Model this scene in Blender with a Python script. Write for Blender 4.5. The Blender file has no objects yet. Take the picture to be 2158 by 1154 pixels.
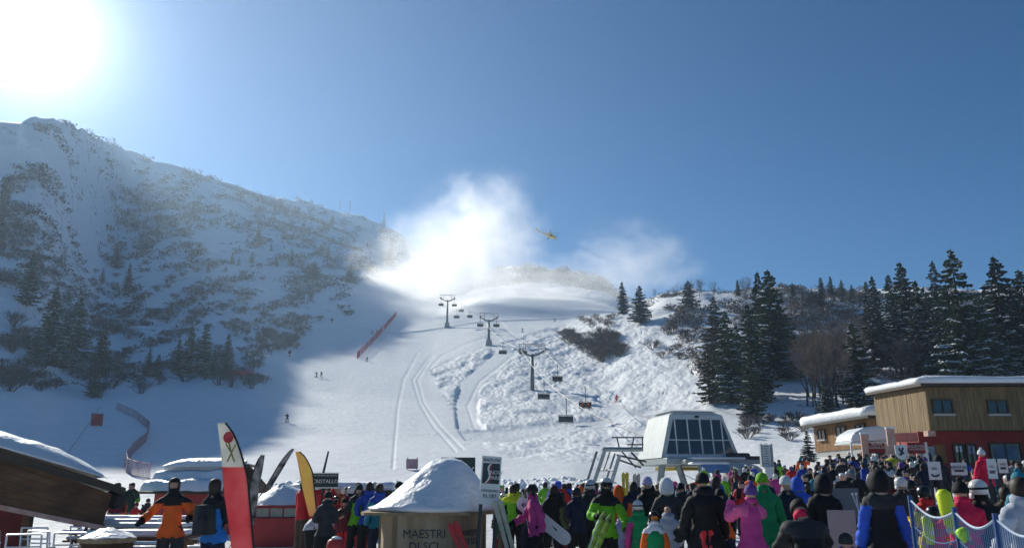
import bpy, bmesh, math, random
import numpy as np
from mathutils import Vector, Matrix, noise as mnoise
R = math.radians
scene = bpy.context.scene
COL = scene.collection
rnd = random.Random(7)

# ------------------------------------------------------------------ camera
CAM_Z = 1.68
PITCH = 14.8
FPX = 1661.0          # focal length in pixels of the 2158 px wide photograph
cam_data = bpy.data.cameras.new('camera')
cam_data.sensor_width = 36.0
cam_data.lens = 36.0 * FPX / 2158.0
cam_data.clip_start = 0.1
cam_data.clip_end = 9000
cam = bpy.data.objects.new('camera', cam_data)
COL.objects.link(cam)
cam.location = (0, 0, CAM_Z)
cam.rotation_euler = (R(90 + PITCH), 0, 0)
scene.camera = cam

# ------------------------------------------------------------------ sky, sun, exposure
SUN_AZ, SUN_EL = -34.6, 27.35       # azimuth clockwise from +Y, elevation
sun_dir = Vector((math.sin(R(SUN_AZ)) * math.cos(R(SUN_EL)), math.cos(R(SUN_AZ)) * math.cos(R(SUN_EL)), math.sin(R(SUN_EL))))
world = bpy.data.worlds.new('World')
scene.world = world
world.use_nodes = True
wn, wl = world.node_tree.nodes, world.node_tree.links
wn.clear()
w_out = wn.new('ShaderNodeOutputWorld')
w_bg = wn.new('ShaderNodeBackground')
w_sky = wn.new('ShaderNodeTexSky')
w_sky.sky_type = 'NISHITA'
w_sky.sun_disc = False
w_sky.sun_elevation = R(SUN_EL)
w_sky.sun_rotation = R(SUN_AZ)
w_sky.altitude = 1500
w_sky.air_density = 1.0
w_sky.dust_density = 0.3
w_sky.ozone_density = 5.0
w_bg.inputs['Strength'].default_value = 0.060
w_hs = wn.new('ShaderNodeHueSaturation'); w_hs.inputs['Saturation'].default_value = 1.55
wl.new(w_sky.outputs[0], w_hs.inputs['Color']); wl.new(w_hs.outputs[0], w_bg.inputs['Color'])
# the aureole: forward scattered light in the air round the sun
w_tc = wn.new('ShaderNodeTexCoord')
w_dot = wn.new('ShaderNodeVectorMath'); w_dot.operation = 'DOT_PRODUCT'
w_nrm = wn.new('ShaderNodeVectorMath'); w_nrm.operation = 'NORMALIZE'
wl.new(w_tc.outputs['Generated'], w_nrm.inputs[0])
wl.new(w_nrm.outputs[0], w_dot.inputs[0])
w_dot.inputs[1].default_value = sun_dir
def wmath(op, a, b=None):
    n = wn.new('ShaderNodeMath'); n.operation = op
    for i, v in enumerate((a, b)):
        if v is None: continue
        if isinstance(v, (int, float)): n.inputs[i].default_value = v
        else: wl.new(v, n.inputs[i])
    return n.outputs[0]
w_ang = wmath('ARCCOSINE', wmath('MINIMUM', w_dot.outputs['Value'], 0.99999))
w_a1 = wmath('MULTIPLY', wmath('EXPONENT', wmath('MULTIPLY', w_ang, -1 / R(2.1))), 3.6)
w_a2 = wmath('MULTIPLY', wmath('EXPONENT', wmath('MULTIPLY', w_ang, -1 / R(11))), 0.28)
w_glow = wn.new('ShaderNodeBackground')
w_glow.inputs['Color'].default_value = (0.88, 0.95, 1.0, 1)
wl.new(wmath('ADD', w_a1, w_a2), w_glow.inputs['Strength'])
w_add = wn.new('ShaderNodeAddShader')
wl.new(w_bg.outputs[0], w_add.inputs[0]); wl.new(w_glow.outputs[0], w_add.inputs[1])
wl.new(w_add.outputs[0], w_out.inputs['Surface'])

sun_data = bpy.data.lights.new('sun', 'SUN')
sun_data.energy = 5.0
sun_data.angle = R(0.5)
sun_data.color = (1.0, 0.965, 0.86)
sun = bpy.data.objects.new('sun', sun_data)
COL.objects.link(sun)
sun.rotation_euler = (-sun_dir).to_track_quat('-Z', 'Y').to_euler()
vs = scene.view_settings
scene.display_settings.display_device = 'sRGB'
vs.view_transform = 'Standard'; vs.look = 'None'; vs.gamma = 1.0; vs.use_curve_mapping = False
vs.exposure = 0.15
scene.render.engine = 'CYCLES'
scene.cycles.use_denoising = True
scene.cycles.max_bounces = 12
scene.cycles.volume_bounces = 10
scene.cycles.transparent_max_bounces = 12
scene.cycles.sample_clamp_indirect = 6.0

# ------------------------------------------------------------------ projection helpers
cp, sp = math.cos(R(PITCH)), math.sin(R(PITCH))
def ray(px, py):
    """direction of the line of sight through a pixel of the photograph"""
    a = (px - 1079.0) / FPX; b = (577.0 - py) / FPX
    return (a, cp - b * sp, sp + b * cp)
def at_r(px, py, r):
    """point on that line of sight at horizontal range r"""
    d = ray(px, py); h = math.hypot(d[0], d[1])
    return Vector((d[0] / h * r, d[1] / h * r, CAM_Z + d[2] / h * r))
def pix(p):
    """pixel of a world point"""
    x, y, z = p[0], p[1], p[2] - CAM_Z
    f = y * cp + z * sp; u = -y * sp + z * cp
    return (1079.0 + FPX * x / f, 577.0 - FPX * u / f)

# ------------------------------------------------------------------ object helpers
def link(o, parent=None):
    COL.objects.link(o)
    if parent is not None: o.parent = parent
    return o
def tag(o, label=None, cat=None, group=None, kind=None):
    if label: o['label'] = label
    if cat: o['category'] = cat
    if group: o['group'] = group
    if kind: o['kind'] = kind
    return o
def empty(name, loc=(0, 0, 0), rz=0.0, label=None, cat=None, group=None):
    o = bpy.data.objects.new(name, None); o.empty_display_size = 0.3
    o.location = loc; o.rotation_euler = (0, 0, rz)
    link(o); return tag(o, label, cat, group)
def mesh_from(name, verts, faces, mats=None, midx=None, smooth=False):
    me = bpy.data.meshes.new(name)
    me.from_pydata([tuple(v) for v in verts], [], [tuple(f) for f in faces])
    if mats:
        for m in (mats if isinstance(mats, (list, tuple)) else [mats]): me.materials.append(m)
    if midx is not None: me.polygons.foreach_set('material_index', np.array(midx, dtype=np.int32))
    if smooth: me.polygons.foreach_set('use_smooth', np.ones(len(me.polygons), dtype=bool))
    me.update(); return me
def obj(name, me, parent=None, loc=None, rot=None):
    o = bpy.data.objects.new(name, me); link(o, parent)
    if loc is not None: o.location = loc
    if rot is not None: o.rotation_euler = rot
    return o
def copy_tree(o, parent=None):
    c = o.copy(); COL.objects.link(c); c.parent = parent
    for ch in list(o.children): copy_tree(ch, c)
    return c

class MB:
    """collects shapes of one part and links them as one mesh object"""
    def __init__(s): s.v = []; s.f = []; s.m = []; s.mi = 0
    def add(s, vs, fs):
        n = len(s.v); s.v += [tuple(v) for v in vs]; s.f += [tuple(i + n for i in f) for f in fs]; s.m += [s.mi] * len(fs); return s
    def box(s, c, d, rz=0, M=None, taper=1.0):
        x, y, z = d[0] / 2, d[1] / 2, d[2] / 2
        vs = [Vector((sx * x * (taper if sz > 0 else 1), sy * y * (taper if sz > 0 else 1), sz * z)) for sz in (-1, 1) for sy in (-1, 1) for sx in (-1, 1)]
        rm = M if M is not None else Matrix.Rotation(rz, 3, 'Z')
        vs = [rm @ v + Vector(c) for v in vs]
        return s.add(vs, [(0, 2, 3, 1), (4, 5, 7, 6), (0, 1, 5, 4), (2, 6, 7, 3), (0, 4, 6, 2), (1, 3, 7, 5)])
    def tube(s, pts, r, n=6, cap=True):
        pts = [Vector(p) for p in pts]; rs = r if isinstance(r, (list, tuple)) else [r] * len(pts)
        vs, fs = [], []; up = Vector((0, 0, 1))
        for i, p in enumerate(pts):
            t = (pts[min(i + 1, len(pts) - 1)] - pts[max(i - 1, 0)]).normalized()
            a = t.cross(up)
            if a.length < 1e-3: a = t.cross(Vector((1, 0, 0)))
            a.normalize(); b = t.cross(a)
            for k in range(n):
                w = 2 * math.pi * k / n
                vs.append(p + (a * math.cos(w) + b * math.sin(w)) * rs[i])
        for i in range(len(pts) - 1):
            for k in range(n):
                fs.append((i * n + k, i * n + (k + 1) % n, (i + 1) * n + (k + 1) % n, (i + 1) * n + k))
        if cap: fs.append(tuple(range(n - 1, -1, -1))); fs.append(tuple(range((len(pts) - 1) * n, len(pts) * n)))
        return s.add(vs, fs)
    def lathe(s, prof, c=(0, 0, 0), n=16, sx=1, sy=1, M=None):
        vs = []; fs = []
        for (r, z) in prof:
            for k in range(n):
                w = 2 * math.pi * k / n
                v = Vector((r * math.cos(w) * sx, r * math.sin(w) * sy, z))
                if M is not None: v = M @ v
                vs.append(v + Vector(c))
        for i in range(len(prof) - 1):
            for k in range(n): fs.append((i * n + k, i * n + (k + 1) % n, (i + 1) * n + (k + 1) % n, (i + 1) * n + k))
        fs.append(tuple(range(n - 1, -1, -1))); fs.append(tuple(range((len(prof) - 1) * n, len(prof) * n)))
        return s.add(vs, fs)
    def prism(s, poly, axis_from, axis_to):
        """poly: list of 3D points; extruded by vector axis_to-axis_from"""
        d = Vector(axis_to) - Vector(axis_from); n = len(poly)
        a = [Vector(p) for p in poly]; b = [p + d for p in a]
        fs = [tuple(range(n - 1, -1, -1)), tuple(range(n, 2 * n))] + [(i, (i + 1) % n, n + (i + 1) % n, n + i) for i in range(n)]
        return s.add(a + b, fs)
    def build(s, name, mat=None, parent=None, smooth=False, loc=None, rot=None, bevel=0):
        me = mesh_from(name, s.v, s.f, mat, s.m if isinstance(mat, (list, tuple)) else None, smooth)
        o = obj(name, me, parent, loc, rot)
        if bevel:
            b = o.modifiers.new('bevel', 'BEVEL'); b.width = bevel; b.segments = 1; b.limit_method = 'ANGLE'
        return o

# ------------------------------------------------------------------ materials
MATS = {}
def new_mat(name):
    m = bpy.data.materials.new(name); m.use_nodes = True
    return m, m.node_tree.nodes, m.node_tree.links, m.node_tree.nodes['Principled BSDF']
def mat(name, col, rough=0.6, metal=0.0, var=0.0, scale=6.0, bump=0.0, bscale=40.0, stretch=None, spec=0.4, col2=None, contrast=(0.35, 0.65), objvar=0.0):
    if name in MATS: return MATS[name]
    m, n, l, p = new_mat(name)
    p.inputs['Roughness'].default_value = rough; p.inputs['Metallic'].default_value = metal
    p.inputs['Specular IOR Level'].default_value = spec
    p.inputs['Base Color'].default_value = (*col, 1)
    tc = n.new('ShaderNodeTexCoord'); mp = n.new('ShaderNodeMapping'); l.new(tc.outputs['Object'], mp.inputs[0])
    if stretch: mp.inputs['Scale'].default_value = stretch
    if var > 0 or col2:
        t = n.new('ShaderNodeTexNoise'); t.inputs['Scale'].default_value = scale; t.inputs['Detail'].default_value = 6
        l.new(mp.outputs[0], t.inputs['Vector'])
        cr = n.new('ShaderNodeValToRGB'); l.new(t.outputs['Fac'], cr.inputs[0])
        cr.color_ramp.elements[0].position = contrast[0]; cr.color_ramp.elements[1].position = contrast[1]
        a = col; b = col2 if col2 else tuple(min(1, c * (1 + var)) for c in col)
        if not col2: a = tuple(c * (1 - var) for c in col)
        cr.color_ramp.elements[0].color = (*a, 1); cr.color_ramp.elements[1].color = (*b, 1)
        out = cr.outputs[0]
        if objvar:
            oi = n.new('ShaderNodeObjectInfo'); hs = n.new('ShaderNodeHueSaturation')
            mr = n.new('ShaderNodeMapRange'); l.new(oi.outputs['Random'], mr.inputs[0])
            mr.inputs['To Min'].default_value = 1 - objvar; mr.inputs['To Max'].default_value = 1 + objvar
            l.new(mr.outputs[0], hs.inputs['Value']); l.new(out, hs.inputs['Color']); out = hs.outputs[0]
        l.new(out, p.inputs['Base Color'])
    if bump > 0:
        t = n.new('ShaderNodeTexNoise'); t.inputs['Scale'].default_value = bscale; t.inputs['Detail'].default_value = 4
        l.new(mp.outputs[0], t.inputs['Vector'])
        b = n.new('ShaderNodeBump'); b.inputs['Strength'].default_value = bump; b.inputs['Distance'].default_value = 0.02
        l.new(t.outputs['Fac'], b.inputs['Height']); l.new(b.outputs[0], p.inputs['Normal'])
    MATS[name] = m; return m

def snow_material():
    m, n, l, p = new_mat('snow')
    p.inputs['Roughness'].default_value = 0.45
    p.inputs['Specular IOR Level'].default_value = 0.35
    p.inputs['Sheen Weight'].default_value = 0.25; p.inputs['Sheen Roughness'].default_value = 0.6
    tc = n.new('ShaderNodeTexCoord')
    t1 = n.new('ShaderNodeTexNoise'); t1.inputs['Scale'].default_value = 0.35; t1.inputs['Detail'].default_value = 8
    t2 = n.new('ShaderNodeTexNoise'); t2.inputs['Scale'].default_value = 3.0; t2.inputs['Detail'].default_value = 5
    l.new(tc.outputs['Object'], t1.inputs['Vector']); l.new(tc.outputs['Object'], t2.inputs['Vector'])
    cr = n.new('ShaderNodeValToRGB'); l.new(t1.outputs['Fac'], cr.inputs[0])
    cr.color_ramp.elements[0].position = 0.3; cr.color_ramp.elements[1].position = 0.7
    cr.color_ramp.elements[0].color = (0.74, 0.77, 0.80, 1); cr.color_ramp.elements[1].color = (0.86, 0.87, 0.87, 1)
    l.new(cr.outputs[0], p.inputs['Base Color'])
    ad = n.new('ShaderNodeMath'); ad.operation = 'MULTIPLY_ADD'; l.new(t1.outputs['Fac'], ad.inputs[0]); ad.inputs[1].default_value = 2.5; l.new(t2.outputs['Fac'], ad.inputs[2])
    b = n.new('ShaderNodeBump'); b.inputs['Strength'].default_value = 0.6; b.inputs['Distance'].default_value = 0.12
    l.new(ad.outputs[0], b.inputs['Height']); l.new(b.outputs[0], p.inputs['Normal'])
    return m
SNOW = snow_material()
MATS['snow'] = SNOW
# ------------------------------------------------------------------ terrain
nrs = np.random.RandomState(11)
_perm = nrs.permutation(4096).astype(np.int64)
_gv = nrs.rand(4096)
def vnoise(x, y, seed=0):
    xi = np.floor(x).astype(np.int64); yi = np.floor(y).astype(np.int64)
    fx = x - xi; fy = y - yi
    fx = fx * fx * fx * (fx * (fx * 6 - 15) + 10); fy = fy * fy * fy * (fy * (fy * 6 - 15) + 10)
    def h(a, b): return _gv[(_perm[(a + seed * 131) & 4095] + b) & 4095]
    return (h(xi, yi) * (1 - fx) + h(xi + 1, yi) * fx) * (1 - fy) + (h(xi, yi + 1) * (1 - fx) + h(xi + 1, yi + 1) * fx) * fy
def fbm(x, y, o=4, seed=0, gain=0.5):
    s = 0; a = 1; t = 0
    for i in range(o):
        s = s + a * (vnoise(x * 2 ** i + 17.3 * i, y * 2 ** i - 9.1 * i, seed + i) - 0.5); t += a; a *= gain
    return s / t * 2
# columns of the photograph: (range, pixel row) of the ground along them
TC = {
 -400: [(66,1000),(110,890),(150,810),(195,680),(240,500),(280,340),(325,165)],
 0:    [(66,1005),(110,895),(160,808),(210,690),(262,520),(305,370),(348,211)],
 66:   [(66,1008),(115,895),(170,812),(225,700),(285,540),(335,390),(378,233)],
 90:   [(68,1010),(120,893),(180,815),(240,705),(318,540),(375,400),(412,242)],
 118:  [(70,1010),(127,892),(190,815),(255,702),(355,535),(415,398),(455,251)],
 146:  [(70,1010),(132,890),(198,815),(268,700),(390,530),(470,392),(515,259)],
 170:  [(70,1010),(135,890),(200,815),(290,700),(485,530),(610,390),(655,269)],
 215:  [(70,1010),(135,893),(200,814),(300,698),(510,533),(645,396),(690,285)],
 300:  [(70,1010),(135,898),(202,810),(295,695),(465,538),(610,410),(675,316)],
 400:  [(70,1010),(135,905),(205,805),(290,690),(460,545),(600,430),(664,352)],
 520:  [(70,1010),(128,920),(198,805),(300,690),(460,560),(620,460),(712,392)],
 620:  [(70,1010),(125,920),(195,825),(275,740),(400,620),(620,500),(850,422)],
 740:  [(70,1010),(120,920),(190,830),(270,750),(390,640),(640,525),(845,452)],
 830:  [(70,1010),(115,925),(180,840),(250,765),(350,685),(650,570),(890,482)],
 900:  [(70,1008),(115,925),(175,845),(240,770),(330,690),(640,625),(980,560)],
 1000: [(70,1005),(115,925),(170,845),(230,755),(300,690),(420,640),(900,572)],
 1100: [(70,1005),(115,925),(172,826),(225,745),(290,690),(430,640),(900,556)],
 1200: [(70,1000),(110,930),(160,840),(210,755),(275,690),(430,645),(900,562)],
 1280: [(70,1010),(104,940),(148,855),(200,750),(240,668),(430,652),(900,590)],
 1330: [(70,1014),(100,930),(140,850),(190,740),(235,660),(430,657),(900,640)],
 1400: [(72,1018),(98,935),(132,855),(175,745),(220,662),(265,622),(700,640)],
 1500: [(72,1018),(92,930),(120,850),(165,750),(210,670),(260,606),(700,650)],
 1600: [(68,1012),(85,935),(115,868),(150,790),(200,690),(260,606),(700,650)],
 1800: [(58,1000),(82,940),(110,880),(150,790),(200,700),(255,608),(700,650)],
 2158: [(58,1000),(82,950),(110,890),(150,780),(200,690),(240,612),(700,640)],
 2600: [(58,1000),(82,950),(110,890),(150,780),(200,690),(240,612),(700,640)],
}
NR = 620
r_grid = np.concatenate([np.linspace(1.0, 50, 60, endpoint=False), np.linspace(50, 320, 360, endpoint=False), np.geomspace(320, 1500, 200)])
def column_profile(ctrl_rz):
    rr = [p[0] for p in ctrl_rz]; zz = [p[1] for p in ctrl_rz]
    return np.interp(r_grid, rr, zz)
az_keys, ctrls = [], []
for px in sorted(TC):
    c = [(1.0, 0.0), (34.0 if px < 1500 else (28.0 if px < 1650 else 20.0), 0.0)]
    for (r, y) in TC[px]:
        p = at_r(px, y, r); c.append((r, p.z))
    d = ray(px, 900)
    last = c[-1]; c.append((last[0] * 1.3, last[1] * 0.82)); c.append((1600.0, last[1] * 0.45))
    az_keys.append(math.degrees(math.atan2(d[0], d[1]))); ctrls.append(c)
K = len(ctrls[0])
# behind and beside the camera the same valley goes on
left_c, right_c = ctrls[0], ctrls[-1]
flat = [(1.0, 0), (34, 0), (70, 0.5), (130, -4), (190, -9), (270, -14), (380, -20), (480, -26), (600, -34), (780, -40), (1600, -60)]
az_keys = [-180, -110] + [-60] + az_keys + [60, 110, 180]
ctrls = [flat, flat] + [left_c] + ctrls + [right_c, flat, flat]
az_keys = np.array(az_keys); CR = np.array([[p[0] for p in c] for c in ctrls]); CZ = np.array([[p[1] for p in c] for c in ctrls])
az_dense = np.degrees(np.arctan((np.linspace(-90, 2250, 900) - 1079) / (FPX / cp * 1.0)))
az_all = np.concatenate([np.linspace(-180, az_dense[0], 40, endpoint=False), az_dense, np.linspace(az_dense[-1], 180, 41)[1:]])
def smooth1(a, n, axis):
    k = np.hanning(n + 2)[1:-1]; k /= k.sum()
    pad = n // 2
    pw = [(0, 0), (0, 0)]; pw[axis] = (pad, pad)
    b = np.pad(a, pw, mode='edge')
    return np.apply_along_axis(lambda v: np.convolve(v, k, mode='valid'), axis, b)
crs = np.stack([np.interp(az_all, az_keys, CR[:, k]) for k in range(K)], 1)
cts = np.stack([np.interp(az_all, az_keys, (CZ[:, k] - CAM_Z) / CR[:, k]) for k in range(K)], 1)
crs = smooth1(crs, 35, 0); czs = smooth1(cts, 21, 0) * crs + CAM_Z
Z = np.stack([np.interp(r_grid, crs[i], czs[i]) for i in range(len(az_all))], 0)
Z = smooth1(Z, 15, 1)
A = np.radians(az_all)[:, None] + 0 * r_grid[None, :]
RR = r_grid[None, :] + 0 * A
X = np.sin(A) * RR; Y = np.cos(A) * RR
def project(X, Y, Zz):
    z = Zz - CAM_Z; f = Y * cp + z * sp; u = -Y * sp + z * cp
    f = np.where(f > 0.1, f, 0.1)
    return 1079 + FPX * X / f, 577 - FPX * u / f
PX, PY = project(X, Y, Z)
def poly_mask(poly, PX, PY, soft=10):
    inside = np.zeros(PX.shape, bool); n = len(poly); dist = np.full(PX.shape, 1e9)
    for i in range(n):
        x1, y1 = poly[i]; x2, y2 = poly[(i + 1) % n]
        c = ((y1 > PY) != (y2 > PY)) & (PX < (x2 - x1) * (PY - y1) / (y2 - y1 + 1e-9) + x1)
        inside ^= c
        t = np.clip(((PX - x1) * (x2 - x1) + (PY - y1) * (y2 - y1)) / ((x2 - x1) ** 2 + (y2 - y1) ** 2), 0, 1)
        dist = np.minimum(dist, np.hypot(PX - x1 - t * (x2 - x1), PY - y1 - t * (y2 - y1)))
    return np.where(inside, np.clip(dist / soft, 0, 1), 0)
FRONT = (Y > 20)
# the chopped-up, skied out snow and the bulldozed track through it
mogul = poly_mask([(900,775),(985,738),(1100,700),(1190,678),(1290,665),(1380,690),(1470,760),(1500,850),(1480,880),(1350,968),(1240,978),(1080,968),(985,930)], PX, PY) * FRONT * (RR > 60) * (RR < 330)
track = poly_mask([(1040,735),(1110,738),(1060,770),(1015,820),(1010,880),(1030,905),(960,905),(955,850),(965,800)], PX, PY, 6) * FRONT * (RR > 60)
track = np.maximum(track, poly_mask([(960,905),(1240,880),(1400,850),(1400,862),(1250,900),(1060,935),(980,930)], PX, PY, 6) * FRONT * (RR > 60) * 0.7)
rough_l = poly_mask([(-2000,820),(150,822),(440,800),(540,775),(630,720),(700,660),(760,610),(850,585),(870,480),(870,300),(300,100),(-2000,-1500)], PX, PY, 12) * FRONT * (RR > 120)
rough_r = poly_mask([(1290,640),(1400,680),(1500,860),(1620,905),(1700,930),(1750,1010),(4200,1010),(4200,100),(1290,200)], PX, PY, 12) * FRONT * (RR > 70)
rough_far = (np.clip((RR - 460) / 100, 0, 1)) * FRONT
m1 = fbm(X / 5.0, Y / 7.0, 3, 3); m2 = fbm(X / 0.85 + Y / 3.6 + m1 * 2.4, Y / 2.3 - X / 4.0 - m1 * 1.8, 3, 9, 0.4)
ridge = 1 - np.abs(m2) * 2.4
groom = 0.10 * fbm(X / 9, Y / 40, 2, 20)
MG = mogul * (1 - track)
Zt = Z.copy()
Zt += MG * (0.55 * m1 + 0.18 * ridge - 0.12) * np.clip(RR / 130, 0.5, 1.6)
Zt -= track * 0.5
Zt += (1 - MG) * groom * np.clip((RR - 40) / 50, 0, 1)
UA = A * RR; VA = np.where(RR > 150, RR * .55 + Z * 1.3, RR)
n1 = fbm(UA / 60, VA / 60, 5, 30, 0.55); n2 = fbm(UA / 15, VA / 15, 4, 40, 0.5)
rl = np.maximum(rough_l, rough_r)
slope = np.abs(np.gradient(Z, axis=1) / np.gradient(RR, axis=1)) + np.abs(np.gradient(Z, axis=0) / np.maximum(np.abs(np.gradient(A, axis=0)) * RR, .02)) * .5
fold = 1 / (1 + 3.2 * slope ** 2)
Zt += fold * rl * (n2 * 2.8 + n1 * 5.0 * np.clip(RR / 400, 0, 1.2)) * np.clip(RR / 240, 0.35, 1.4)
Zt += rough_far * (n1 * 9 + n2 * 4) * (1 - rl) * 0.8
# terraces (snow barriers) across the upper right of the mountain
zz = poly_mask([(470,370),(860,500),(850,560),(700,560),(430,440)], PX, PY, 25) * FRONT * (RR > 400)
ter = (PY - (PX - 500) * 0.42 - 395) / 34.0
Zt -= zz * 5.5 * np.clip(1 - np.abs((ter % 1.0) - 0.5) * 6, 0, 1) * 0.9
# trampled snow round the camera
near = np.clip((75 - RR) / 20, 0, 1)
Zt += near * (0.05 * fbm(X / 0.9, Y / 0.9, 4, 60) + 0.06 * fbm(X / 6, Y / 6, 2, 61))
# ruts of snow machines on the groomed piste
RUTS = [[(880,745),(850,800),(838,860),(832,930),(828,985)], [(905,752),(870,800),(885,850),(915,900),(960,950)], [(912,750),(880,800),(893,848),(930,900),(975,945)],
        [(1040,705),(980,725),(930,750),(900,780)], [(1085,742),(1010,800),(985,850),(1000,895)], [(1098,742),(1028,800),(1003,850),(1020,895)]]
for rut in RUTS:
    d = np.full(PX.shape, 1e9)
    for (x1, y1), (x2, y2) in zip(rut[:-1], rut[1:]):
        t = np.clip(((PX - x1) * (x2 - x1) + (PY - y1) * (y2 - y1)) / ((x2 - x1) ** 2 + (y2 - y1) ** 2), 0, 1)
        d = np.minimum(d, np.hypot(PX - x1 - t * (x2 - x1), PY - y1 - t * (y2 - y1)))
    Zt -= FRONT * (RR > 60) * (RR < 330) * 0.12 * np.exp(-(d / 2.4) ** 2)
na, nr = X.shape
verts = np.stack([X, Y, Zt], -1).reshape(-1, 3)
ii = np.arange(na * nr).reshape(na, nr)
quads = np.stack([ii[:-1, :-1], ii[1:, :-1], ii[1:, 1:], ii[:-1, 1:]], -1).reshape(-1, 4)
quads = quads[:, ::-1]
me = bpy.data.meshes.new('snowy_ground')
me.vertices.add(len(verts)); me.vertices.foreach_set('co', verts.ravel().astype(np.float32))
me.loops.add(quads.size); me.loops.foreach_set('vertex_index', quads.ravel().astype(np.int32))
me.polygons.add(len(quads)); me.polygons.foreach_set('loop_start', np.arange(0, quads.size, 4, dtype=np.int32))
me.polygons.foreach_set('use_smooth', np.ones(len(quads), bool))
me.update(); me.validate()
veg = me.attributes.new('vegetation', 'FLOAT', 'POINT')
veg.data.foreach_set('value', np.maximum(rl, rough_far * 0.8).ravel().astype(np.float32))
tr = me.attributes.new('rutted', 'FLOAT', 'POINT')
tr.data.foreach_set('value', near.ravel().astype(np.float32))

def ground_material():
    m, n, l, p = new_mat('snow_and_scrub')
    p.inputs['Roughness'].default_value = 0.75; p.inputs['Specular IOR Level'].default_value = 0.12
    p.inputs['Sheen Weight'].default_value = 0.1; p.inputs['Sheen Roughness'].default_value = 0.6
    tc = n.new('ShaderNodeTexCoord')
    def noise(s, d, r=0.55, sc=None):
        t = n.new('ShaderNodeTexNoise'); t.inputs['Scale'].default_value = s; t.inputs['Detail'].default_value = d; t.inputs['Roughness'].default_value = r
        l.new(tc.outputs['Object'], t.inputs['Vector']); return t.outputs['Fac']
    big = noise(0.11, 9, 0.7); fine = noise(1.6, 6, 0.6); mid = noise(0.45, 5); 
    cs = n.new('ShaderNodeValToRGB'); l.new(mid, cs.inputs[0])
    cs.color_ramp.elements[0].position = 0.3; cs.color_ramp.elements[1].position = 0.7
    cs.color_ramp.elements[0].color = (0.76, 0.79, 0.82, 1); cs.color_ramp.elements[1].color = (0.86, 0.875, 0.88, 1)
    av = n.new('ShaderNodeAttribute'); av.attribute_name = 'vegetation'
    cv = n.new('ShaderNodeValToRGB'); l.new(big, cv.inputs[0])
    cv.color_ramp.elements[0].position = 0.585; cv.color_ramp.elements[1].position = 0.66
    cv.color_ramp.elements[0].color = (0, 0, 0, 1); cv.color_ramp.elements[1].color = (1, 1, 1, 1)
    mu = n.new('ShaderNodeMath'); mu.operation = 'MULTIPLY'; l.new(cv.outputs[0], mu.inputs[0]); l.new(av.outputs['Fac'], mu.inputs[1])
    sc = n.new('ShaderNodeValToRGB'); l.new(fine, sc.inputs[0])
    sc.color_ramp.elements[0].position = 0.35; sc.color_ramp.elements[1].position = 0.7
    sc.color_ramp.elements[0].color = (0.07, 0.055, 0.045, 1); sc.color_ramp.elements[1].color = (0.20, 0.17, 0.16, 1)
    mx = n.new('ShaderNodeMix'); mx.data_type = 'RGBA'; l.new(mu.outputs[0], mx.inputs[0]); l.new(cs.outputs[0], mx.inputs[6]); l.new(sc.outputs[0], mx.inputs[7])
    # trampled, slightly dirty snow near the lift
    at = n.new('ShaderNodeAttribute'); at.attribute_name = 'rutted'
    nd = noise(2.2, 6, 0.65); cd = n.new('ShaderNodeValToRGB'); l.new(nd, cd.inputs[0])
    cd.color_ramp.elements[0].position = 0.45; cd.color_ramp.elements[1].position = 0.62
    cd.color_ramp.elements[0].color = (1, 1, 1, 1); cd.color_ramp.elements[1].color = (0.80, 0.79, 0.77, 1)
    md = n.new('ShaderNodeMix'); md.data_type = 'RGBA'; md.blend_type = 'MULTIPLY'; l.new(at.outputs['Fac'], md.inputs[0]); l.new(mx.outputs[2], md.inputs[6]); l.new(cd.outputs[0], md.inputs[7])
    l.new(md.outputs[2], p.inputs['Base Color'])
    b1 = n.new('ShaderNodeBump'); b1.inputs['Strength'].default_value = 0.7; b1.inputs['Distance'].default_value = 0.35; l.new(noise(0.8, 8, 0.65), b1.inputs['Height'])
    l.new(b1.outputs[0], p.inputs['Normal'])
    return m
me.materials.append(ground_material())
ground = obj('snowy_ground', me); tag(ground, kind='structure')
GX, GY, GZ = X, Y, Zt
def ground_z(x, y):
    r = math.hypot(x, y); a = math.degrees(math.atan2(x, y))
    i = int(np.clip(np.searchsorted(az_all, a) - 1, 0, na - 2)); j = int(np.clip(np.searchsorted(r_grid, r) - 1, 0, nr - 2))
    u = (a - az_all[i]) / (az_all[i + 1] - az_all[i]); v = min(1, max(0, (r - r_grid[j]) / (r_grid[j + 1] - r_grid[j])))
    return float((Zt[i, j] * (1 - u) + Zt[i + 1, j] * u) * (1 - v) + (Zt[i, j + 1] * (1 - u) + Zt[i + 1, j + 1] * u) * v)
def on_ground(px, py, rmin=20.0, rmax=1400.0):
    """first point where the line of sight meets the ground"""
    d = ray(px, py); h = math.hypot(d[0], d[1]); ux, uy, uz = d[0] / h, d[1] / h, d[2] / h
    r = rmin
    while r < rmax:
        z = CAM_Z + uz * r
        if z <= ground_z(ux * r, uy * r): break
        r += max(0.25, r * 0.004)
    else: return None
    return Vector((ux * r, uy * r, ground_z(ux * r, uy * r)))
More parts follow.
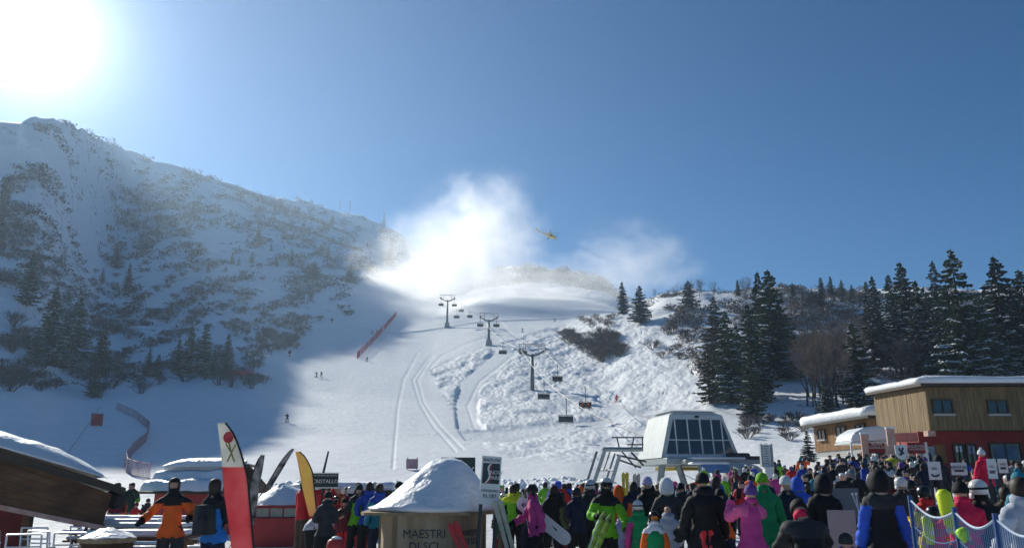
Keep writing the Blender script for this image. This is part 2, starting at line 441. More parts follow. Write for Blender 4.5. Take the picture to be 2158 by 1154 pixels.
# ------------------------------------------------------------------ air: haze and wind-blown snow dust
def haze_box():
    mb = MB(); lo = float(Zt.min()) - 1.0; hi = float(Zt.max()) + 45
    mb.box((0, 0, (lo + hi) / 2), (3400, 3400, hi - lo))
    m = bpy.data.materials.new('haze'); m.use_nodes = True; n, l = m.node_tree.nodes, m.node_tree.links
    n.clear(); out = n.new('ShaderNodeOutputMaterial'); v = n.new('ShaderNodeVolumePrincipled')
    v.inputs['Color'].default_value = (0.58, 0.78, 1.0, 1); v.inputs['Density'].default_value = 0.00024; v.inputs['Anisotropy'].default_value = 0.55
    l.new(v.outputs[0], out.inputs['Volume'])
    o = mb.build('haze', m); tag(o, kind='stuff'); return o
haze_box()
def dust(name, c, size, dens, thr, scale, seed, label, tilt=0.0, bias=1.9, low=0.0):
    """a plume of snow dust: a lumpy closed hull holding a noisy volume"""
    bm = bmesh.new(); bmesh.ops.create_icosphere(bm, subdivisions=3, radius=1.0)
    for v in bm.verts: v.co *= 1.0 + 0.05 * mnoise.noise(v.co * 1.5 + Vector((seed, 0, 0)))
    me = bpy.data.meshes.new(name); bm.to_mesh(me); bm.free()
    m = bpy.data.materials.new(name); m.use_nodes = True; n, l = m.node_tree.nodes, m.node_tree.links; n.clear()
    out = n.new('ShaderNodeOutputMaterial'); v = n.new('ShaderNodeVolumePrincipled'); l.new(v.outputs[0], out.inputs['Volume'])
    v.inputs['Color'].default_value = (1, 1, 1, 1); v.inputs['Anisotropy'].default_value = 0.6
    tc = n.new('ShaderNodeTexCoord'); mp = n.new('ShaderNodeMapping'); l.new(tc.outputs['Object'], mp.inputs[0])
    mp.inputs['Location'].default_value = (seed * 3.1, seed, 0)
    t = n.new('ShaderNodeTexNoise'); t.inputs['Scale'].default_value = scale; t.inputs['Detail'].default_value = 5; t.inputs['Roughness'].default_value = 0.55; t.inputs['Distortion'].default_value = 0.4
    l.new(mp.outputs[0], t.inputs['Vector'])
    ln = n.new('ShaderNodeVectorMath'); ln.operation = 'LENGTH'; l.new(tc.outputs['Object'], ln.inputs[0])
    def M(op, a, b=None, c3=None, clamp=False):
        k = n.new('ShaderNodeMath'); k.operation = op; k.use_clamp = clamp
        for i, q in enumerate((a, b, c3)):
            if q is None: continue
            if isinstance(q, (int, float)): k.inputs[i].default_value = q
            else: l.new(q, k.inputs[i])
        return k.outputs[0]
    fall = M('SUBTRACT', 1.0, ln.outputs['Value'])                       # 1 in the middle, 0 at the hull
    d = M('ADD', M('MULTIPLY', t.outputs['Fac'], bias), M('MULTIPLY', fall, 1.1))
    d = M('SUBTRACT', d, thr, clamp=True)
    d = M('MULTIPLY', M('MULTIPLY', d, d), dens)
    edge = M('MULTIPLY', fall, 6.0, clamp=True)
    l.new(M('MULTIPLY', d, edge), v.inputs['Density'])
    me.materials.append(m)
    o = obj(name, me); o.location = c; o.scale = size; o.rotation_euler = (0, tilt, 0)
    tag(o, label, 'snow dust', None, 'stuff'); return o
dust('snow_dust_cloud', at_r(950, 580, 440), (70, 50, 56), 0.062, 1.12, 2.8, 1.0, 'dense bright cloud of snow dust whirled up left of the hovering helicopter')
dust('snow_dust_cloud', at_r(1015, 490, 450), (50, 36, 50), 0.055, 1.04, 2.8, 4.0, 'thin upper plume of the bright snow dust cloud')
dust('snow_dust_cloud', at_r(835, 600, 425), (30, 24, 18), 0.11, 1.05, 2.2, 6.0, 'snow dust drifting left over the shaded rim')
dust('snow_dust_cloud', at_r(1325, 560, 460), (54, 40, 34), 0.026, 1.04, 2.8, 9.0, 'faint drifting snow dust right of the helicopter')
dust('snow_dust_cloud', at_r(1130, 610, 470), (84, 44, 26), 0.03, 1.0, 3.0, 12.0, 'low veil of snow dust over the top of the piste')
dust('snow_dust_cloud', at_r(930, 655, 350), (30, 20, 13), 0.035, 1.0, 2.4, 15.0, 'low snow dust spilling down past the farthest pylon')
# ------------------------------------------------------------------ vegetation
M_NEEDLE = mat('needles', (0.018, 0.034, 0.016), 0.75, var=0.5, scale=1.2, col2=(0.05, 0.075, 0.03), objvar=0.25)
M_NEEDLE2 = mat('needles_dull', (0.045, 0.05, 0.035), 0.8, col2=(0.09, 0.085, 0.055), scale=1.0, objvar=0.25)
M_BARK = mat('bark', (0.07, 0.05, 0.035), 0.9, var=0.3, scale=9, bump=0.5)
M_TWIG = mat('bare_twigs', (0.10, 0.07, 0.052), 0.85, col2=(0.24, 0.18, 0.14), scale=0.8, objvar=0.3)
M_TWIG2 = mat('grey_twigs', (0.05, 0.042, 0.04), 0.85, col2=(0.15, 0.125, 0.12), scale=0.8, objvar=0.3)

def conifer_meshes(seed, whorls=24, width=0.2, snow=0.25):
    """a 10 m spruce: trunk, needle-clad branches, snow lying on them"""
    g = random.Random(seed); H = 10.0
    T = MB(); T.tube([(0, 0, -0.4), (0.02, 0, H * .3), (0.0, 0.02, H * .65), (0.01, 0.01, H * .985)], [0.17, 0.13, 0.08, 0.012], 6)
    V, F, SV, SF = [], [], [], []
    def tri(VV, FF, a, b, c):
        n = len(VV); VV.extend((tuple(a), tuple(b), tuple(c))); FF.append((n, n + 1, n + 2))
    for w in range(whorls):
        f = min(.985, max(0, (w + g.uniform(-.3, .3)) / whorls)); z = H * (0.05 + 0.94 * f ** 0.92)
        rad = H * width * (1 - f) ** 0.85 * (1 if f > .1 else .8) + 0.12
        nb = max(4, int(9 - 3 * f)); a0 = g.uniform(0, 6.28)
        for b in range(nb):
            a = a0 + b * 6.283 / nb + g.uniform(-.25, .25); L = rad * g.uniform(0.5, 1.22); z = H * (0.05 + 0.94 * min(.985, max(0, f + g.uniform(-.6, .6) / whorls)) ** 0.92)
            if g.random() < .06: L *= 1.25
            ca, sa = math.cos(a), math.sin(a); droop = g.uniform(.25, .5); has_snow = g.random() < snow * (1.5 - f)
            ns = max(3, int(L / .22))
            for s in range(ns):
                t = (s + .6) / ns; d = L * t; zz = z - droop * d * (1 - .35 * t) + .12 * L * t * t
                wid = L * .30 * (1 - t * .7) + .07
                for side in (-1, 1):
                    sw = wid * g.uniform(.6, 1.2); out = L / ns * g.uniform(.8, 1.7)
                    px_, py_ = ca * d, sa * d
                    tip = (px_ + ca * out - sa * side * sw, py_ + sa * out + ca * side * sw, zz - g.uniform(.08, .34) * sw - .05)
                    base1 = (px_ - ca * .05, py_ - sa * .05, zz + .04)
                    base2 = (px_ + ca * out * .9, py_ + sa * out * .9, zz - g.uniform(.0, .14))
                    tri(V, F, base1, base2, tip)
                    tri(V, F, base1, (px_ + ca * out * .4 - sa * side * sw * .4, py_ + sa * out * .4 + ca * side * sw * .4, zz - g.uniform(.15, .34)), tip)
                    if has_snow and t > .25 and g.random() < .75:
                        up = .055
                        q = [Vector(base1) + Vector((0, 0, up)), Vector(base2) + Vector((0, 0, up)), Vector(tip).lerp(Vector(base2), .3) + Vector((0, 0, up * 1.3))]
                        tri(SV, SF, *q)
                        top = (q[0] + q[1] + q[2]) / 3 + Vector((0, 0, .07))
                        tri(SV, SF, q[0], q[1], top); tri(SV, SF, q[1], q[2], top); tri(SV, SF, q[2], q[0], top)
    for k in range(3):
        a = k * 2.1; tri(V, F, (0, 0, H * 1.0), (math.cos(a) * .12, math.sin(a) * .12, H * .93), (math.cos(a + 1.5) * .12, math.sin(a + 1.5) * .12, H * .93))
    return T, (V, F), (SV, SF)

def make_conifer(seed, needle, **kw):
    T, (V, F), (SV, SF) = conifer_meshes(seed, **kw)
    root = empty('spruce_tree', (0, 0, -500))
    T.build('trunk', M_BARK, root)
    obj('crown', mesh_from('crown', V, F, needle), root)
    if SV: obj('branch_snow', mesh_from('branch_snow', SV, SF, SNOW), root)
    return root

def bare_plant(seed, kind='tree', H=6.0, thick=1.0):
    """leafless crown: stems that fork into fine twigs"""
    g = random.Random(seed); T = MB(); W = MB()
    def seg(mb, a, b, ra, rb, n=3):
        mb.tube([a, b], [ra, rb], n, cap=False)
    def grow(p, d, L, r, depth):
        q = p + d * L
        seg(T if depth >= 3 else W, p, q, r, r * .7, 4 if depth >= 3 else 3)
        if depth == 0:
            for k in range(3):
                e = (d + Vector((g.uniform(-.6, .6), g.uniform(-.6, .6), g.uniform(-.2, .5)))).normalized()
                seg(W, p.lerp(q, g.uniform(.2, 1)), q + e * L * g.uniform(.4, .9), r * .6, r * .25)
            return
        n = g.choice((2, 3, 3)) if depth > 1 else 4
        for k in range(n):
            e = (d + Vector((g.uniform(-.7, .7), g.uniform(-.7, .7), g.uniform(-.15, .45)))).normalized()
            grow(p.lerp(q, g.uniform(.55, 1.0) if k else 1.0), e, L * g.uniform(.6, .85), r * .62, depth - 1)
    if kind == 'tree':
        for k in range(2):
            grow(Vector((g.uniform(-.25, .25), g.uniform(-.25, .25), -.2)), Vector((g.uniform(-.15, .15), g.uniform(-.15, .15), 1)).normalized(), H * .3, .06 * thick, 4)
    else:
        for k in range(16):
            a = g.uniform(0, 6.28); s = g.uniform(.15, .9)
            grow(Vector((math.cos(a) * .35 * s, math.sin(a) * .35 * s, -.15)), Vector((math.cos(a) * s, math.sin(a) * s, 1.0)).normalized(), H * .36, .028 * thick, 2)
    return T, W

def make_bare(name, seed, m, kind, H, thick=1.0):
    T, W = bare_plant(seed, kind, H, thick)
    root = empty(name, (0, 0, -500))
    if T.v: T.build('trunk', m if kind != 'tree' else M_BARK, root)
    W.build('twigs', m, root)
    return root

CONIFERS = [make_conifer(1, M_NEEDLE, whorls=30, width=.19, snow=.35), make_conifer(2, M_NEEDLE, whorls=26, width=.24, snow=.55), make_conifer(3, M_NEEDLE, whorls=28, width=.2, snow=.22),
            make_conifer(4, M_NEEDLE2, whorls=18, width=.27, snow=.3), make_conifer(5, M_NEEDLE2, whorls=22, width=.2, snow=.05)]
SMALLCON = [make_conifer(8, M_NEEDLE2, whorls=11, width=.2, snow=.12), make_conifer(9, M_NEEDLE2, whorls=9, width=.33, snow=.3)]
TREES = [make_bare('bare_tree', 21, M_TWIG, 'tree', 6.0, 1.3), make_bare('bare_tree', 22, M_TWIG2, 'tree', 6.0, 1.3), make_bare('bare_tree', 23, M_TWIG, 'tree', 6.0, 1.2)]
SHRUBS = [make_bare('bare_shrub', 31, M_TWIG, 'shrub', 2.4, 1.4), make_bare('bare_shrub', 32, M_TWIG2, 'shrub', 2.2, 1.5), make_bare('bare_shrub', 33, M_TWIG2, 'shrub', 2.6, 1.2)]
PROTOS = CONIFERS + SMALLCON + TREES + SHRUBS
def plant(proto, base, h, label, cat, group, protoh, wide=1.0, rz=None):
    o = copy_tree(proto)
    s = h / protoh; o.scale = (s * wide, s * wide, s); o.location = base; o.rotation_euler = (0, 0, rnd.uniform(0, 6.28) if rz is None else rz)
    tag(o, label, cat, group); return o

def conifer_at(px, top, base, label, group, k=0, wide=1.0, small=False, r=None):
    p = on_ground(px, base, 55) if r is None else at_r(px, base, r)
    if p is None: p = at_r(px, base, 250); p.z = ground_z(p.x, p.y)
    rr = math.hypot(p.x, p.y); h = at_r(px, top, rr).z - p.z
    return plant((SMALLCON if small else CONIFERS)[k], p, h, label, 'spruce tree', group, 10.0, wide)
G_R = 'spruces on the hillside right of the piste'; G_L = 'spruces on the shaded mountain'
conifer_at(1313, 592, 662, 'slender dark spruce at the left end of the right hill, against the snow dust', G_R, 2)
conifer_at(1350, 600, 682, 'broad dark spruce just right of the slender one at the end of the hill', G_R, 1, 1.25)
conifer_at(1452, 588, 650, 'wide dark bushy spruce on the crest between the bare trees', G_R, 3, 1.5)
conifer_at(1556, 588, 624, 'small single pointed spruce on the crest among bare trees', G_R, 2, 1.0)
conifer_at(1497, 720, 850, 'dull snow-flecked spruce at the left edge of the tall dark clump', G_R, 4, 1.2)
conifer_at(1541, 650, 852, 'tall snow-striped spruce second from left in the dark clump above the lift station', G_R, 1, .95)
conifer_at(1590, 636, 845, 'tall dark spruce in the middle of the clump above the lift station', G_R, 0, 1.05)
conifer_at(1612, 568, 780, 'thin dark spruce whose tip rises above the crest, left of a pair', G_R, 2, .8)
conifer_at(1637, 563, 800, 'tallest spruce of the clump above the lift station, right of the pair of tips', G_R, 0, 1.15)
conifer_at(1655, 640, 800, 'dense dark spruce at the right edge of the clump above the lift station', G_R, 1, 1.1)
conifer_at(1588, 715, 882, 'front spruce standing lowest in the clump above the lift station', G_R, 2, 1.0)
conifer_at(1532, 760, 848, 'young snow-laden spruce at the foot of the dark clump', G_R, 1, 1.3)
conifer_at(1733, 582, 628, 'dark spruce on the skyline, left one of three in a row', G_R, 2, 1.1)
conifer_at(1753, 580, 626, 'dark spruce on the skyline, middle one of three in a row', G_R, 2, 1.0)
conifer_at(1776, 588, 626, 'dark spruce on the skyline, right one of three in a row', G_R, 1, 1.1)
conifer_at(1672, 594, 626, 'little spruce on the skyline right of the tall clump', G_R, 2, 1.0)
conifer_at(1797, 598, 630, 'little dark spruce on the skyline, last before the big wood', G_R, 2, 1.0)
conifer_at(1836, 590, 700, 'spruce at the left edge of the big wood behind the chalet', G_R, 2, .9)
conifer_at(1853, 577, 720, 'slim spruce with a thin tip, second in the big wood behind the chalet', G_R, 0, .85)
conifer_at(1890, 574, 730, 'slim spruce between two tall ones in the big wood', G_R, 2, .95)
conifer_at(1921, 546, 750, 'tall round-tipped spruce in the big wood behind the chalet', G_R, 0, 1.1)
conifer_at(1950, 585, 770, 'dense spruce right of the round-tipped one in the big wood', G_R, 1, .9)
conifer_at(1988, 543, 720, 'greyish tall spruce with a flat twin tip in the big wood', G_R, 4, 1.0)
conifer_at(2045, 515, 815, 'tallest spruce of all, above the middle of the chalet roof', G_R, 1, 1.0)
conifer_at(2092, 620, 812, 'snow-laden spruce right beside the tallest one above the chalet roof', G_R, 1, 1.25)
conifer_at(2135, 530, 800, 'tall dark spruce at the right edge of the picture', G_R, 0, 1.1)
conifer_at(2185, 560, 800, 'dark spruce cut by the right edge of the picture', G_R, 1, 1.2)
conifer_at(2010, 690, 805, 'low snow-laden spruce directly behind the chalet roof', G_R, 1, 1.4)
conifer_at(2140, 690, 808, 'low broad snowy spruce behind the right end of the chalet roof', G_R, 1, 1.5)
conifer_at(1815, 676, 862, 'snow-laden spruce standing left of the upper chalet floor', G_R, 1, 1.05)
conifer_at(1745, 802, 885, 'young very snowy spruce above the lower chalet roof', G_R, 1, 1.35)
conifer_at(1865, 650, 770, 'dark low spruce in front of the left part of the big wood', G_R, 2, 1.1)
conifer_at(1706, 905, 975, 'small dark spruce beside the left wall of the lower chalet', G_R, 1, 1.1, r=68)
L = [(55,525,645,0,1.0,'dark spruce highest at the left edge of the shaded mountain'),(95,598,775,0,1.0,'tallest spruce in the shaded group at the left edge'),(150,620,775,1,1.0,'snow-flecked spruce right of the tallest in the shaded left group'),
 (125,660,775,1,1.1,'lower spruce between the two tallest of the shaded left group'),(72,690,772,1,1.2,'low spruce at the left foot of the shaded group'),(207,676,792,2,1.0,'slim dark spruce right of the shaded left group'),
 (196,776,838,1,1.3,'small snowy spruce at the mountain foot nearest the piste'),(243,515,565,3,1.3,'brown broad conifer alone on the upper left mountainside'),(268,552,612,4,1.0,'slim brown conifer below right of the broad brown one'),
 (214,560,600,4,1.0,'thin brown conifer below left of the broad brown one'),(660,548,588,3,1.9,'round brown conifer, left of the two standing on the rim above the piste'),(738,553,596,3,1.5,'round dark conifer, right of the two standing on the rim above the piste'),
 (475,700,790,0,1.0,'dark spruce beside the leaning pole at the mountain foot'),(425,678,792,1,.9,'tall spruce in the middle of the mountain-foot row'),(395,684,790,2,1.0,'second tall spruce in the mountain-foot row'),(372,712,786,1,1.1,'low snowy spruce left in the mountain-foot row'),
 (310,728,795,4,1.0,'dull spruce alone left of the mountain-foot row'),(330,745,795,1,1.3,'small snow-covered spruce at the mountain foot'),(448,735,793,1,1.2,'short snowy spruce between two tall ones in the mountain-foot row'),(543,475,522,4,1.3,'brown conifer alone in the middle of the mountainside'),
 (488,530,558,3,1.0,'small conifer, left of two in the middle of the mountainside'),(530,528,555,3,1.1,'small conifer, right of two in the middle of the mountainside'),(691,515,548,3,1.1,'small conifer high above the two round ones'),
 (613,522,562,4,1.1,'thin conifer left of the two round ones on the rim'),(700,452,472,3,1.3,'tiny dark conifer below the antenna masts'),(598,480,506,4,1.2,'thin small conifer between the snow barriers'),(822,515,560,3,1.2,'dark conifer at the edge of the snow dust')]
for px_, top, base, k, w, lab in L:
    conifer_at(px_, top, base, lab, G_L, k, w)
g = random.Random(44)
for i in range(20):
    px_ = g.uniform(1838, 2165); base = g.uniform(725, 800); conifer_at(px_, base - g.uniform(95, 165), base, 'spruce of middling height in the %s of the big wood' % ('left half' if px_ < 2000 else 'right half'), 'middling spruces in the big wood', g.choice((0, 1, 1, 2, 4)), g.uniform(.9, 1.35))
for i in range(9):
    px_ = g.uniform(1485, 1668); base = g.uniform(765, 850); conifer_at(px_, base - g.uniform(80, 150), base, 'spruce of middling height in the dark clump above the lift station', 'middling spruces in the dark clump', g.choice((0, 1, 1, 4)), g.uniform(.9, 1.3))
# ridge and slope conifers too small to tell apart
g = random.Random(5)
for i in range(46):
    px_ = g.uniform(330, 850); ridge_y = np.interp(px_, [330, 400, 520, 620, 740, 850], [330, 355, 396, 425, 455, 490]); py_ = ridge_y + 12 + 200 * g.random() ** 1.2
    if px_ > 700 and py_ > 580: continue
    p = on_ground(px_, py_, 150)
    if p is None: continue
    plant(SMALLCON[g.randrange(2)], p, g.uniform(2.5, 6.5), 'small lone conifer on the snow-specked upper mountainside', 'conifer', 'small conifers scattered over the upper mountainside', 10.0, g.uniform(.9, 1.6))
for i in range(20):
    px_ = g.uniform(1640, 1830); py_ = g.uniform(622, 650)
    p = on_ground(px_, py_, 100)
    if p is None: continue
    plant(SMALLCON[g.randrange(2)], p, g.uniform(2, 4.5), 'small distant conifer near the crest of the right hill', 'conifer', 'small conifers near the crest of the right hill', 10.0, g.uniform(.9, 1.4))
# leafless trees and shrubs
def shrub(px_, py_, h, k, label, group, wide=1.0, tree=False, rmin=60):
    p = on_ground(px_, py_, rmin)
    if p is None: return
    if tree: return plant(TREES[k], p, h, label, 'bare tree', group, 6.0, wide)
    return plant(SHRUBS[k], p, h, label, 'shrub', group, 2.4, wide)
for i in range(56):      # the brown thicket on the knoll beside the lift
    x_ = g.uniform(1192, 1308); shrub(x_, g.uniform(706, 712 + 56 * min(1, (x_ - 1185) / 60)), g.uniform(2.0, 3.8), g.choice((0, 0, 0, 1)), 'brown leafless shrub in the dense thicket on the knoll', 'shrubs in the thicket on the knoll', 1.4)
for i in range(12): shrub(g.uniform(1222, 1300), g.uniform(672, 690), g.uniform(1.5, 2.6), 0, 'brown leafless shrub on top of the knoll above the thicket', 'shrubs on top of the knoll', 1.3)
for i in range(38): shrub(g.uniform(1692, 1806), g.uniform(770, 872), g.uniform(7.5, 12), g.randrange(3), 'tall brown leafless tree left of the snow-laden spruce', 'leafless trees left of the chalet', 1.0, True)
for i in range(14): shrub(g.uniform(1872, 1970), g.uniform(785, 812), g.uniform(5.5, 9), 1, 'pale leafless tree in the gap above the chalet roof', 'pale leafless trees in the gap of the wood', 1.0, True)
for i in range(16): shrub(g.uniform(1380, 1640), g.uniform(612, 632), g.uniform(3.5, 6.5), g.randrange(3), 'leafless tree on the crest among lone spruces', 'leafless trees on the crest', 1.0, True)
for i in range(70): shrub(g.uniform(1375, 1860), g.uniform(625, 800), g.uniform(1.6, 3.4), g.randrange(3), 'leafless shrub on the snowy hillside right of the piste', 'shrubs on the hillside right of the piste', 1.3)
for i in range(16): shrub(g.uniform(1560, 1700), g.uniform(885, 930), g.uniform(.9, 1.8), 1, 'thin leafless shrub in the bright snow behind the lift station', 'shrubs in the snow behind the lift station', 1.4)
for i in range(20): shrub(g.uniform(545, 625), g.uniform(700, 745), g.uniform(2.4, 4.2), 1, 'leafless shrub in the dark thicket at the left rim of the piste', 'shrubs in the thicket at the rim of the piste', 1.3)
for i in range(90): shrub(g.uniform(0, 560), g.uniform(650, 830), g.uniform(2, 4.2), g.choice((1, 2)), 'grey leafless shrub at the foot of the shaded mountain', 'shrubs at the foot of the shaded mountain', 1.3)
for i in range(45): shrub(g.uniform(200, 760), g.uniform(560, 690), g.uniform(2, 4), g.choice((1, 2)), 'grey leafless shrub higher on the shaded mountain', 'shrubs higher on the shaded mountain', 1.3)
for p in PROTOS:      # the plants the copies were made from are not in the picture
    for c in list(p.children): bpy.data.objects.remove(c)
    bpy.data.objects.remove(p)
# the rest of the scrub: one mass of dwarf pine and heather nobody could count
def scrub(name, n, seed, picker, mats_, hmin, hmax):
    g2 = np.random.RandomState(seed); V = []; F = []; off = 0
    for i in range(n):
        pt = picker(g2)
        if pt is None: continue
        s = g2.uniform(hmin, hmax) * min(1.4, max(.45, math.hypot(pt[0], pt[1]) / 420 if hmax > 2 else 1)); k = 22
        a = g2.rand(k) * 6.283; rr = np.sqrt(g2.rand(k)) * s * .95; zz = (1 - (rr / (s * 1.15)) ** 2) * s * .9
        c = np.stack([np.cos(a) * rr, np.sin(a) * rr, zz * g2.uniform(.3, 1, k)], 1) + np.array(pt)
        d1 = g2.normal(0, .2 * s, (k, 3)); d2 = g2.normal(0, .2 * s, (k, 3)); d1[:, 2] = np.abs(d1[:, 2])
        tri = np.stack([c, c + d1, c + d2], 1).reshape(-1, 3); V.append(tri); F.append(np.arange(off, off + 3 * k).reshape(-1, 3)); off += 3 * k
    V = np.concatenate(V); F = np.concatenate(F)
    me2 = bpy.data.meshes.new(name); me2.vertices.add(len(V)); me2.vertices.foreach_set('co', V.ravel().astype(np.float32))
    me2.loops.add(F.size); me2.loops.foreach_set('vertex_index', F.ravel().astype(np.int32)); me2.polygons.add(len(F))
    me2.polygons.foreach_set('loop_start', np.arange(0, F.size, 3, dtype=np.int32)); me2.update(); me2.materials.append(mats_)
    o = obj(name, me2); tag(o, None, None, None, 'stuff'); return o
PYT = project(X, Y, Zt)[1]
def grid_pick(mask, rlo, rhi, power=1.0):
    idx = np.argwhere((mask > .5) & (RR > rlo) & (RR < rhi) & (PX > -60) & (PX < 2220))
    area = np.maximum(0, -np.gradient(PYT, axis=1)) * np.abs(np.gradient(PX, axis=0)); w = area[idx[:, 0], idx[:, 1]]; w = w / w.sum(); pre = np.random.RandomState(9).choice(len(idx), 60000, p=w); idx = idx[pre]
    def f(g2):
        for _ in range(12):
            i, j = idx[g2.randint(len(idx))]
            if vnoise(np.array(UA[i, j] / 8.0), np.array(VA[i, j] / 26.0), 77) + .35 * vnoise(np.array(UA[i, j] / 50.0), np.array(VA[i, j] / 110.0), 79) > .70: return (X[i, j] + g2.uniform(-1, 1), Y[i, j] + g2.uniform(-1, 1), Zt[i, j])
        return None
    return f
s1 = scrub('mountain_scrub', 6000, 3, grid_pick(rough_l, 160, 900), M_TWIG2, 1.0, 3.2); tag(s1, 'grey brown dwarf scrub speckling the shaded mountainside', 'scrub')
s2 = scrub('hillside_scrub', 1700, 4, grid_pick(rough_r * (PY < 800), 90, 300), M_TWIG, .7, 1.6); tag(s2, 'brown dwarf scrub on the snowy hill right of the piste', 'scrub')
s4 = scrub('crest_scrub', 900, 14, grid_pick(rough_r * (PY < 690), 150, 300), M_TWIG, 1.0, 1.9); tag(s4, 'dark brush along the crest of the right hill', 'scrub')
s3 = scrub('far_scrub', 700, 5, grid_pick(rough_far * (PX > 1000) * (PX < 1320), 600, 1000), M_TWIG2, 2.5, 5.0); tag(s3, 'faint scrub on the far hill behind the snow dust', 'scrub')
# ------------------------------------------------------------------ chairlift
M_STEEL = mat('grey_steel', (0.16, 0.18, 0.19), 0.55, 0.3, var=0.2, scale=3)
M_DARKSTEEL = mat('dark_steel', (0.05, 0.055, 0.06), 0.5, 0.4, var=0.2, scale=3)
M_WHITE = mat('white_paint', (0.72, 0.74, 0.72), 0.45, var=0.06, scale=2)
M_GREYW = mat('pale_grey_cladding', (0.50, 0.55, 0.54), 0.5, var=0.08, scale=1.5)
M_GREY = mat('grey_paint', (0.30, 0.34, 0.34), 0.5, var=0.1, scale=2)
M_GLASS = mat('dark_glass', (0.02, 0.028, 0.03), 0.08, spec=0.8)
M_CONC = mat('concrete', (0.32, 0.31, 0.29), 0.9, var=0.15, scale=3, bump=0.4)
M_BLACK = mat('black_fabric', (0.015, 0.016, 0.018), 0.8, var=0.3, scale=8)
M_RED = mat('red_paint', (0.42, 0.035, 0.03), 0.5, var=0.15, scale=3)
M_NAVY = mat('navy_cloth', (0.02, 0.03, 0.07), 0.8, var=0.3, scale=8)

def text_part(name, s, size, m, parent, loc, rot, ext=0.004, align='CENTER', sx=1.0):
    c = bpy.data.curves.new(name, 'FONT'); c.body = s; c.size = size; c.extrude = ext; c.align_x = align; c.align_y = 'CENTER'; c.resolution_u = 2
    tmp = bpy.data.objects.new(name, c); COL.objects.link(tmp)
    bpy.context.view_layer.update()
    me_ = bpy.data.meshes.new_from_object(tmp.evaluated_get(bpy.context.evaluated_depsgraph_get()))
    bpy.data.objects.remove(tmp); bpy.data.curves.remove(c)
    me_.name = name; me_.materials.clear(); me_.materials.append(m)
    o = obj(name, me_, parent, loc, rot); o.scale = (sx, 1, 1); return o

P1 = on_ground(1122, 822, 100); P2 = on_ground(1030, 728, 150); P3 = on_ground(942, 690, 150)
ST = at_r(1452, 965, 66); ST.z = 0
def ztop(p, px_, py_): return at_r(px_, py_, math.hypot(p.x, p.y)).z
pyl = [(P1, ztop(P1, 1122, 745), 'big four-legged arm'), (P2, ztop(P2, 1030, 673), ''), (P3, ztop(P3, 942, 632), '')]
labs = ['nearest lift pylon with wide branching crossarm above the churned snow', 'middle lift pylon with a square concrete foot', 'farthest lift pylon beside the snow dust cloud']
line_dir = Vector((P2.x - ST.x, P2.y - ST.y, 0)).normalized(); perp = Vector((line_dir.y, -line_dir.x, 0))
ROPE = []
for (p, zt, _), lab in zip(pyl, labs):
    h = zt - p.z; root = empty('lift_pylon', p, math.atan2(perp.y, perp.x), lab, 'lift pylon', 'chairlift pylons')
    m_ = MB(); m_.tube([(0, 0, -1), (0, 0, h * .5), (0, 0, h)], [.48, .40, .32], 12); m_.build('mast', M_STEEL, root, True)
    if p is not P1:
        m_ = MB(); m_.box((0, 0, .7), (2.2, 2.2, 2.2), taper=.75); m_.build('concrete_foot', M_CONC, root, bevel=.05)
    m_ = MB(); m_.tube([(-3.1, 0, h + .9), (-1.2, 0, h - .2), (0, 0, h - .5), (1.2, 0, h - .2), (3.1, 0, h + .9)], .24, 6)
    m_.build('crossarm', M_STEEL, root)
    for s in (-1, 1):
        m_ = MB(); m_.box((s * 2.7, 0, h + .55), (.18, 3.6, .22)); m_.build('sheave_frame', M_DARKSTEEL, root)
        for k in range(4):
            w = MB(); w.lathe([(.0, -.06), (.26, -.06), (.26, .06), (0, .06)], n=10, M=Matrix.Rotation(R(90), 3, 'Y'), c=(s * 2.7 + s * .15, -1.5 + k, h + .78)); w.build('sheave_wheel', M_DARKSTEEL, root)
        m_ = MB(); m_.tube([(s * 2.9, 0, h + .8), (s * 2.9, 0, h + 2.1)], .07, 4); m_.tube([(s * 1.5, 0, h + .1), (s * 1.5, 0, h + 2.1)], .06, 4); m_.build('gantry_post', M_STEEL, root)
    m_ = MB(); m_.box((0, 0, h + 2.12), (6.4, .14, .12)); m_.tube([(-2.9, 0, h + .9), (0, 0, h + 2.1), (2.9, 0, h + .9)], .05, 4); m_.build('gantry_beam', M_STEEL, root)
    m_ = MB()
    for s in (-.22, .22): m_.tube([(s, -.62, 0), (s, -.62, h - .4)], .035, 4)
    for k in range(int(h / .45)): m_.box((0, -.62, .4 + k * .45), (.44, .04, .04))
    o = m_.build('ladder', M_DARKSTEEL, root); o['kind'] = 'stuff'
    ROPE.append([Vector((p.x, p.y, 0)) + perp * (s * 2.7) + Vector((0, 0, zt + 1.05)) for s in (-1, 1)])
FARR = at_r(880, 606, 420)
stR = [ST + line_dir * 3 + perp * (s * 2.7) + Vector((0, 0, 5.4)) for s in (-1, 1)]
farR = [FARR + perp * (s * 2.7) for s in (-1, 1)]
cables = []
for s in (0, 1):
    pts = [stR[s]] + [q[s] for q in ROPE] + [farR[s]]; full = []
    for a, b in zip(pts[:-1], pts[1:]):
        L_ = (b - a).length
        for k in range(12):
            t = k / 12; full.append(a.lerp(b, t) - Vector((0, 0, 4 * L_ * .022 * t * (1 - t))))
    full.append(pts[-1]); cables.append(full)
    m_ = MB(); m_.tube(full, .055, 4); o = m_.build('lift_cable', M_DARKSTEEL)
    tag(o, 'thin steel haul rope of the chairlift on the %s side of the pylons' % ('left' if s == 0 else 'right'), 'cable', 'haul ropes of the chairlift')

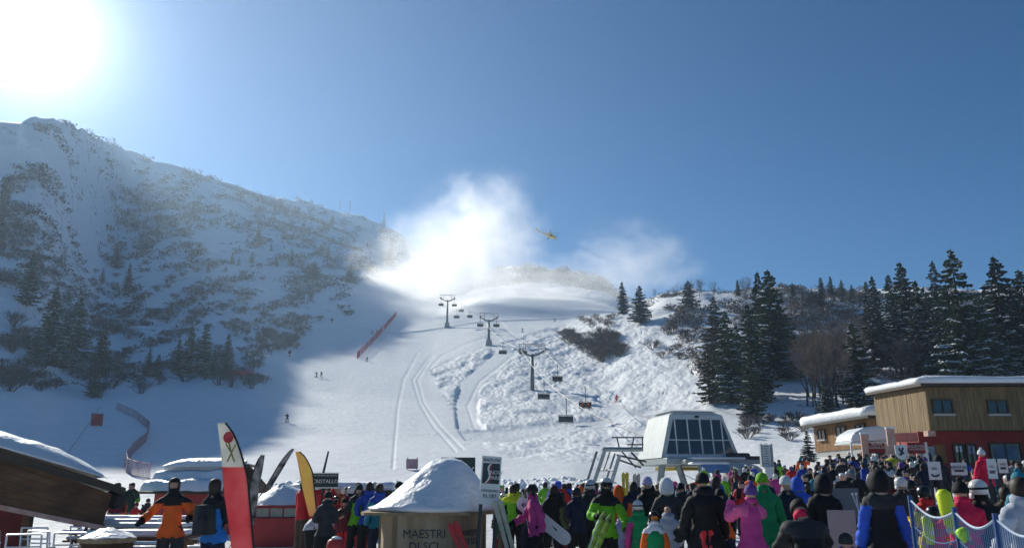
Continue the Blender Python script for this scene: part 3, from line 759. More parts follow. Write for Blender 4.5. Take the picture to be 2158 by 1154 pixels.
def small_person_verts(mb, c, yaw=0, s=1.0, seat=True):
    """seated figure as one lofted body, for people a few pixels high"""
    Mz = Matrix.Rotation(yaw, 3, 'Z')
    def T(p): return Vector(c) + Mz @ (Vector(p) * s)
    return T
def make_chair(loc, yaw, label, people=0, colors=None):
    root = empty('lift_chair', loc, yaw, label, 'lift chair', 'chairs hanging on the lift')
    m_ = MB(); m_.tube([(0, 0, 0), (0, -.35, -.6), (0, -.35, -2.0), (0, 0, -2.4)], .07, 5); m_.tube([(-1.0, 0, -2.4), (1.0, 0, -2.4)], .035, 4)
    for s in (-1, 1): m_.tube([(s * 1.0, 0, -2.4), (s * 1.0, .15, -3.4), (s * 1.0, -.4, -3.45)], .035, 4)
    m_.build('hanger', M_DARKSTEEL, root)
    m_ = MB(); m_.box((0, -.12, -3.42), (2.0, .5, .07)); m_.build('seat', M_DARKSTEEL, root)
    m_ = MB()
    m_.box((0, .16, -2.9), (2.0, .05, .8)); m_.build('backrest', M_DARKSTEEL, root)
    m_ = MB(); m_.tube([(-.95, -.45, -3.05), (.95, -.45, -3.05)], .03, 4); m_.tube([(0, -.45, -3.05), (0, -.65, -3.9)], .025, 4); m_.build('safety_bar', M_STEEL, root)
    return root
def rope_at(side, px_):
    best = None
    full = cables[side]
    for a, b in zip(full[:-1], full[1:]):
        for k in range(12):
            q = a.lerp(b, k / 12); d = abs(pix(q)[0] - px_)
            if best is None or d < best[0]: best = (d, q)
    return best[1]
CH = [(0, 1060, 'lift chair between the two nearer pylons, left one'), (1, 1103, 'lift chair beside the left arm of the nearest pylon'), (1, 1175, 'lift chair with dark riders right of the nearest pylon'), (0, 1146, 'empty lift chair just right of the nearest mast'),
      (1, 1232, 'lift chair carrying two orange clad riders over the churned snow'), (0, 1193, 'low empty lift chair over the churned snow'), (1, 990, 'lift chair left of the middle pylon, lowest of three'), (1, 972, 'lift chair left of the middle pylon, second of three'), (1, 958, 'lift chair nearest to the farthest pylon'),
      (0, 1012, 'lift chair just left of the middle pylon head'), (0, 963, 'small lift chair under the rope right of the farthest pylon'), (0, 930, 'faint lift chair left of the farthest pylon in the dust'), (1, 1046, 'lift chair just right of the middle pylon mast')]
yaw_l = math.atan2(perp.y, perp.x)
CHAIRS = []
for side, px_, lab in CH:
    q = rope_at(side, px_); CHAIRS.append((lab, q, make_chair(q, yaw_l, lab)))

# ---- bottom station
st = empty('lift_station', (ST.x, ST.y, 0), R(9), 'white glazed drive station of the chairlift on legs', 'lift station')
zb, zt_ = 3.5, 6.75
def trap(mb, x0, x1, xt0, xt1, y0, y1, yt0, yt1, za, zc):
    return mb.add([(x0, y0, za), (x1, y0, za), (x1, y1, za), (x0, y1, za), (xt0, yt0, zc), (xt1, yt0, zc), (xt1, yt1, zc), (xt0, yt1, zc)],
           [(3, 2, 1, 0), (4, 5, 6, 7), (0, 1, 5, 4), (1, 2, 6, 5), (2, 3, 7, 6), (3, 0, 4, 7)])
m_ = MB(); trap(m_, -3.25, 3.05, -2.3, 2.0, -2.7, 3.2, -2.3, 2.8, zb, zt_); m_.build('cabin_shell', M_GREYW, st)
m_ = MB(); trap(m_, -2.3, 2.0, -1.7, 1.45, -2.3, 2.8, -1.7, 2.2, zt_ + .003, zt_ + .32); m_.build('roof_cap', M_WHITE, st)
m_ = MB(); trap(m_, -2.15, 1.85, -1.6, 1.3, -2.1, 2.6, -1.5, 2.0, zt_ + .33, zt_ + .48); m_.build('roof_snow', SNOW, st)
# glazed front: panes between mullions, on the sloping front plane
def front(x, z, off=0.03):
    f = (z - zb) / (zt_ - zb); return Vector((x, -2.7 + .4 * f - off, z))
def edge_x(side, z):
    f = (z - zb) / (zt_ - zb); return (-3.25 + .95 * f) if side < 0 else (3.05 - 1.05 * f)
xs = [-2.95, -2.05, -0.98, 0.06, 0.18, 1.02, 1.86, 2.75]
za, zm, zc = zb + .3, zb + 1.3, zt_ - .35
def pane(x0a, x1a, x0c, x1c, z0, z1, name='window_pane'):
    m2 = MB(); a = [front(x0a, z0), front(x1a, z0), front(x1c, z1), front(x0c, z1)]
    m2.prism(a, (0, 0, 0), (0, .05, 0)); return m2.build(name, M_GLASS, st)
rows = [(za, zm), (zm + .07, zc)]
cols = [(-2.85, -2.0), (-1.9, -.98), (-.9, .02), (.18, .98), (1.06, 1.78), (1.88, 2.6)]
for (c0, c1) in cols:
    for (z0, z1) in rows:
        l0, l1 = edge_x(-1, z0) + .35, edge_x(-1, z1) + .35; r0, r1 = edge_x(1, z0) - .3, edge_x(1, z1) - .3
        a0, a1 = max(c0, l0), max(c0, l1); b0, b1 = min(c1, r0), min(c1, r1)
        if b0 - a0 < .05: continue
        if b1 - a1 < .02: b1 = a1 + .02
        if a1 > b1: a1 = b1 - .02
        pane(a0, b0, a1, b1, z0, z1)
for x in (-1.95, -.94, .10, 1.02, 1.83):
    m2 = MB(); zcl = zc if edge_x(-1, zc) + .2 < x < edge_x(1, zc) - .2 else zm + .5
    m2.prism([front(x - .045, za - .05, .06), front(x + .045, za - .05, .06), front(x + .045, zcl + .05, .06), front(x - .045, zcl + .05, .06)], (0, 0, 0), (0, .07, 0)); m2.build('mullion', M_WHITE, st)
m2 = MB(); m2.prism([front(-2.6, zm, .055), front(2.4, zm, .055), front(2.4, zm + .07, .055), front(-2.6, zm + .07, .055)], (0, 0, 0), (0, .06, 0)); m2.build('transom', M_WHITE, st)
m2 = MB(); m2.prism([front(-3.0, zb + .02, .06), front(2.85, zb + .02, .06), front(2.75, zb + .24, .06), front(-2.9, zb + .24, .06)], (0, 0, 0), (0, .06, 0)); m2.build('sill', M_WHITE, st)
m2 = MB(); m2.box((-.1, -2.33, zt_ - .12), (.3, .1, .16)); m2.build('lamp', M_BLACK, st)
m2 = MB(); m2.box((.1, -.2, zb - .28), (6.6, 7.2, .5)); m2.box((.9, -4.3, zb - .33), (6.2, 1.3, .3)); m2.build('platform', M_GREY, st, bevel=.06)
m2 = MB(); m2.box((.4, -4.4, zb - .09), (4.2, 1.1, .16)); m2.build('platform_snow', SNOW, st, bevel=.05)
m2 = MB(); m2.box((2.6, -3.4, zb + .12), (1.6, 1.0, .45)); m2.box((4.0, -3.4, zb - .05), (1.5, .9, .35)); m2.build('motor_box', M_DARKSTEEL, st, bevel=.12)
for s, (x0, x1) in (('a', (-2.6, -3.2)), ('b', (-1.3, -.3)), ('c', (1.6, 2.2))):
    m2 = MB(); m2.tube([(x0, -1, zb - .5), (x1, -1, -.5)], [.26, .3], 4); m2.build('support_leg', M_GREY, st)
m2 = MB(); m2.lathe([(2.1, -.12), (2.2, -.12), (2.2, .12), (2.1, .12)], (0, 1.5, zb - .75), 28); m2.tube([(-2.1, 1.5, zb - .75), (2.1, 1.5, zb - .75)], .08, 4); m2.build('bullwheel', mat('yellow_paint', (0.6, 0.45, 0.04), .5, var=.1), st)
# lattice trestle at the left of the station
tr_ = empty('lift_trestle', at_r(1290, 1010, 58).xy.to_3d(), 0, 'grey steel entry trestle left of the lift station', 'trestle')
def px58(px_, py_, r=58):
    q = at_r(px_, py_, r); return q - tr_.location
def bars(name, lst, rad, m, r=58):
    m2 = MB()
    for a, b, rr in lst: m2.tube([px58(*a, rr[0]), px58(*b, rr[1])], rad, 4)
    return m2.build(name, m, tr_)
bars('trestle_leg', [((1274, 950), (1240, 1052), (58, 58))], .13, M_GREY); bars('trestle_leg', [((1306, 958), (1278, 1052), (56, 56))], .13, M_GREY)
bars('trestle_leg', [((1258, 950), (1226, 1050), (61, 61))], .09, M_STEEL); bars('trestle_leg', [((1296, 955), (1268, 1040), (60, 60))], .07, M_STEEL)
bars('top_beam', [((1272, 946), (1352, 946), (58, 62))], .16, M_GREY)
bars('cross_bar', [((1262, 990), (1296, 990), (58, 56)), ((1253, 1015), (1288, 1015), (58, 56)), ((1285, 952), (1272, 990), (58, 57))], .06, M_STEEL)
bars('guard_rail', [((1290, 921), (1356, 921), (60, 62)), ((1322, 936), (1356, 936), (60, 62)), ((1300, 921), (1306, 946), (60, 60)), ((1336, 921), (1330, 948), (61, 61)), ((1354, 921), (1354, 950), (62, 62))], .05, M_DARKSTEEL)
bars('sheave_train', [((1300, 958), (1362, 972), (60, 62)), ((1304, 968), (1350, 984), (60, 62)), ((1310, 950), (1340, 984), (60, 61)), ((1330, 952), (1356, 980), (61, 61))], .07, M_DARKSTEEL)

# ---- antenna masts on the ridge, the mast tower
for px_, top, base, lab in ((716, 422, 447, 'left thin antenna mast on the shaded ridge'), (737, 424, 450, 'thicker antenna mast beside the thin one on the ridge')):
    p = on_ground(px_, base, 400) or at_r(px_, base, 850); rr = math.hypot(p.x, p.y); h = at_r(px_, top, rr).z - p.z
    root = empty('antenna_mast', p, 0, lab, 'antenna mast', 'antenna masts on the ridge')
    m2 = MB(); m2.tube([(0, 0, -1), (0, 0, h)], [.6, .35] if px_ > 720 else [.3, .2], 6); m2.build('mast', M_GREY, root)
    m2 = MB(); [m2.box((0, 0, h * k), (1.6 if px_ > 720 else 1.0, 1.0, .9)) for k in (.45, .65, .85, .97)]; m2.build('aerials', M_GREY, root)
p = on_ground(808, 492, 400); rr = math.hypot(p.x, p.y); h = at_r(808, 440, rr).z - p.z
root = empty('antenna_tower', p, 0, 'lattice tower with wide foot highest on the ridge edge', 'antenna tower')
m2 = MB()
for k in range(4):
    a = k * math.pi / 2 + .6; m2.tube([(math.cos(a) * 3, math.sin(a) * 3, -1), (math.cos(a) * 1.2, math.sin(a) * 1.2, h * .5), (0, 0, h * .7)], .28, 4)
for z in np.linspace(.05, .6, 7):
    w = 3 - 3 * z
    for k in range(4):
        a = k * math.pi / 2 + .6; b = a + math.pi / 2; m2.tube([(math.cos(a) * w, math.sin(a) * w, h * z), (math.cos(b) * w, math.sin(b) * w, h * z + 1.5)], .16, 3)
m2.build('lattice', M_GREY, root); m2 = MB(); m2.tube([(0, 0, h * .6), (0, 0, h)], .25, 5); m2.box((0, 0, h * .78), (2, 1.4, .8)); m2.build('aerial', M_GREY, root)
m2 = MB(); m2.box((-2, 0, 2), (5, 4, 5)); m2.build('cabin', M_GREY, root)

# ---- rescue helicopter, nose down to the right
hp = at_r(1158, 497, 480)
heli = empty('helicopter', hp, 0, 'small yellow rescue helicopter hovering beside the snow dust', 'helicopter')
heli.rotation_euler = (R(6), R(11), R(12)); heli.scale = (1.15, 1.15, 1.15)
M_YEL = mat('yellow_hull', (0.72, 0.52, 0.10), 0.4, var=.08); 
m2 = MB()
prof = [(-3.4, .25, .28, .55), (-2.2, .6, .6, .3), (-1, .95, 1.0, 0), (.5, 1.05, 1.15, 0), (2, 1.0, 1.05, -.05), (3.2, .75, .75, -.25), (4.1, .4, .4, -.5), (4.5, .12, .12, -.62)]
n = 14; vs = []
for (x, ry, rz_, zc_) in prof:
    for k in range(n):
        a = 2 * math.pi * k / n; c_, s_ = math.cos(a), math.sin(a)
        vs.append((x, ry * math.copysign(abs(c_) ** .8, c_), zc_ + rz_ * math.copysign(abs(s_) ** .8, s_)))
fs = [(i * n + k, i * n + (k + 1) % n, (i + 1) * n + (k + 1) % n, (i + 1) * n + k) for i in range(len(prof) - 1) for k in range(n)] + [tuple(range(n - 1, -1, -1)), tuple(range((len(prof) - 1) * n, len(prof) * n))]
m2.add(vs, fs); m2.build('fuselage', M_YEL, heli, True)
m2 = MB(); m2.tube([(-3, 0, .6), (-7.5, 0, 1.0)], [.35, .14], 8); m2.build('tail_boom', M_YEL, heli, True)
m2 = MB(); m2.prism([(-7.1, -.06, .9), (-7.9, -.06, .9), (-8.6, -.06, 2.7), (-8.0, -.06, 2.7)], (0, 0, 0), (0, .12, 0)); m2.build('tail_fin', M_YEL, heli)
m2 = MB(); m2.box((-6.9, 0, 1.0), (.7, 2.6, .08)); m2.build('stabiliser', M_YEL, heli)
m2 = MB()
for k in range(4): a = k * math.pi / 2 + .4; m2.tube([(-8.2, .18, 2.4), (-8.2 + math.cos(a) * 1.1, .18, 2.4 + math.sin(a) * 1.1)], .06, 4)
m2.build('tail_rotor', M_DARKSTEEL, heli)
m2 = MB(); m2.lathe([(1.0, .0), (1.02, .2), (.6, .55), (.35, .6)], (.2, 0, 1.0), 12, sx=1.9, sy=.75); m2.build('engine_cowl', M_YEL, heli, True)
m2 = MB(); m2.tube([(.2, 0, 1.4), (.2, 0, 2.1)], [.2, .14], 8); m2.build('rotor_mast', M_DARKSTEEL, heli)
for k in range(5):
    a = k * 2 * math.pi / 5 + 1.9; e = Vector((math.cos(a), math.sin(a), .06)); q = Vector((-e.y, e.x, 0)) * .19
    c0 = Vector((.2, 0, 2.05)); m2 = MB(); m2.prism([c0 + e * .3 - q * .5, c0 + e * 6.6 - q, c0 + e * 6.6 + q, c0 + e * .3 + q * .5], (0, 0, 0), (0, 0, .06)); m2.build('rotor_blade', M_DARKSTEEL, heli)
m2 = MB()
for s in (-1, 1): m2.box((3.15, s * .55, .12), (1.4, .35, .6), M=Matrix.Rotation(R(22), 3, 'Y'))
m2.build('windscreen', M_GLASS, heli, bevel=.1)
for s in (-1, 1):
    m2 = MB(); m2.box((.6, s * 1.03, .25), (1.6, .06, .7)); m2.build('side_window', M_GLASS, heli, bevel=.03)
for c_ in ((2.9, 0), (-.6, .9), (-.6, -.9)):
    m2 = MB(); m2.tube([(c_[0], c_[1], -.8), (c_[0], c_[1], -1.5)], .07, 5); m2.lathe([(.05, -.1), (.28, -.1), (.28, .1), (.05, .1)], (c_[0], c_[1], -1.55), 10, M=Matrix.Rotation(R(90), 3, 'X')); m2.build('wheel', M_BLACK, heli)

# ---- snow barriers: long dark rows along the upper mountainside
for lst, lab in (([(470, 394), (530, 414), (584, 438), (650, 460), (709, 480)], 'uppermost long dark snow barrier running down the ridge side'), ([(542, 426), (590, 442), (640, 458), (700, 482), (745, 500)], 'middle long dark snow barrier on the mountainside'), ([(571, 466), (620, 482), (667, 497), (720, 518), (771, 534)], 'lowest long dark snow barrier on the mountainside')):
    pts = []
    for (a0, b0), (a1, b1) in zip(lst[:-1], lst[1:]):
        for k in range(8):
            q = on_ground(a0 + (a1 - a0) * k / 8, b0 + (b1 - b0) * k / 8, 300)
            if q is not None: pts.append(q)
    if len(pts) < 3: continue
    m2 = MB()
    for a, b in zip(pts[:-1], pts[1:]):
        if (a - b).length > 60: continue
        m2.prism([a + Vector((0, 0, -.5)), b + Vector((0, 0, -.5)), b + Vector((0, 0, 2.4)), a + Vector((0, 0, 2.4))], (0, 0, 0), (0, .4, 0))
    o = m2.build('snow_barrier', mat('barrier_timber', (.09, .085, .09), .9, var=.3, scale=.3)); tag(o, lab, 'snow barrier', 'snow barriers on the mountainside')
# ------------------------------------------------------------------ chalet on the right
M_WOOD = mat('larch_boards', (0.13, 0.09, 0.042), 0.8, col2=(0.27, 0.185, 0.085), scale=2.0, stretch=(3, 3, .4), contrast=(.3, .75), bump=.2, bscale=8)
M_WOOD2 = mat('orange_boards', (0.19, 0.095, 0.035), 0.8, col2=(0.33, 0.18, 0.065), scale=2.0, stretch=(3, 3, .4), contrast=(.3, .75))
M_BROWN = mat('brown_boards', (0.075, 0.032, 0.014), 0.7, col2=(0.16, 0.075, 0.032), scale=1.2, stretch=(.5, 3, 3), bump=.3, bscale=10)
M_PLAST = mat('pale_render', (0.42, 0.42, 0.40), 0.85, var=.08, scale=2)
M_CHRED = mat('red_render', (0.27, 0.035, 0.03), 0.8, var=.12, scale=2)
M_PINK = mat('pink_panel_and_sunlit_wall', (0.55, 0.20, 0.16), 0.7, var=.1, scale=3)  # lower banner panel; also sunlight on the red wall, put into the colour
M_FRAME = mat('window_frame', (0.05, 0.035, 0.02), 0.6, var=.1)
M_POSTER = mat('pale_poster', (0.36, 0.42, 0.50), 0.6, col2=(0.16, 0.22, 0.3), scale=4)
M_LETTER = mat('white_letters', (0.75, 0.75, 0.72), 0.6)
M_DLETTER = mat('dark_letters', (0.05, 0.06, 0.07), 0.7)
M_POST = mat('salmon_post', (0.50, 0.26, 0.20), 0.7, col2=(0.62, 0.42, 0.34), scale=6)
def wall_quad(mb, A, B, z0, z1, t=0.2, zz1=None):
    """upright slab from A to B (xy), bottom z0, top z1 (zz1 at B)"""
    A = Vector((A[0], A[1], 0)); B = Vector((B[0], B[1], 0)); d = (B - A).normalized(); nrm = Vector((-d.y, d.x, 0)) * t
    zz1 = z1 if zz1 is None else zz1
    p = [A + Vector((0, 0, z0)), B + Vector((0, 0, z0)), B + Vector((0, 0, zz1)), A + Vector((0, 0, z1))]
    return mb.prism(p, (0, 0, 0), nrm)
def cladding(A, B, z0, z1, zz0, zz1, m, parent, w=.16, out=0.03, mount=None):
    """upright boards proud of a wall, joined: too narrow in the photo to pick apart"""
    A = Vector((A[0], A[1], 0)); B = Vector((B[0], B[1], 0)); L_ = (B - A).length; d = (B - A) / L_; nrm = Vector((d.y, -d.x, 0))
    mb = MB(); k = 0; x = 0; g2 = random.Random(3)
    while x < L_ - .02:
        x1 = min(L_, x + w * g2.uniform(.8, 1.2)); t0, t1 = x / L_, x1 / L_
        o_ = nrm * (out + g2.uniform(0, .018))
        a, b = A + d * (x + .004), A + d * (x1 - .008)
        p = [a + Vector((0, 0, z0 + (zz0 - z0) * t0)), b + Vector((0, 0, z0 + (zz0 - z0) * t1)), b + Vector((0, 0, z1 + (zz1 - z1) * t1)), a + Vector((0, 0, z1 + (zz1 - z1) * t0))]
        mb.prism([q + o_ for q in p], (0, 0, 0), -nrm * (out + .02)); x = x1
    o = mb.build('board_cladding', m, parent); o['kind'] = 'stuff'; return o
def window(A, B, t0, t1, z0, z1, parent, m=M_GLASS, sill=True, mid=True):
    A = Vector((A[0], A[1], 0)); B = Vector((B[0], B[1], 0)); d = (B - A).normalized(); nrm = Vector((d.y, -d.x, 0))
    a = A.lerp(B, t0); b = A.lerp(B, t1); f = MB()
    def bar(p, q, z0_, z1_, depth=.14): f.prism([p + Vector((0, 0, z0_)), q + Vector((0, 0, z0_)), q + Vector((0, 0, z1_)), p + Vector((0, 0, z1_))], -nrm * .0, nrm * depth)
    w = .08
    bar(a - d * w, b + d * w, z1, z1 + w); bar(a - d * w, b + d * w, z0 - w, z0); bar(a - d * w, a, z0, z1); bar(b, b + d * w, z0, z1)
    if mid: c = (a + b) / 2; bar(c - d * .03, c + d * .03, z0, z1)
    fo = f.build('window', M_FRAME, parent)
    g_ = MB(); g_.prism([a + Vector((0, 0, z0)) + nrm * .055, b + Vector((0, 0, z0)) + nrm * .055, b + Vector((0, 0, z1)) + nrm * .055, a + Vector((0, 0, z1)) + nrm * .055], (0, 0, 0), nrm * .02); g_.build('pane', m, fo)
    if sill:
        s_ = MB(); q = nrm * .1; s_.prism([a - d * .1 + Vector((0, 0, z0 - .2)) , b + d * .1 + Vector((0, 0, z0 - .2)), b + d * .1 + Vector((0, 0, z0 - .085)), a - d * .1 + Vector((0, 0, z0 - .085))], (0, 0, 0), nrm * .2); s_.build('sill', M_PLAST, fo)
    return fo
def snow_slab(name, pts, th, parent, seed=1, over=0.0, edge=.25):
    """thick rounded blanket of snow on a roof outline (list of 3D points)"""
    c = sum((Vector(p) for p in pts), Vector()) / len(pts); V = []; F = []
    ring = []
    N = 10
    for i in range(len(pts)):
        a, b = Vector(pts[i]), Vector(pts[(i + 1) % len(pts)])
        for k in range(N): ring.append(a.lerp(b, k / N))
    n = len(ring); lv = [(0.0, 0.0), (0.01, .55), (-0.012, .85), (-.04, 1.0), (-.25, 1.04), (-.6, 1.08)]
    for (inset, hgt) in lv:
        for q in ring:
            d = (q - c); wob = 1 + .18 * mnoise.noise(q * .9 + Vector((seed, 0, 0))) + .1 * mnoise.noise(q * 2.7)
            V.append(q + d * inset + Vector((0, 0, th * hgt * (wob if hgt > 0 else 1))))
    for j in range(len(lv) - 1):
        for i in range(n): F.append((j * n + i, j * n + (i + 1) % n, (j + 1) * n + (i + 1) % n, (j + 1) * n + i))
    V.append(c + Vector((0, 0, th * 1.1))); m_ = len(V) - 1; o0 = (len(lv) - 1) * n
    for i in range(n): F.append((o0 + i, o0 + (i + 1) % n, m_))
    F.append(tuple(range(n - 1, -1, -1)))
    return obj(name, mesh_from(name, V, F, SNOW, None, True), parent)

# corners from the plan: A the near corner, B far end of the sunlit gable, C right end
A = at_r(1950, 815, 52); B = at_r(1842, 832, 62); C = Vector((A.x + 15, A.y - .3, 0))
zA1, zA0 = A.z, at_r(1950, 905, 52).z; zB1, zB0 = B.z, at_r(1842, 916, 62).z
ch = empty('chalet', (0, 0, 0), 0, 'big wooden chalet with overhanging larch clad upper floor and red ground floor', 'chalet')
back = Vector((B.x - A.x, B.y - A.y, 0)); C2 = C + back
m2 = MB(); m2.add([(A.x, A.y, zA0), (C.x, C.y, zA0), (C2.x, C2.y, zA0), (B.x, B.y, zA0), (A.x, A.y, zA1), (C.x, C.y, zA1), (C2.x, C2.y, zB1), (B.x, B.y, zB1)],
    [(3, 2, 1, 0), (4, 5, 6, 7), (0, 1, 5, 4), (1, 2, 6, 5), (2, 3, 7, 6), (3, 0, 4, 7)]); m2.build('upper_floor', M_WOOD, ch)
cladding(B, A, zA0 - .03, zB1, zA0 - .03, zA1, M_WOOD, ch); cladding(A, C, zA0 - .03, zA1, zA0 - .03, zA1, M_WOOD, ch)
def tpar(P, Q, px_):      # parameter along P..Q seen at a pixel column
    best = min(((abs(pix((P.x + (Q.x - P.x) * t, P.y + (Q.y - P.y) * t, 4))[0] - px_), t) for t in np.linspace(0, 1, 600))); return best[1]
def zrow(P, Q, t, py_):
    x, y = P.x + (Q.x - P.x) * t, P.y + (Q.y - P.y) * t; px_ = pix((x, y, 4))[0]; return at_r(px_, py_, math.hypot(x, y)).z
for (x0, x1, y0, y1) in ((1976, 2014, 868, 843), (2093, 2131, 868, 845)):
    window(A, C, tpar(A, C, x0), tpar(A, C, x1), zrow(A, C, tpar(A, C, x0), y0), zrow(A, C, tpar(A, C, x0), y1), ch)
# fascia and roof
ov = .55
d1 = (A - B); d1.z = 0; d1.normalize(); d2 = (C - A); d2.z = 0; d2.normalize()
RA = A + d1 * ov - d2 * ov * .8; RB = B - d1 * ov * .3 - d2 * ov; RC = C + d1 * ov; RC2 = C2
RA.z = zA1 + .003; RB.z = zB1 + .003; RC.z = zA1 + .003; RC2.z = zB1 + .003
m2 = MB(); m2.prism([RA, RC, RC2, RB], (0, 0, 0), (0, 0, .16)); m2.build('roof', M_FRAME, ch)
snow_slab('roof_snow', [p_ + Vector((0, 0, .163)) for p_ in (RA, RC, RC2, RB)], .42, ch, 2)
# ground floor set back under the overhang
gz = 0.6
GA = A - d1 * 0 + d2 * .0 + Vector((-d2.y, d2.x, 0)) * 1.6 + d2 * 0.0; GC = C + Vector((-d2.y, d2.x, 0)) * 1.6; GB = GA - d1 * 4.5
m2 = MB(); m2.add([(GA.x, GA.y, gz), (GC.x, GC.y, gz), (GC.x, GC.y + 6, gz), (GB.x, GB.y, gz), (GA.x, GA.y, zA0 - .01), (GC.x, GC.y, zA0 - .01), (GC.x, GC.y + 6, zA0 - .01), (GB.x, GB.y, zA0 - .01)],
    [(3, 2, 1, 0), (4, 5, 6, 7), (0, 1, 5, 4), (1, 2, 6, 5), (2, 3, 7, 6), (3, 0, 4, 7)]); m2.build('ground_floor', M_CHRED, ch)
for (x0, x1, y0, y1, m_) in ((2008, 2026, 975, 937, M_GLASS), (2034, 2052, 975, 937, M_GLASS), (2084, 2145, 972, 935, M_GLASS), (1965, 1990, 975, 936, M_WOOD2)):
    t0, t1 = tpar(GA, GC, x0), tpar(GA, GC, x1)
    if m_ is M_WOOD2:
        m2 = MB(); a_, b_ = GA.lerp(GC, t0), GA.lerp(GC, t1); z0, z1 = zrow(GA, GC, t0, y0), zrow(GA, GC, t0, y1)
        m2.prism([Vector((a_.x, a_.y - .05, z0)), Vector((b_.x, b_.y - .05, z0)), Vector((b_.x, b_.y - .05, z1)), Vector((a_.x, a_.y - .05, z1))], (0, 0, 0), (0, .045, 0)); m2.build('door', m_, ch)
    else: window(GA, GC, t0, t1, zrow(GA, GC, t0, y0), zrow(GA, GC, t0, y1), ch, m_, sill=False)
def board_on(P, Q, x0, x1, y0, y1, m_, parent, name='notice_board', off=.06, t=.04):
    t0, t1 = tpar(P, Q, x0), tpar(P, Q, x1); a_, b_ = P.lerp(Q, t0), P.lerp(Q, t1); z0, z1 = zrow(P, Q, t0, y0), zrow(P, Q, t0, y1)
    d_ = (Q - P).normalized(); n_ = Vector((d_.y, -d_.x, 0)); a_.z = b_.z = 0
    m2 = MB(); m2.prism([a_ + n_ * off + Vector((0, 0, z0)), b_ + n_ * off + Vector((0, 0, z0)), b_ + n_ * off + Vector((0, 0, z1)), a_ + n_ * off + Vector((0, 0, z1))], (0, 0, 0), n_ * t)
    return m2.build(name, m_, parent), (a_ + b_) / 2 + n_ * (off + t + .006) + Vector((0, 0, (z0 + z1) / 2)), z1 - z0, (b_ - a_).length, math.atan2(d_.y, d_.x)
o, c_, h_, w_, an = board_on(GA, GC, 1953, 1966, 972, 940, M_POSTER, ch, 'poster')
o, c_, h_, w_, an = board_on(GA, GC, 2011, 2023, 952, 939, M_WHITE, ch, 'notice')
o, c_, h_, w_, an = board_on(GA, GC, 2037, 2050, 955, 939, M_POSTER, ch, 'notice')
o, c_, h_, w_, an = board_on(GA, GC, 2089, 2140, 968, 938, mat('blue_poster', (0.04, 0.09, 0.16), .5, col2=(0.10, 0.18, 0.26), scale=1.5), ch, 'poster')
# beam end at the corner, slender aerial on the roof
m2 = MB(); m2.box((A.x + .1, A.y + .4, zA0 - .2), (.45, .5, .3)); m2.build('beam_end', M_POST, ch)
aq = at_r(1882, 803, 55); m2 = MB(); m2.tube([aq, aq + Vector((-.1, 0, .55)), aq + Vector((.5, 0, .3)), aq + Vector((.9, 0, .45))], .03, 4); m2.tube([aq + Vector((.3, 0, -.1)), aq + Vector((.2, 0, .35))], .03, 4); m2.build('roof_aerial', M_DARKSTEEL, ch)
# lower wing
D = at_r(1850, 880, 67); E = at_r(1716, 900, 75)
wg = empty('chalet_wing', (0, 0, 0), 0, 'lower orange wooden wing with snowy roof left of the big chalet', 'building')
z0D, z0E = at_r(1850, 940, 67).z, at_r(1716, 952, 75).z
dDE = (D - E); dDE.z = 0; dDE.normalize(); nDE = Vector((-dDE.y, dDE.x, 0))
F1 = E + nDE * 6; G1 = D + nDE * 6
m2 = MB(); m2.add([(E.x, E.y, 0), (D.x, D.y, 0), (G1.x, G1.y, 0), (F1.x, F1.y, 0), (E.x, E.y, E.z), (D.x, D.y, D.z), (G1.x, G1.y, D.z), (F1.x, F1.y, E.z)],
    [(3, 2, 1, 0), (4, 5, 6, 7), (0, 1, 5, 4), (1, 2, 6, 5), (2, 3, 7, 6), (3, 0, 4, 7)]); m2.build('wall', M_PLAST, wg)
cladding(E, D, z0E, E.z, z0D, D.z, M_WOOD2, wg, .2, .08)
for (x0, x1, y0, y1) in ((1732, 1746, 924, 908), (1771, 1790, 917, 901), (1813, 1832, 911, 896)):
    t0 = tpar(E, D, x0); t1 = tpar(E, D, x1); nn = Vector((dDE.y, -dDE.x, 0)) * .1
    window(E + nn, D + nn, t0, t1, zrow(E, D, t0, y0), zrow(E, D, t0, y1), wg)
RE = E - dDE * .9 - nDE * .8; RD = D - nDE * .8; RF = F1 - dDE * .9; RG = G1
RE.z = RF.z = E.z + .003; RD.z = RG.z = D.z + .003
m2 = MB(); m2.prism([RE, RD, RG, RF], (0, 0, 0), (0, 0, .2)); m2.build('roof', M_FRAME, wg)
snow_slab('roof_snow', [p_ + Vector((0, 0, .203)) for p_ in (RE, RD, RG, RF)], .75, wg, 5)
# entrance porch with arched snowy roof, between the wings
pc = at_r(1836, 930, 54)
po = empty('entrance_porch', (pc.x, pc.y, 1.0), 0, 'arched white porch heaped with snow between the two chalet wings', 'porch')
zr = pc.z - 1.0 + .25
m2 = MB()
arc = [(-1.25, 0, zr - .25), (-1.0, 0, zr + .25), (-.3, 0, zr + .62), (.6, 0, zr + .72), (1.25, 0, zr + .55), (1.25, 0, zr - .15)]
m2.prism([Vector(a) for a in arc], (0, 0, 0), (0, 2.6, 0)); m2.build('porch_snow', SNOW, po, bevel=.12)
m2 = MB(); m2.box((0, 1.3, zr - .3), (2.5, 2.5, .1)); m2.build('porch_roof', M_WHITE, po)
for x in (-1.2,): m2 = MB(); m2.box((x, .15, (zr - .35) / 2 - .3), (.09, .09, zr + .25)); m2.build('post', M_WHITE, po)
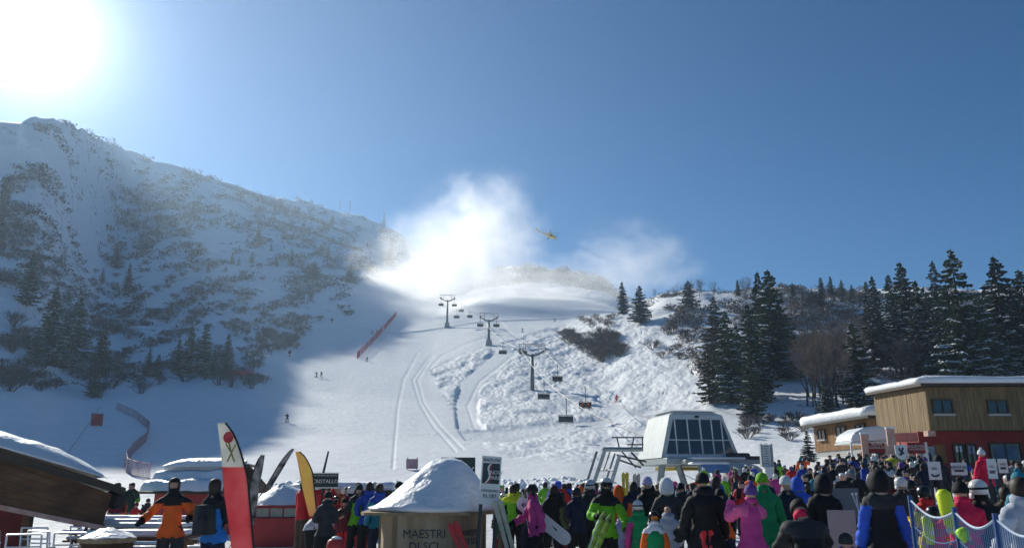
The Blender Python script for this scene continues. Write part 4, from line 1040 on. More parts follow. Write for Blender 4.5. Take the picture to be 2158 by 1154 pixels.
# salmon banner posts with red banner between
bp = empty('banner_gate', at_r(1848, 1000, 49).xy.to_3d(), 0, 'two salmon posts with a red lettered banner before the chalet', 'banner')
for (x0, top) in ((1821, 914), (1875, 903)):
    q = at_r(x0, top, 49) - bp.location; m2 = MB(); m2.box((q.x, q.y, q.z / 2), (.40, .34, q.z), rz=-.3); m2.build('post', M_POST, bp)
    m2 = MB(); m2.box((q.x, q.y, q.z + .05), (.46, .40, .1), rz=-.3); m2.build('post_cap', SNOW, bp)
a_, b_ = at_r(1829, 955, 49) - bp.location, at_r(1867, 932, 49) - bp.location
m2 = MB(); m2.box(((a_.x + b_.x) / 2, (a_.y + b_.y) / 2, (a_.z + b_.z) / 2), (b_.x - a_.x, .06, b_.z - a_.z)); m2.build('banner', M_CHRED, bp)
text_part('banner_text', 'SKI PASS\nSCUOLA SCI', .19, M_LETTER, bp, ((a_.x + b_.x) / 2, (a_.y + b_.y) / 2 - .05, (a_.z + b_.z) / 2 + .12), (R(90), 0, 0), sx=.85)
m2 = MB(); m2.box(((a_.x + b_.x) / 2, (a_.y + b_.y) / 2 + .3, a_.z - .35), (b_.x - a_.x, .06, .5)); m2.build('lower_panel', M_PINK, bp)
# sunlight on the red wall, painted as a pink slab; red notice beside it
pb = empty('red_notice_board', (0, 0, 0), 0, 'sunlit wall patch painted salmon and red lettered notice under the chalet overhang', 'notice board')
for (x0, x1, y0, y1, m_, nm, r_) in ((1880, 1936, 931, 911, M_PINK, 'sunlit_wall_panel', 50.3), (1912, 1950, 955, 931, M_CHRED, 'red_panel', 49), (1948, 1954, 975, 931, M_WHITE, 'post', 49.2)):
    a_, b_ = at_r(x0, y0, r_), at_r(x1, y1, r_); m2 = MB(); m2.box(((a_.x + b_.x) / 2, (a_.y + b_.y) / 2, (a_.z + b_.z) / 2), (b_.x - a_.x, .07, b_.z - a_.z), rz=math.atan2(b_.y - a_.y, b_.x - a_.x)); o = m2.build(nm, m_, pb)
    if nm == 'red_panel': text_part('panel_text', 'BIGLIETTERIA\nNOLEGGIO', .15, M_LETTER, pb, ((a_.x + b_.x) / 2, (a_.y + b_.y) / 2 - .1, (a_.z + b_.z) / 2), (R(90), 0, math.atan2(b_.y - a_.y, b_.x - a_.x)))
for x0 in (1895, 1930):
    q = at_r(x0, 931, 49.6); m2 = MB(); m2.box((q.x, q.y, q.z / 2), (.1, .1, q.z)); m2.build('post', M_POST, pb)
# white info pillar
ip = at_r(1618, 1000, 46); pi_ = empty('info_pillar', (ip.x, ip.y, ground_z(ip.x, ip.y)), 0, 'tall white framed information pillar with small print in the crowd', 'pillar')
zt2 = at_r(1618, 936, 46).z - pi_.location.z; zm2 = at_r(1618, 983, 46).z - pi_.location.z
m2 = MB(); m2.box((.05, 0, zm2 / 2 - .2), (.48, .45, zm2 + .4)); m2.build('base', M_WHITE, pi_)
for x in (-.27, .29): m2 = MB(); m2.box((x, 0, (zt2 + zm2) / 2 + .02), (.09, .3, zt2 - zm2 + .04)); m2.build('frame_post', M_GREY, pi_)
m2 = MB(); m2.box((.02, .02, (zt2 + zm2) / 2), (.46, .1, zt2 - zm2)); m2.build('panel', M_WHITE, pi_)
m2 = MB()
for k in range(9): m2.box((-.02 + .02 * (k % 3), -.045, zm2 + .18 + k * .13), (.28 - .04 * (k % 3), .02, .03))
o = m2.build('printed_lines', M_DLETTER, pi_); o['kind'] = 'stuff'
# low white domed tent and blue stall right of the station
tq = at_r(1562, 1004, 60); tt = empty('dome_tent', (tq.x, tq.y, ground_z(tq.x, tq.y)), 0, 'low beige domed tent behind the crowd right of the lift station', 'tent')
m2 = MB(); n = 14; hh = at_r(1562, 974, 60).z - tt.location.z
vs = []
for j, (rr_, z) in enumerate(((1.0, 0), (.98, .35), (.85, .65), (.6, .87), (.3, .97), (0.02, 1.0))):
    for k in range(n): a = 2 * math.pi * k / n; vs.append((math.cos(a) * rr_ * 1.9, math.sin(a) * rr_ * 2.2, z * hh))
m2.add(vs, [(j * n + k, j * n + (k + 1) % n, (j + 1) * n + (k + 1) % n, (j + 1) * n + k) for j in range(5) for k in range(n)]); m2.build('canvas', mat('beige_canvas', (.52, .50, .44), .8, var=.08, scale=2), tt, True)
sq = at_r(1500, 1000, 58); sb = empty('blue_stall', (sq.x, sq.y, ground_z(sq.x, sq.y)), 0, 'small white topped stall with a blue front panel by the lift station', 'stall')
hz = at_r(1500, 976, 58).z - sb.location.z
m2 = MB(); m2.box((.2, 0, hz - .35), (1.9, .8, .55)); m2.build('front_panel', mat('blue_panel', (.06, .16, .36), .5, var=.2, scale=4), sb)
m2 = MB(); m2.box((-.1, .3, hz + .02), (2.6, 1.4, .16)); m2.build('snow_top', SNOW, sb, bevel=.05)
for x in (-.8, 1.1): m2 = MB(); m2.tube([(x, .3, 0), (x, .3, hz - .05)], .05, 5); m2.build('leg', M_GREY, sb)

# ------------------------------------------------------------------ wooden hut at the left edge, seen along its deep eave
ht = empty('wooden_hut', (0, 0, 0), 0, 'dark brown wooden hut roof with thick snow at the left edge', 'hut')
r1 = 17.5
TL, TR = at_r(-60, 925, r1), at_r(262, 1026, r1); BL, BR = at_r(-60, 1050, r1), at_r(216, 1106, r1)
dd = (TR - TL); nrm = Vector((-dd.y, dd.x, 0)).normalized()     # pointing away from the camera
if nrm.y < 0: nrm = -nrm
nb = 6      # horizontal boards of the deep bargeboard
MLt, MRt = TL.lerp(BL, .08), at_r(236, 1040, r1)
for k in range(nb):
    a0, a1 = k / nb, (k + 1) / nb - .012; m2 = MB(); off = -nrm * (.02 * (k % 2))
    Lq0, Lq1 = MLt.lerp(BL, a0), MLt.lerp(BL, a1); Rq0, Rq1 = MRt.lerp(BR, a0), MRt.lerp(BR, a1)
    m2.prism([Lq0 + off, Rq0 + off, Rq1 + off, Lq1 + off], (0, 0, 0), nrm * .05); m2.build('board', M_BROWN, ht)
m2 = MB(); m2.prism([MLt + nrm * .055, MRt + nrm * .055, BR + nrm * .055, BL + nrm * .055], (0, 0, 0), nrm * .1); m2.build('back_board', M_FRAME, ht)
m2 = MB(); m2.prism([TL - nrm * .08, TR - nrm * .08, TR - nrm * .08 + Vector((.02, 0, -.14)), TL - nrm * .08 + Vector((0, 0, -.2))], (0, 0, 0), nrm * 5); m2.build('roof', M_FRAME, ht)
m2 = MB(); m2.prism([BL - nrm * .05, BR - nrm * .05, BR - nrm * .05 + Vector((0, 0, -.09)), BL - nrm * .05 + Vector((0, 0, -.09))], (0, 0, 0), nrm * .2); m2.build('bottom_rail', M_POST, ht)
m2 = MB(); q = at_r(252, 1040, r1); m2.box(q + nrm * .2 + Vector((-.05, 0, -.1)), (.36, .3, .34), M=Matrix.Rotation(R(18), 3, 'Y')); m2.build('gutter_end', M_BLACK, ht, bevel=.09)
SR = at_r(226, 1008, r1)
top = [TL + Vector((0, 0, .02)), SR.lerp(TL, .0) , SR + nrm * 4.6, TL + nrm * 4.6]
V = []; F = []; nx, ny = 26, 8
for i in range(nx + 1):
    t = i / nx; a = TL.lerp(SR, t)
    thick = .30 * min(1, (1 - t) * 2.6) ** .55 + .02
    for j in range(ny + 1):
        s = j / ny; V.append(a + nrm * (s * 4.6 - .12) + Vector((0, 0, .01)) + Vector((0, 0, thick * (1 - abs(2 * s - 1) ** 5 * .9) * (1 + .12 * mnoise.noise(Vector((i * .3, j * .5, 1)))))))
for i in range(nx):
    for j in range(ny): F.append((i * (ny + 1) + j, (i + 1) * (ny + 1) + j, (i + 1) * (ny + 1) + j + 1, i * (ny + 1) + j + 1))
b0 = len(V)
for i in range(nx + 1): V.append(TL.lerp(SR, i / nx) - nrm * .12 + Vector((0, 0, .005)))
for i in range(nx): F.append((i * (ny + 1), b0 + i, b0 + i + 1, (i + 1) * (ny + 1)))
obj('roof_snow', mesh_from('roof_snow', V, F, SNOW, None, True), ht)
m2 = MB(); a, b = at_r(-60, 1065, r1 + .8), at_r(62, 1085, r1 + .8); m2.prism([Vector((a.x, a.y, 0)), Vector((b.x, b.y, 0)), b, a], (0, 0, 0), nrm * 3); m2.build('wall', mat('hut_red', (.20, .03, .025), .7, var=.2, scale=3), ht)
for x0 in (60, 205): q = at_r(x0, 1085, r1 + .6); m2 = MB(); m2.box((q.x, q.y, q.z / 2), (.14, .14, q.z)); m2.build('post', M_BROWN, ht)
# ------------------------------------------------------------------ people
def cloth(name, c, rough=.75): return mat('cloth_' + name, c, rough, var=.16, scale=5, bump=.35, bscale=14, spec=.25)
CLV = dict(black=(.010, .011, .013), charcoal=(.03, .033, .037), navy=(.012, .018, .04), blue=(.018, .06, .34), sky=(.02, .17, .50), royal=(.03, .10, .55), teal=(.015, .20, .28),
      green=(.01, .26, .09), lime=(.16, .46, .02), neon=(.62, .72, .02), orange=(.80, .13, .015), red=(.50, .02, .025), crimson=(.62, .015, .07), magenta=(.48, .05, .22), pink=(.70, .12, .30), white=(.62, .64, .68),
      grey=(.22, .24, .26), pale=(.42, .45, .52), brown=(.08, .05, .035), olive=(.10, .12, .04), maroon=(.13, .012, .02), lilac=(.40, .36, .58), beige=(.36, .31, .24), yellow=(.70, .52, .03), purple=(.12, .06, .25), darkgreen=(.01, .05, .035))
CL = {k: cloth(k, v) for k, v in CLV.items()}
def cloth2(a, b, zc, flank=False):
    """jacket cloth with a yoke of another colour sewn on above chest height"""
    key = 'cloth_%s_%s_%.2f' % (a, b, zc)
    if key in MATS: return MATS[key]
    m = CL[a].copy(); m.name = key; n, l = m.node_tree.nodes, m.node_tree.links; p = n['Principled BSDF']
    src = p.inputs['Base Color'].links[0].from_socket; tc = next(x for x in n if x.type == 'TEX_COORD')
    sx = n.new('ShaderNodeSeparateXYZ'); l.new(tc.outputs['Object'], sx.inputs[0])
    gt = n.new('ShaderNodeMath'); gt.operation = 'GREATER_THAN'; l.new(sx.outputs['Z'], gt.inputs[0]); gt.inputs[1].default_value = zc
    mx = n.new('ShaderNodeMix'); mx.data_type = 'RGBA'; l.new(gt.outputs[0], mx.inputs[0]); l.new(src, mx.inputs[6])
    col = CLV[b]; mx.inputs[7].default_value = (*col, 1); l.new(mx.outputs[2], p.inputs['Base Color'])
    MATS[key] = m; return m
M_SKIN = mat('skin', (.52, .30, .21), .55, var=.06, scale=6); M_HAIR = mat('dark_hair', (.025, .016, .011), .6, var=.4, scale=20, stretch=(6, 6, 1)); M_HAIR2 = mat('fair_hair', (.22, .14, .07), .6, var=.35, scale=20, stretch=(6, 6, 1))
M_SHELL = mat('white_helmet', (.60, .61, .60), .3, var=.04); M_SHELLB = mat('black_helmet', (.015, .015, .017), .3, var=.1); M_LENS = mat('orange_lens', (.65, .20, .02), .12, spec=.8); M_LENSD = mat('dark_lens', (.02, .02, .03), .1, spec=.8)
M_FUR = mat('grey_fur', (.26, .24, .22), .95, var=.4, scale=18, bump=1, bscale=40)
M_BOOT = mat('ski_boot', (.05, .055, .06), .4, var=.3, scale=4)

def skeleton(lean=0, hp=0, armL=(5, 10, 15), armR=(5, 10, 15), legL=(2, 4), legR=(-2, 3), stance=.0, twist=0, build=1.0, sit=False):
    """joints of a figure facing -Y; arms (pitch, spread, elbow), legs (pitch, knee) in degrees"""
    J = {}; u = Vector((0, -math.sin(R(lean)), math.cos(R(lean)))); P = Vector((0, 0, .93))
    uh = Vector((0, -math.sin(R(lean * .6 + hp)), math.cos(R(lean * .6 + hp))))
    J['pelvis'] = (P, .135 * build, .11 * build); J['waist'] = (P + u * .17, .122 * build, .105 * build); J['chest'] = (P + u * .36, .148 * build, .11 * build); J['upper'] = (P + u * .47, .112 * build, .088)
    nb = P + u * .555; J['neck'] = (nb, .06, .06); J['chin'] = (nb + uh * .07 + Vector((0, -.012, 0)), .056, .064); J['head'] = (nb + uh * .15 + Vector((0, -.012, 0)), .076, .092); J['crown'] = (nb + uh * .212, .06, .074)
    E = [('pelvis', 'waist', 't'), ('waist', 'chest', 't'), ('chest', 'upper', 't'), ('upper', 'neck', 'n'), ('neck', 'chin', 'h'), ('chin', 'head', 'h'), ('head', 'crown', 'h')]
    for n_, s, arm, leg in (('L', 1, armL, legL), ('R', -1, armR, legR)):
        sh = P + u * .475 + Vector((s * .152 * (.6 + .4 * build), 0, 0)); J['sh' + n_] = (sh, .058 * build, .062 * build)
        a, b, e = arm; d = Vector((s * math.sin(R(b)), -math.sin(R(a)) * math.cos(R(b)), -math.cos(R(a)) * math.cos(R(b))))
        el = sh + d * .28; J['el' + n_] = (el, .043, .043)
        b2 = b - e * .55 if e > 0 else b; a2 = a + e
        d2 = Vector((s * math.sin(R(b2)) * .8, -math.sin(R(a2)), -math.cos(R(a2)))).normalized()
        wr = el + d2 * .245; J['wr' + n_] = (wr, .036, .036); J['ha' + n_] = (wr + d2 * .08, .04, .03)
        E += [('upper', 'sh' + n_, 'a'), ('sh' + n_, 'el' + n_, 'a'), ('el' + n_, 'wr' + n_, 'a'), ('wr' + n_, 'ha' + n_, 'g')]
        hip = P + Vector((s * .095, 0, -.06)); J['hi' + n_] = (hip, .10 * build, .105 * build)
        lp, kn = leg; dl = Vector((s * math.sin(R(4 + stance)), -math.sin(R(lp)), -math.cos(R(lp)))).normalized(); k = hip + dl * .40; J['kn' + n_] = (k, .068, .07)
        ds = Vector((s * math.sin(R(1 + stance)), -math.sin(R(lp - kn)), -math.cos(R(lp - kn)))).normalized(); an = k + ds * .40; J['an' + n_] = (an, .05, .055)
        J['to' + n_] = (an + Vector((s * .03, -.14, -.045)), .045, .038)
        E += [('pelvis', 'hi' + n_, 'p'), ('hi' + n_, 'kn' + n_, 'l'), ('kn' + n_, 'an' + n_, 'l'), ('an' + n_, 'to' + n_, 'f')]
    lo = min(J['an' + n_][0].z for n_ in 'LR') - .085
    for k in J: J[k] = (J[k][0] - Vector((0, 0, lo)), J[k][1], J[k][2])
    return J, E

def grow_body(J, E, level):
    names = list(J); bm_v = [tuple(J[k][0]) for k in names]; ed = [(names.index(a), names.index(b)) for a, b, _ in E]
    me_ = bpy.data.meshes.new('tmp'); me_.from_pydata(bm_v, ed, []); o = bpy.data.objects.new('tmp', me_); COL.objects.link(o)
    m_ = o.modifiers.new('skin', 'SKIN'); m_.use_smooth_shade = True; m_.branch_smoothing = .6
    sv = me_.skin_vertices[0].data
    for i, k in enumerate(names): sv[i].radius = (J[k][1], J[k][2]); sv[i].use_root = (k == 'pelvis')
    if level: sb_ = o.modifiers.new('sub', 'SUBSURF'); sb_.levels = level; sb_.render_levels = level
    bpy.context.view_layer.update()
    ev = o.evaluated_get(bpy.context.evaluated_depsgraph_get()); em = ev.to_mesh()
    V = np.array([v.co[:] for v in em.vertices]); F = [tuple(p.vertices) for p in em.polygons]; N = np.array([v.normal[:] for v in em.vertices])
    ev.to_mesh_clear(); bpy.data.objects.remove(o); bpy.data.meshes.remove(me_)
    lab = []
    segs = [(np.array(J[a][0]), np.array(J[b][0]), (J[a][1] + J[b][1]) / 2, t) for a, b, t in E]
    D = []
    for a, b, r_, t in segs:
        ab = b - a; tt = np.clip(((V - a) @ ab) / (ab @ ab), 0, 1); D.append(np.linalg.norm(V - a - tt[:, None] * ab, axis=1) - r_)
    ix = np.argmin(np.array(D), 0); lab = np.array([segs[i][3] for i in ix])
    return V, F, N, lab

POSE = dict(
    stand=dict(armL=(8, 12, 18), armR=(4, 14, 14)), wait=dict(armL=(10, 16, 95), armR=(12, 14, 88), legL=(6, 6)), pocket=dict(armL=(-12, 24, 62), armR=(-12, 24, 62)), photo=dict(armL=(62, 18, 88), armR=(66, 20, 82), hp=-6),
    point=dict(armL=(8, 12, 20), armR=(70, 16, 95)), walk=dict(legL=(26, 10), legR=(-20, 16), armL=(-22, 12, 24), armR=(28, 10, 40), lean=4), bend=dict(lean=78, hp=10, armL=(-12, 10, 30), armR=(-4, 12, 30), legL=(12, 14), legR=(6, 12)),
    lean=dict(armL=(4, 40, 66), armR=(6, 44, 60), stance=4), hunch=dict(lean=24, hp=28, armL=(34, 18, 66), armR=(38, 16, 60), build=1.18), carry=dict(armL=(10, 26, 30), armR=(16, 24, 70)), big=dict(armL=(8, 20, 28), armR=(6, 22, 24), build=1.2, stance=2),
    sit=dict(legL=(80, 74), legR=(80, 74), armL=(28, 10, 50), armR=(28, 10, 50)), ski=dict(lean=28, hp=-10, legL=(42, 62), legR=(38, 60), armL=(30, 26, 60), armR=(30, 26, 60), stance=6))
_cache = {}
def body_meshes(pose, level=2, coat=False):
    key = (pose, level, coat)
    if key in _cache: return _cache[key]
    J, E = skeleton(**POSE[pose]); V, F, N, lab = grow_body(J, E, level)
    hz = J['pelvis'][0].z
    def sub(keep, off, wr, name, slots, seed=0, flare=0.0):
        fs = [f for f in F if all(keep[i] for i in f)]
        used = sorted({i for f in fs for i in f}); mp = {a: i for i, a in enumerate(used)}
        vv = V[used].copy(); nn = N[used]
        for q in range(len(vv)):
            p = Vector(vv[q]); w = mnoise.noise(p * 9 + Vector((seed, 3, 1))) * wr + mnoise.noise(Vector((p.x * 14, p.y * 14, p.z * 26 + seed))) * wr * .6
            vv[q] += nn[q] * (off + w + flare * max(0, (hz + .25 - p.z)))
        mi = None
        if slots > 1:
            mi = []
            for f in fs:
                l = lab[f[0]]; z = V[list(f)].mean(0)
                mi.append(1 if (l == 'a') else (2 if z[2] > J['chest'][0].z + .055 and abs((z - np.array(J['chest'][0]))[0]) < .5 and l in 'tn' else 0))
        me_ = mesh_from(name, vv, [tuple(mp[i] for i in f) for f in fs], None, None, True)
        for k in range(slots): me_.materials.append(CL['black'])
        if mi: me_.polygons.foreach_set('material_index', np.array(mi, dtype=np.int32))
        return me_
    zc = hz - (.34 if coat else .13)
    isT = np.isin(lab, ['t', 'a', 'n']); low = np.isin(lab, ['p', 'l']) & (V[:, 2] > zc) & (POSE[pose].get('legL', (0, 0))[0] < 40)
    if pose == 'bend': low = np.isin(lab, ['p'])
    M = {}
    M['body'] = mesh_from('body', V, F, M_SKIN, None, True)
    nk = np.array(J['neck'][0]); top_ok = ~((lab == 'n') & (np.linalg.norm(V - nk, axis=1) < .055))
    M['jacket'] = sub((isT & top_ok) | low, .028, .028, 'jacket', 3, 2, .10 if coat else .05)
    M['trousers'] = sub(np.isin(lab, ['l', 'p']) | ((lab == 't') & (V[:, 2] < hz + .1)), .022, .012, 'trousers', 1, 5)
    M['boots'] = sub(np.isin(lab, ['f']) | ((lab == 'l') & (V[:, 2] < min(J['anL'][0].z, J['anR'][0].z) + .16)), .035, .0, 'boots', 1)
    M['J'] = J
    # gloves: palm, four fingers and a thumb, curled
    for n_, s in (('L', 1), ('R', -1)):
        w = J['wr' + n_][0]; h = J['ha' + n_][0]; d = (h - w).normalized(); e_ = J['el' + n_][0]
        side = d.cross(Vector((0, 1, 0)));
        if side.length < .2: side = d.cross(Vector((1, 0, 0)))
        side.normalize(); pn = d.cross(side)
        g_ = MB(); g_.tube([w - d * .03, w + d * .02, w + d * .075, w + d * .10], [.042, .046, .046, .036], 8)
        for k in range(4):
            o_ = side * (-.03 + .02 * k); L_ = (.055, .068, .064, .05)[k]
            g_.tube([w + d * .09 + o_, w + d * (.09 + L_ * .5) + o_ + pn * .008 * s, w + d * (.09 + L_ * .85) + o_ + pn * .03 * s], [.0125, .012, .010], 5)
        g_.tube([w + d * .04 + side * .035, w + d * .07 + side * .065, w + d * .105 + side * .062 + pn * .01], [.014, .014, .011], 5)
        me_ = mesh_from('glove', g_.v, g_.f, None, None, True); me_.materials.append(CL['black']); M['glove' + n_] = me_
    _cache[key] = M; return M
_gear = {}
def gear(kind):
    if kind in _gear: return _gear[kind]
    m_ = MB(); M3 = None
    if kind == 'helmet':
        m_.lathe([(.123, -.055), (.130, .0), (.126, .06), (.102, .112), (.06, .142), (.005, .152)], n=16, sx=.95, sy=1.08)
        for s in (-1, 1): m_.box((s * .112, .005, -.075), (.025, .085, .075))
    elif kind == 'beanie':
        m_.lathe([(.106, -.02), (.113, .0), (.114, .025), (.108, .045), (.098, .09), (.066, .13), (.02, .148), (.004, .15)], n=16, sx=.95, sy=1.1)
    elif kind == 'bobble':
        m_.lathe([(.106, -.02), (.113, .0), (.114, .025), (.108, .045), (.098, .09), (.066, .13), (.02, .148), (.004, .15)], n=16, sx=.95, sy=1.1)
        m_.lathe([(.01, .13), (.035, .145), (.045, .17), (.035, .195), (.01, .208)], n=10)
    elif kind == 'hood':
        m_.lathe([(.13, -.16), (.15, -.08), (.145, 0), (.128, .07), (.09, .125), (.04, .15), (.004, .155)], n=16, sx=.95, sy=1.15, c=(0, .02, 0))
    elif kind == 'hair':
        m_.lathe([(.07, -.14), (.105, -.10), (.114, -.02), (.112, .04), (.095, .09), (.06, .122), (.004, .135)], n=16, sx=.93, sy=1.08, c=(0, .022, 0))
    elif kind == 'longhair':
        m_.lathe([(.055, -.30), (.10, -.24), (.108, -.12), (.116, -.02), (.112, .04), (.095, .09), (.06, .122), (.004, .135)], n=16, sx=1.0, sy=1.02, c=(0, .034, 0))
    elif kind == 'goggles':
        m_.prism([(-.078, -.105, -.028), (-.03, -.125, -.03), (.03, -.125, -.03), (.078, -.105, -.028), (.08, -.1, .028), (.03, -.122, .034), (-.03, -.122, .034), (-.08, -.1, .028)], (0, 0, 0), (0, .03, 0))
    elif kind == 'strap':
        m_.lathe([(.1345, -.012), (.1345, .018)], n=16, sx=.95, sy=1.08)
    elif kind == 'face':
        m_.add([(-.014, -.10, -.03), (.014, -.10, -.03), (0, -.135, -.028), (0, -.098, .022)], [(0, 1, 2), (0, 2, 3), (2, 1, 3)])
        for s in (-1, 1):
            m_.lathe([(.002, -.022), (.016, -.012), (.018, .01), (.006, .024)], c=(s * .094, .0, -.015), n=6, sx=.5)
        m_.box((0, -.099, -.062), (.042, .01, .01)); [m_.box((s * .034, -.101, .022), (.026, .008, .012)) for s in (-1, 1)]
    elif kind == 'collar':
        m_.lathe([(.085, -.15), (.098, -.12), (.096, -.075), (.086, -.065)], n=14, sx=1, sy=1.08, c=(0, .012, 0))
    elif kind == 'hood_down':
        m_.lathe([(.07, -.17), (.115, -.145), (.125, -.10), (.10, -.065), (.07, -.075)], n=14, sx=1.0, sy=.85, c=(0, .065, 0), M=Matrix.Rotation(R(-14), 3, 'X'))
    elif kind == 'backpack':
        m_.box((0, .20, -.44), (.29, .17, .42), taper=.86); m_.box((0, .30, -.50), (.22, .06, .24), taper=.9)
        for s in (-1, 1): m_.tube([(s * .10, .14, -.26), (s * .12, .02, -.215), (s * .12, -.11, -.27), (s * .13, -.13, -.42), (s * .15, .0, -.6), (s * .12, .14, -.62)], .02, 4)
    elif kind == 'bib':
        m_.lathe([(.185, -.68), (.20, -.55), (.205, -.42), (.17, -.30), (.13, -.245)], n=18, sx=1.0, sy=.82, c=(0, .0, 0))
    elif kind == 'phone': m_.box((0, 0, 0), (.075, .01, .15))
    if kind in ('hair', 'longhair', 'hood', 'helmet', 'beanie', 'bobble'):
        lim = {'hair': (-.035, .055), 'longhair': (-.03, .06), 'hood': (-.07, .075), 'helmet': (-.05, .04), 'beanie': (-.04, .012), 'bobble': (-.04, .012)}[kind]
        m_.f = [f for f in m_.f if not (sum(m_.v[i][1] for i in f) / len(f) < lim[0] and sum(m_.v[i][2] for i in f) / len(f) < lim[1])]
    GS = .85 if kind in ('helmet', 'beanie', 'bobble', 'hood', 'hair', 'longhair', 'goggles', 'strap', 'face', 'collar') else 1.0
    m_.v = [(a * GS, b * GS, c * GS) for a, b, c in m_.v]
    me_ = mesh_from(kind, m_.v, m_.f, None, None, kind not in ('goggles', 'phone'))
    me_.materials.append(CL['black']); _gear[kind] = me_; return me_
def setm(o, *ms):
    for i, m_ in enumerate(ms):
        o.material_slots[i].link = 'OBJECT'; o.material_slots[i].material = m_
NAMES = dict(helmet='helmet', beanie='beanie', bobble='bobble_hat', hood='hood', hair='hair', longhair='hair', goggles='goggles', strap='goggle_strap', face='face', collar='collar', backpack='backpack', bib='race_bib', phone='phone', hood_down='folded_hood')
def person(px_, top, r, yaw, pose, jacket, trousers, head, label, headcol=None, sleeves=None, yoke=None, extra=(), gloves='black', group=None, level=2, coat=False, z0=None, boots=None, hmin=.6, hmax=1.12, bibcol=None):
    if z0 is None: r = r * 1.13 if r < 17 else r
    q = at_r(px_, top, r); gz_ = ground_z(q.x, q.y) if z0 is None else z0
    extra_h = {'hood': .132, 'helmet': .13, 'beanie': .128, 'bobble': .17, 'hair': .115, 'longhair': .115, None: .1}[head]
    M = body_meshes(pose, level, coat); J = M['J']; H = J['head'][0].z + extra_h * .93
    s = min(hmax, max(hmin, (q.z - gz_) / H))
    base = Vector((q.x, q.y, gz_ - (.02 if z0 is None else 0)))
    if z0 is None and (q.z - gz_) / H < hmin: pass
    root = obj('person', M['body'], None, base, (R(rnd.uniform(-2.5, 2.5)), R(rnd.uniform(-2.5, 2.5)), R(yaw + rnd.uniform(-9, 9)))); root.scale = (s, s, s); tag(root, label, 'person', group)
    body_m = cloth2(jacket, yoke, J['chest'][0].z + .02) if yoke and yoke != jacket else CL[jacket]; j = obj('jacket', M['jacket'], root); setm(j, body_m, cloth2(sleeves, yoke, J['chest'][0].z + .06) if sleeves and yoke and sleeves != yoke else CL[sleeves or jacket], body_m)
    t = obj('trousers', M['trousers'], root); setm(t, CL[trousers])
    b = obj('boots', M['boots'], root); setm(b, boots or M_BOOT)
    for n_ in 'LR': g_ = obj('glove', M['glove' + n_], root); setm(g_, CL[gloves] if gloves != 'skin' else M_SKIN)
    hc = J['head'][0]; hd = (J['crown'][0] - J['neck'][0]).normalized(); tilt = math.atan2(-hd.y, hd.z)
    def put(kind, m_, at=None, rot=None, rr=None):
        o = obj(NAMES[kind], gear(kind), root, hc if at is None else at, (tilt, 0, 0) if rot is None else rot); setm(o, m_); return o
    if head: put(head, headcol if headcol is not None and not isinstance(headcol, str) else (CL[headcol] if headcol else (M_HAIR if 'hair' in head else CL[jacket])))
    if 'face' in extra: put('face', M_SKIN)
    if 'goggles' in extra: put('goggles', M_LENS if bibcol else M_LENSD)
    if 'strap' in extra: put('strap', CL['black'], hc + Vector((0, 0, .02)))
    if 'collar' in extra: put('collar', CL[yoke or jacket])
    if 'redcollar' in extra: put('collar', CL['crimson'])
    if head != 'hood' and 'redcollar' not in extra and pose != 'bend' and rnd.random() < .6: put('hood_down', CL[yoke or jacket])
    if 'furcollar' in extra:
        o = put('collar', M_FUR); o.scale = (1.25, 1.25, 1.25)
    lt = R(POSE[pose].get('lean', 0))
    if 'backpack' in extra:
        o = put('backpack', CL['charcoal'], J['neck'][0] + Vector((0, 0, .12)), (lt, 0, 0))
    if 'bib' in extra: put('bib', CL[bibcol or 'white'], J['neck'][0] + Vector((0, 0, .15)), (lt, 0, 0))
    if 'phone' in extra: put('phone', CL['black'], J['haL'][0].lerp(J['haR'][0], .5) + Vector((0, -.03, .06)), (R(-10), 0, 0))
    return root
def held_poles(root_px, r, m_, label, side=1):
    pass
# --- the people near enough to tell apart: (column, top row, range, yaw, ...); yaw 0 faces the camera
P_ = person
P_(377, 1003, 12.6, 4, 'lean', 'orange', 'charcoal', 'hair', 'man in an orange and black jacket leaning with both elbows out', None, 'orange', 'black', ('face', 'collar'), gloves='black')
P_(466, 1005, 11.4, 160, 'wait', 'sky', 'navy', 'hair', 'man seen from behind in a bright blue and black jacket with a dark bag', None, 'black', 'black', ('backpack', 'collar'))
P_(652, 1070, 17.5, 96, 'bend', 'pale', 'black', 'hair', 'person in a pale grey jacket bending down beside the red kiosk')
P_(686, 1032, 13.6, 215, 'wait', 'charcoal', 'black', 'beanie', 'person in a charcoal jacket and beanie standing by the yellow feather flag', 'black', extra=('collar',))
P_(712, 1042, 19.5, 30, 'point', 'red', 'black', 'helmet', 'person in a red jacket behind the charcoal one near the CRISTALLO sign', M_SHELLB)
P_(731, 1046, 18.6, 190, 'stand', 'maroon', 'red', 'beanie', 'person in a dark jacket and bright red trousers', 'black')
P_(753, 1017, 18.5, 185, 'stand', 'lime', 'black', 'beanie', 'person in a lime and black jacket with a green beanie', 'darkgreen', 'darkgreen', 'charcoal')
P_(776, 1013, 16.2, 178, 'pocket', 'blue', 'black', 'hair', 'tall man in a plain blue jacket seen from behind')
P_(803, 1016, 17.4, 205, 'stand', 'teal', 'navy', 'hair', 'person in a blue teal jacket right beside the tall man in blue', None, 'teal', 'blue')
P_(836, 1012, 16.8, 150, 'walk', 'olive', 'brown', 'beanie', 'person in an olive jacket half hidden by the snowy booth roof', 'black')
P_(668, 1060, 22, 20, 'stand', 'brown', 'black', 'hair', 'person in a brown jacket behind the bending one')
P_(1058, 1036, 19, 200, 'stand', 'darkgreen', 'black', 'helmet', 'skier in dark green with white helmet right of the booth', M_SHELL, extra=('strap',))
P_(1086, 1018, 16.6, 200, 'photo', 'lime', 'black', 'hair', 'person in a lime jacket with both hands raised right of the booth', None, 'lime', 'neon', ('phone',))
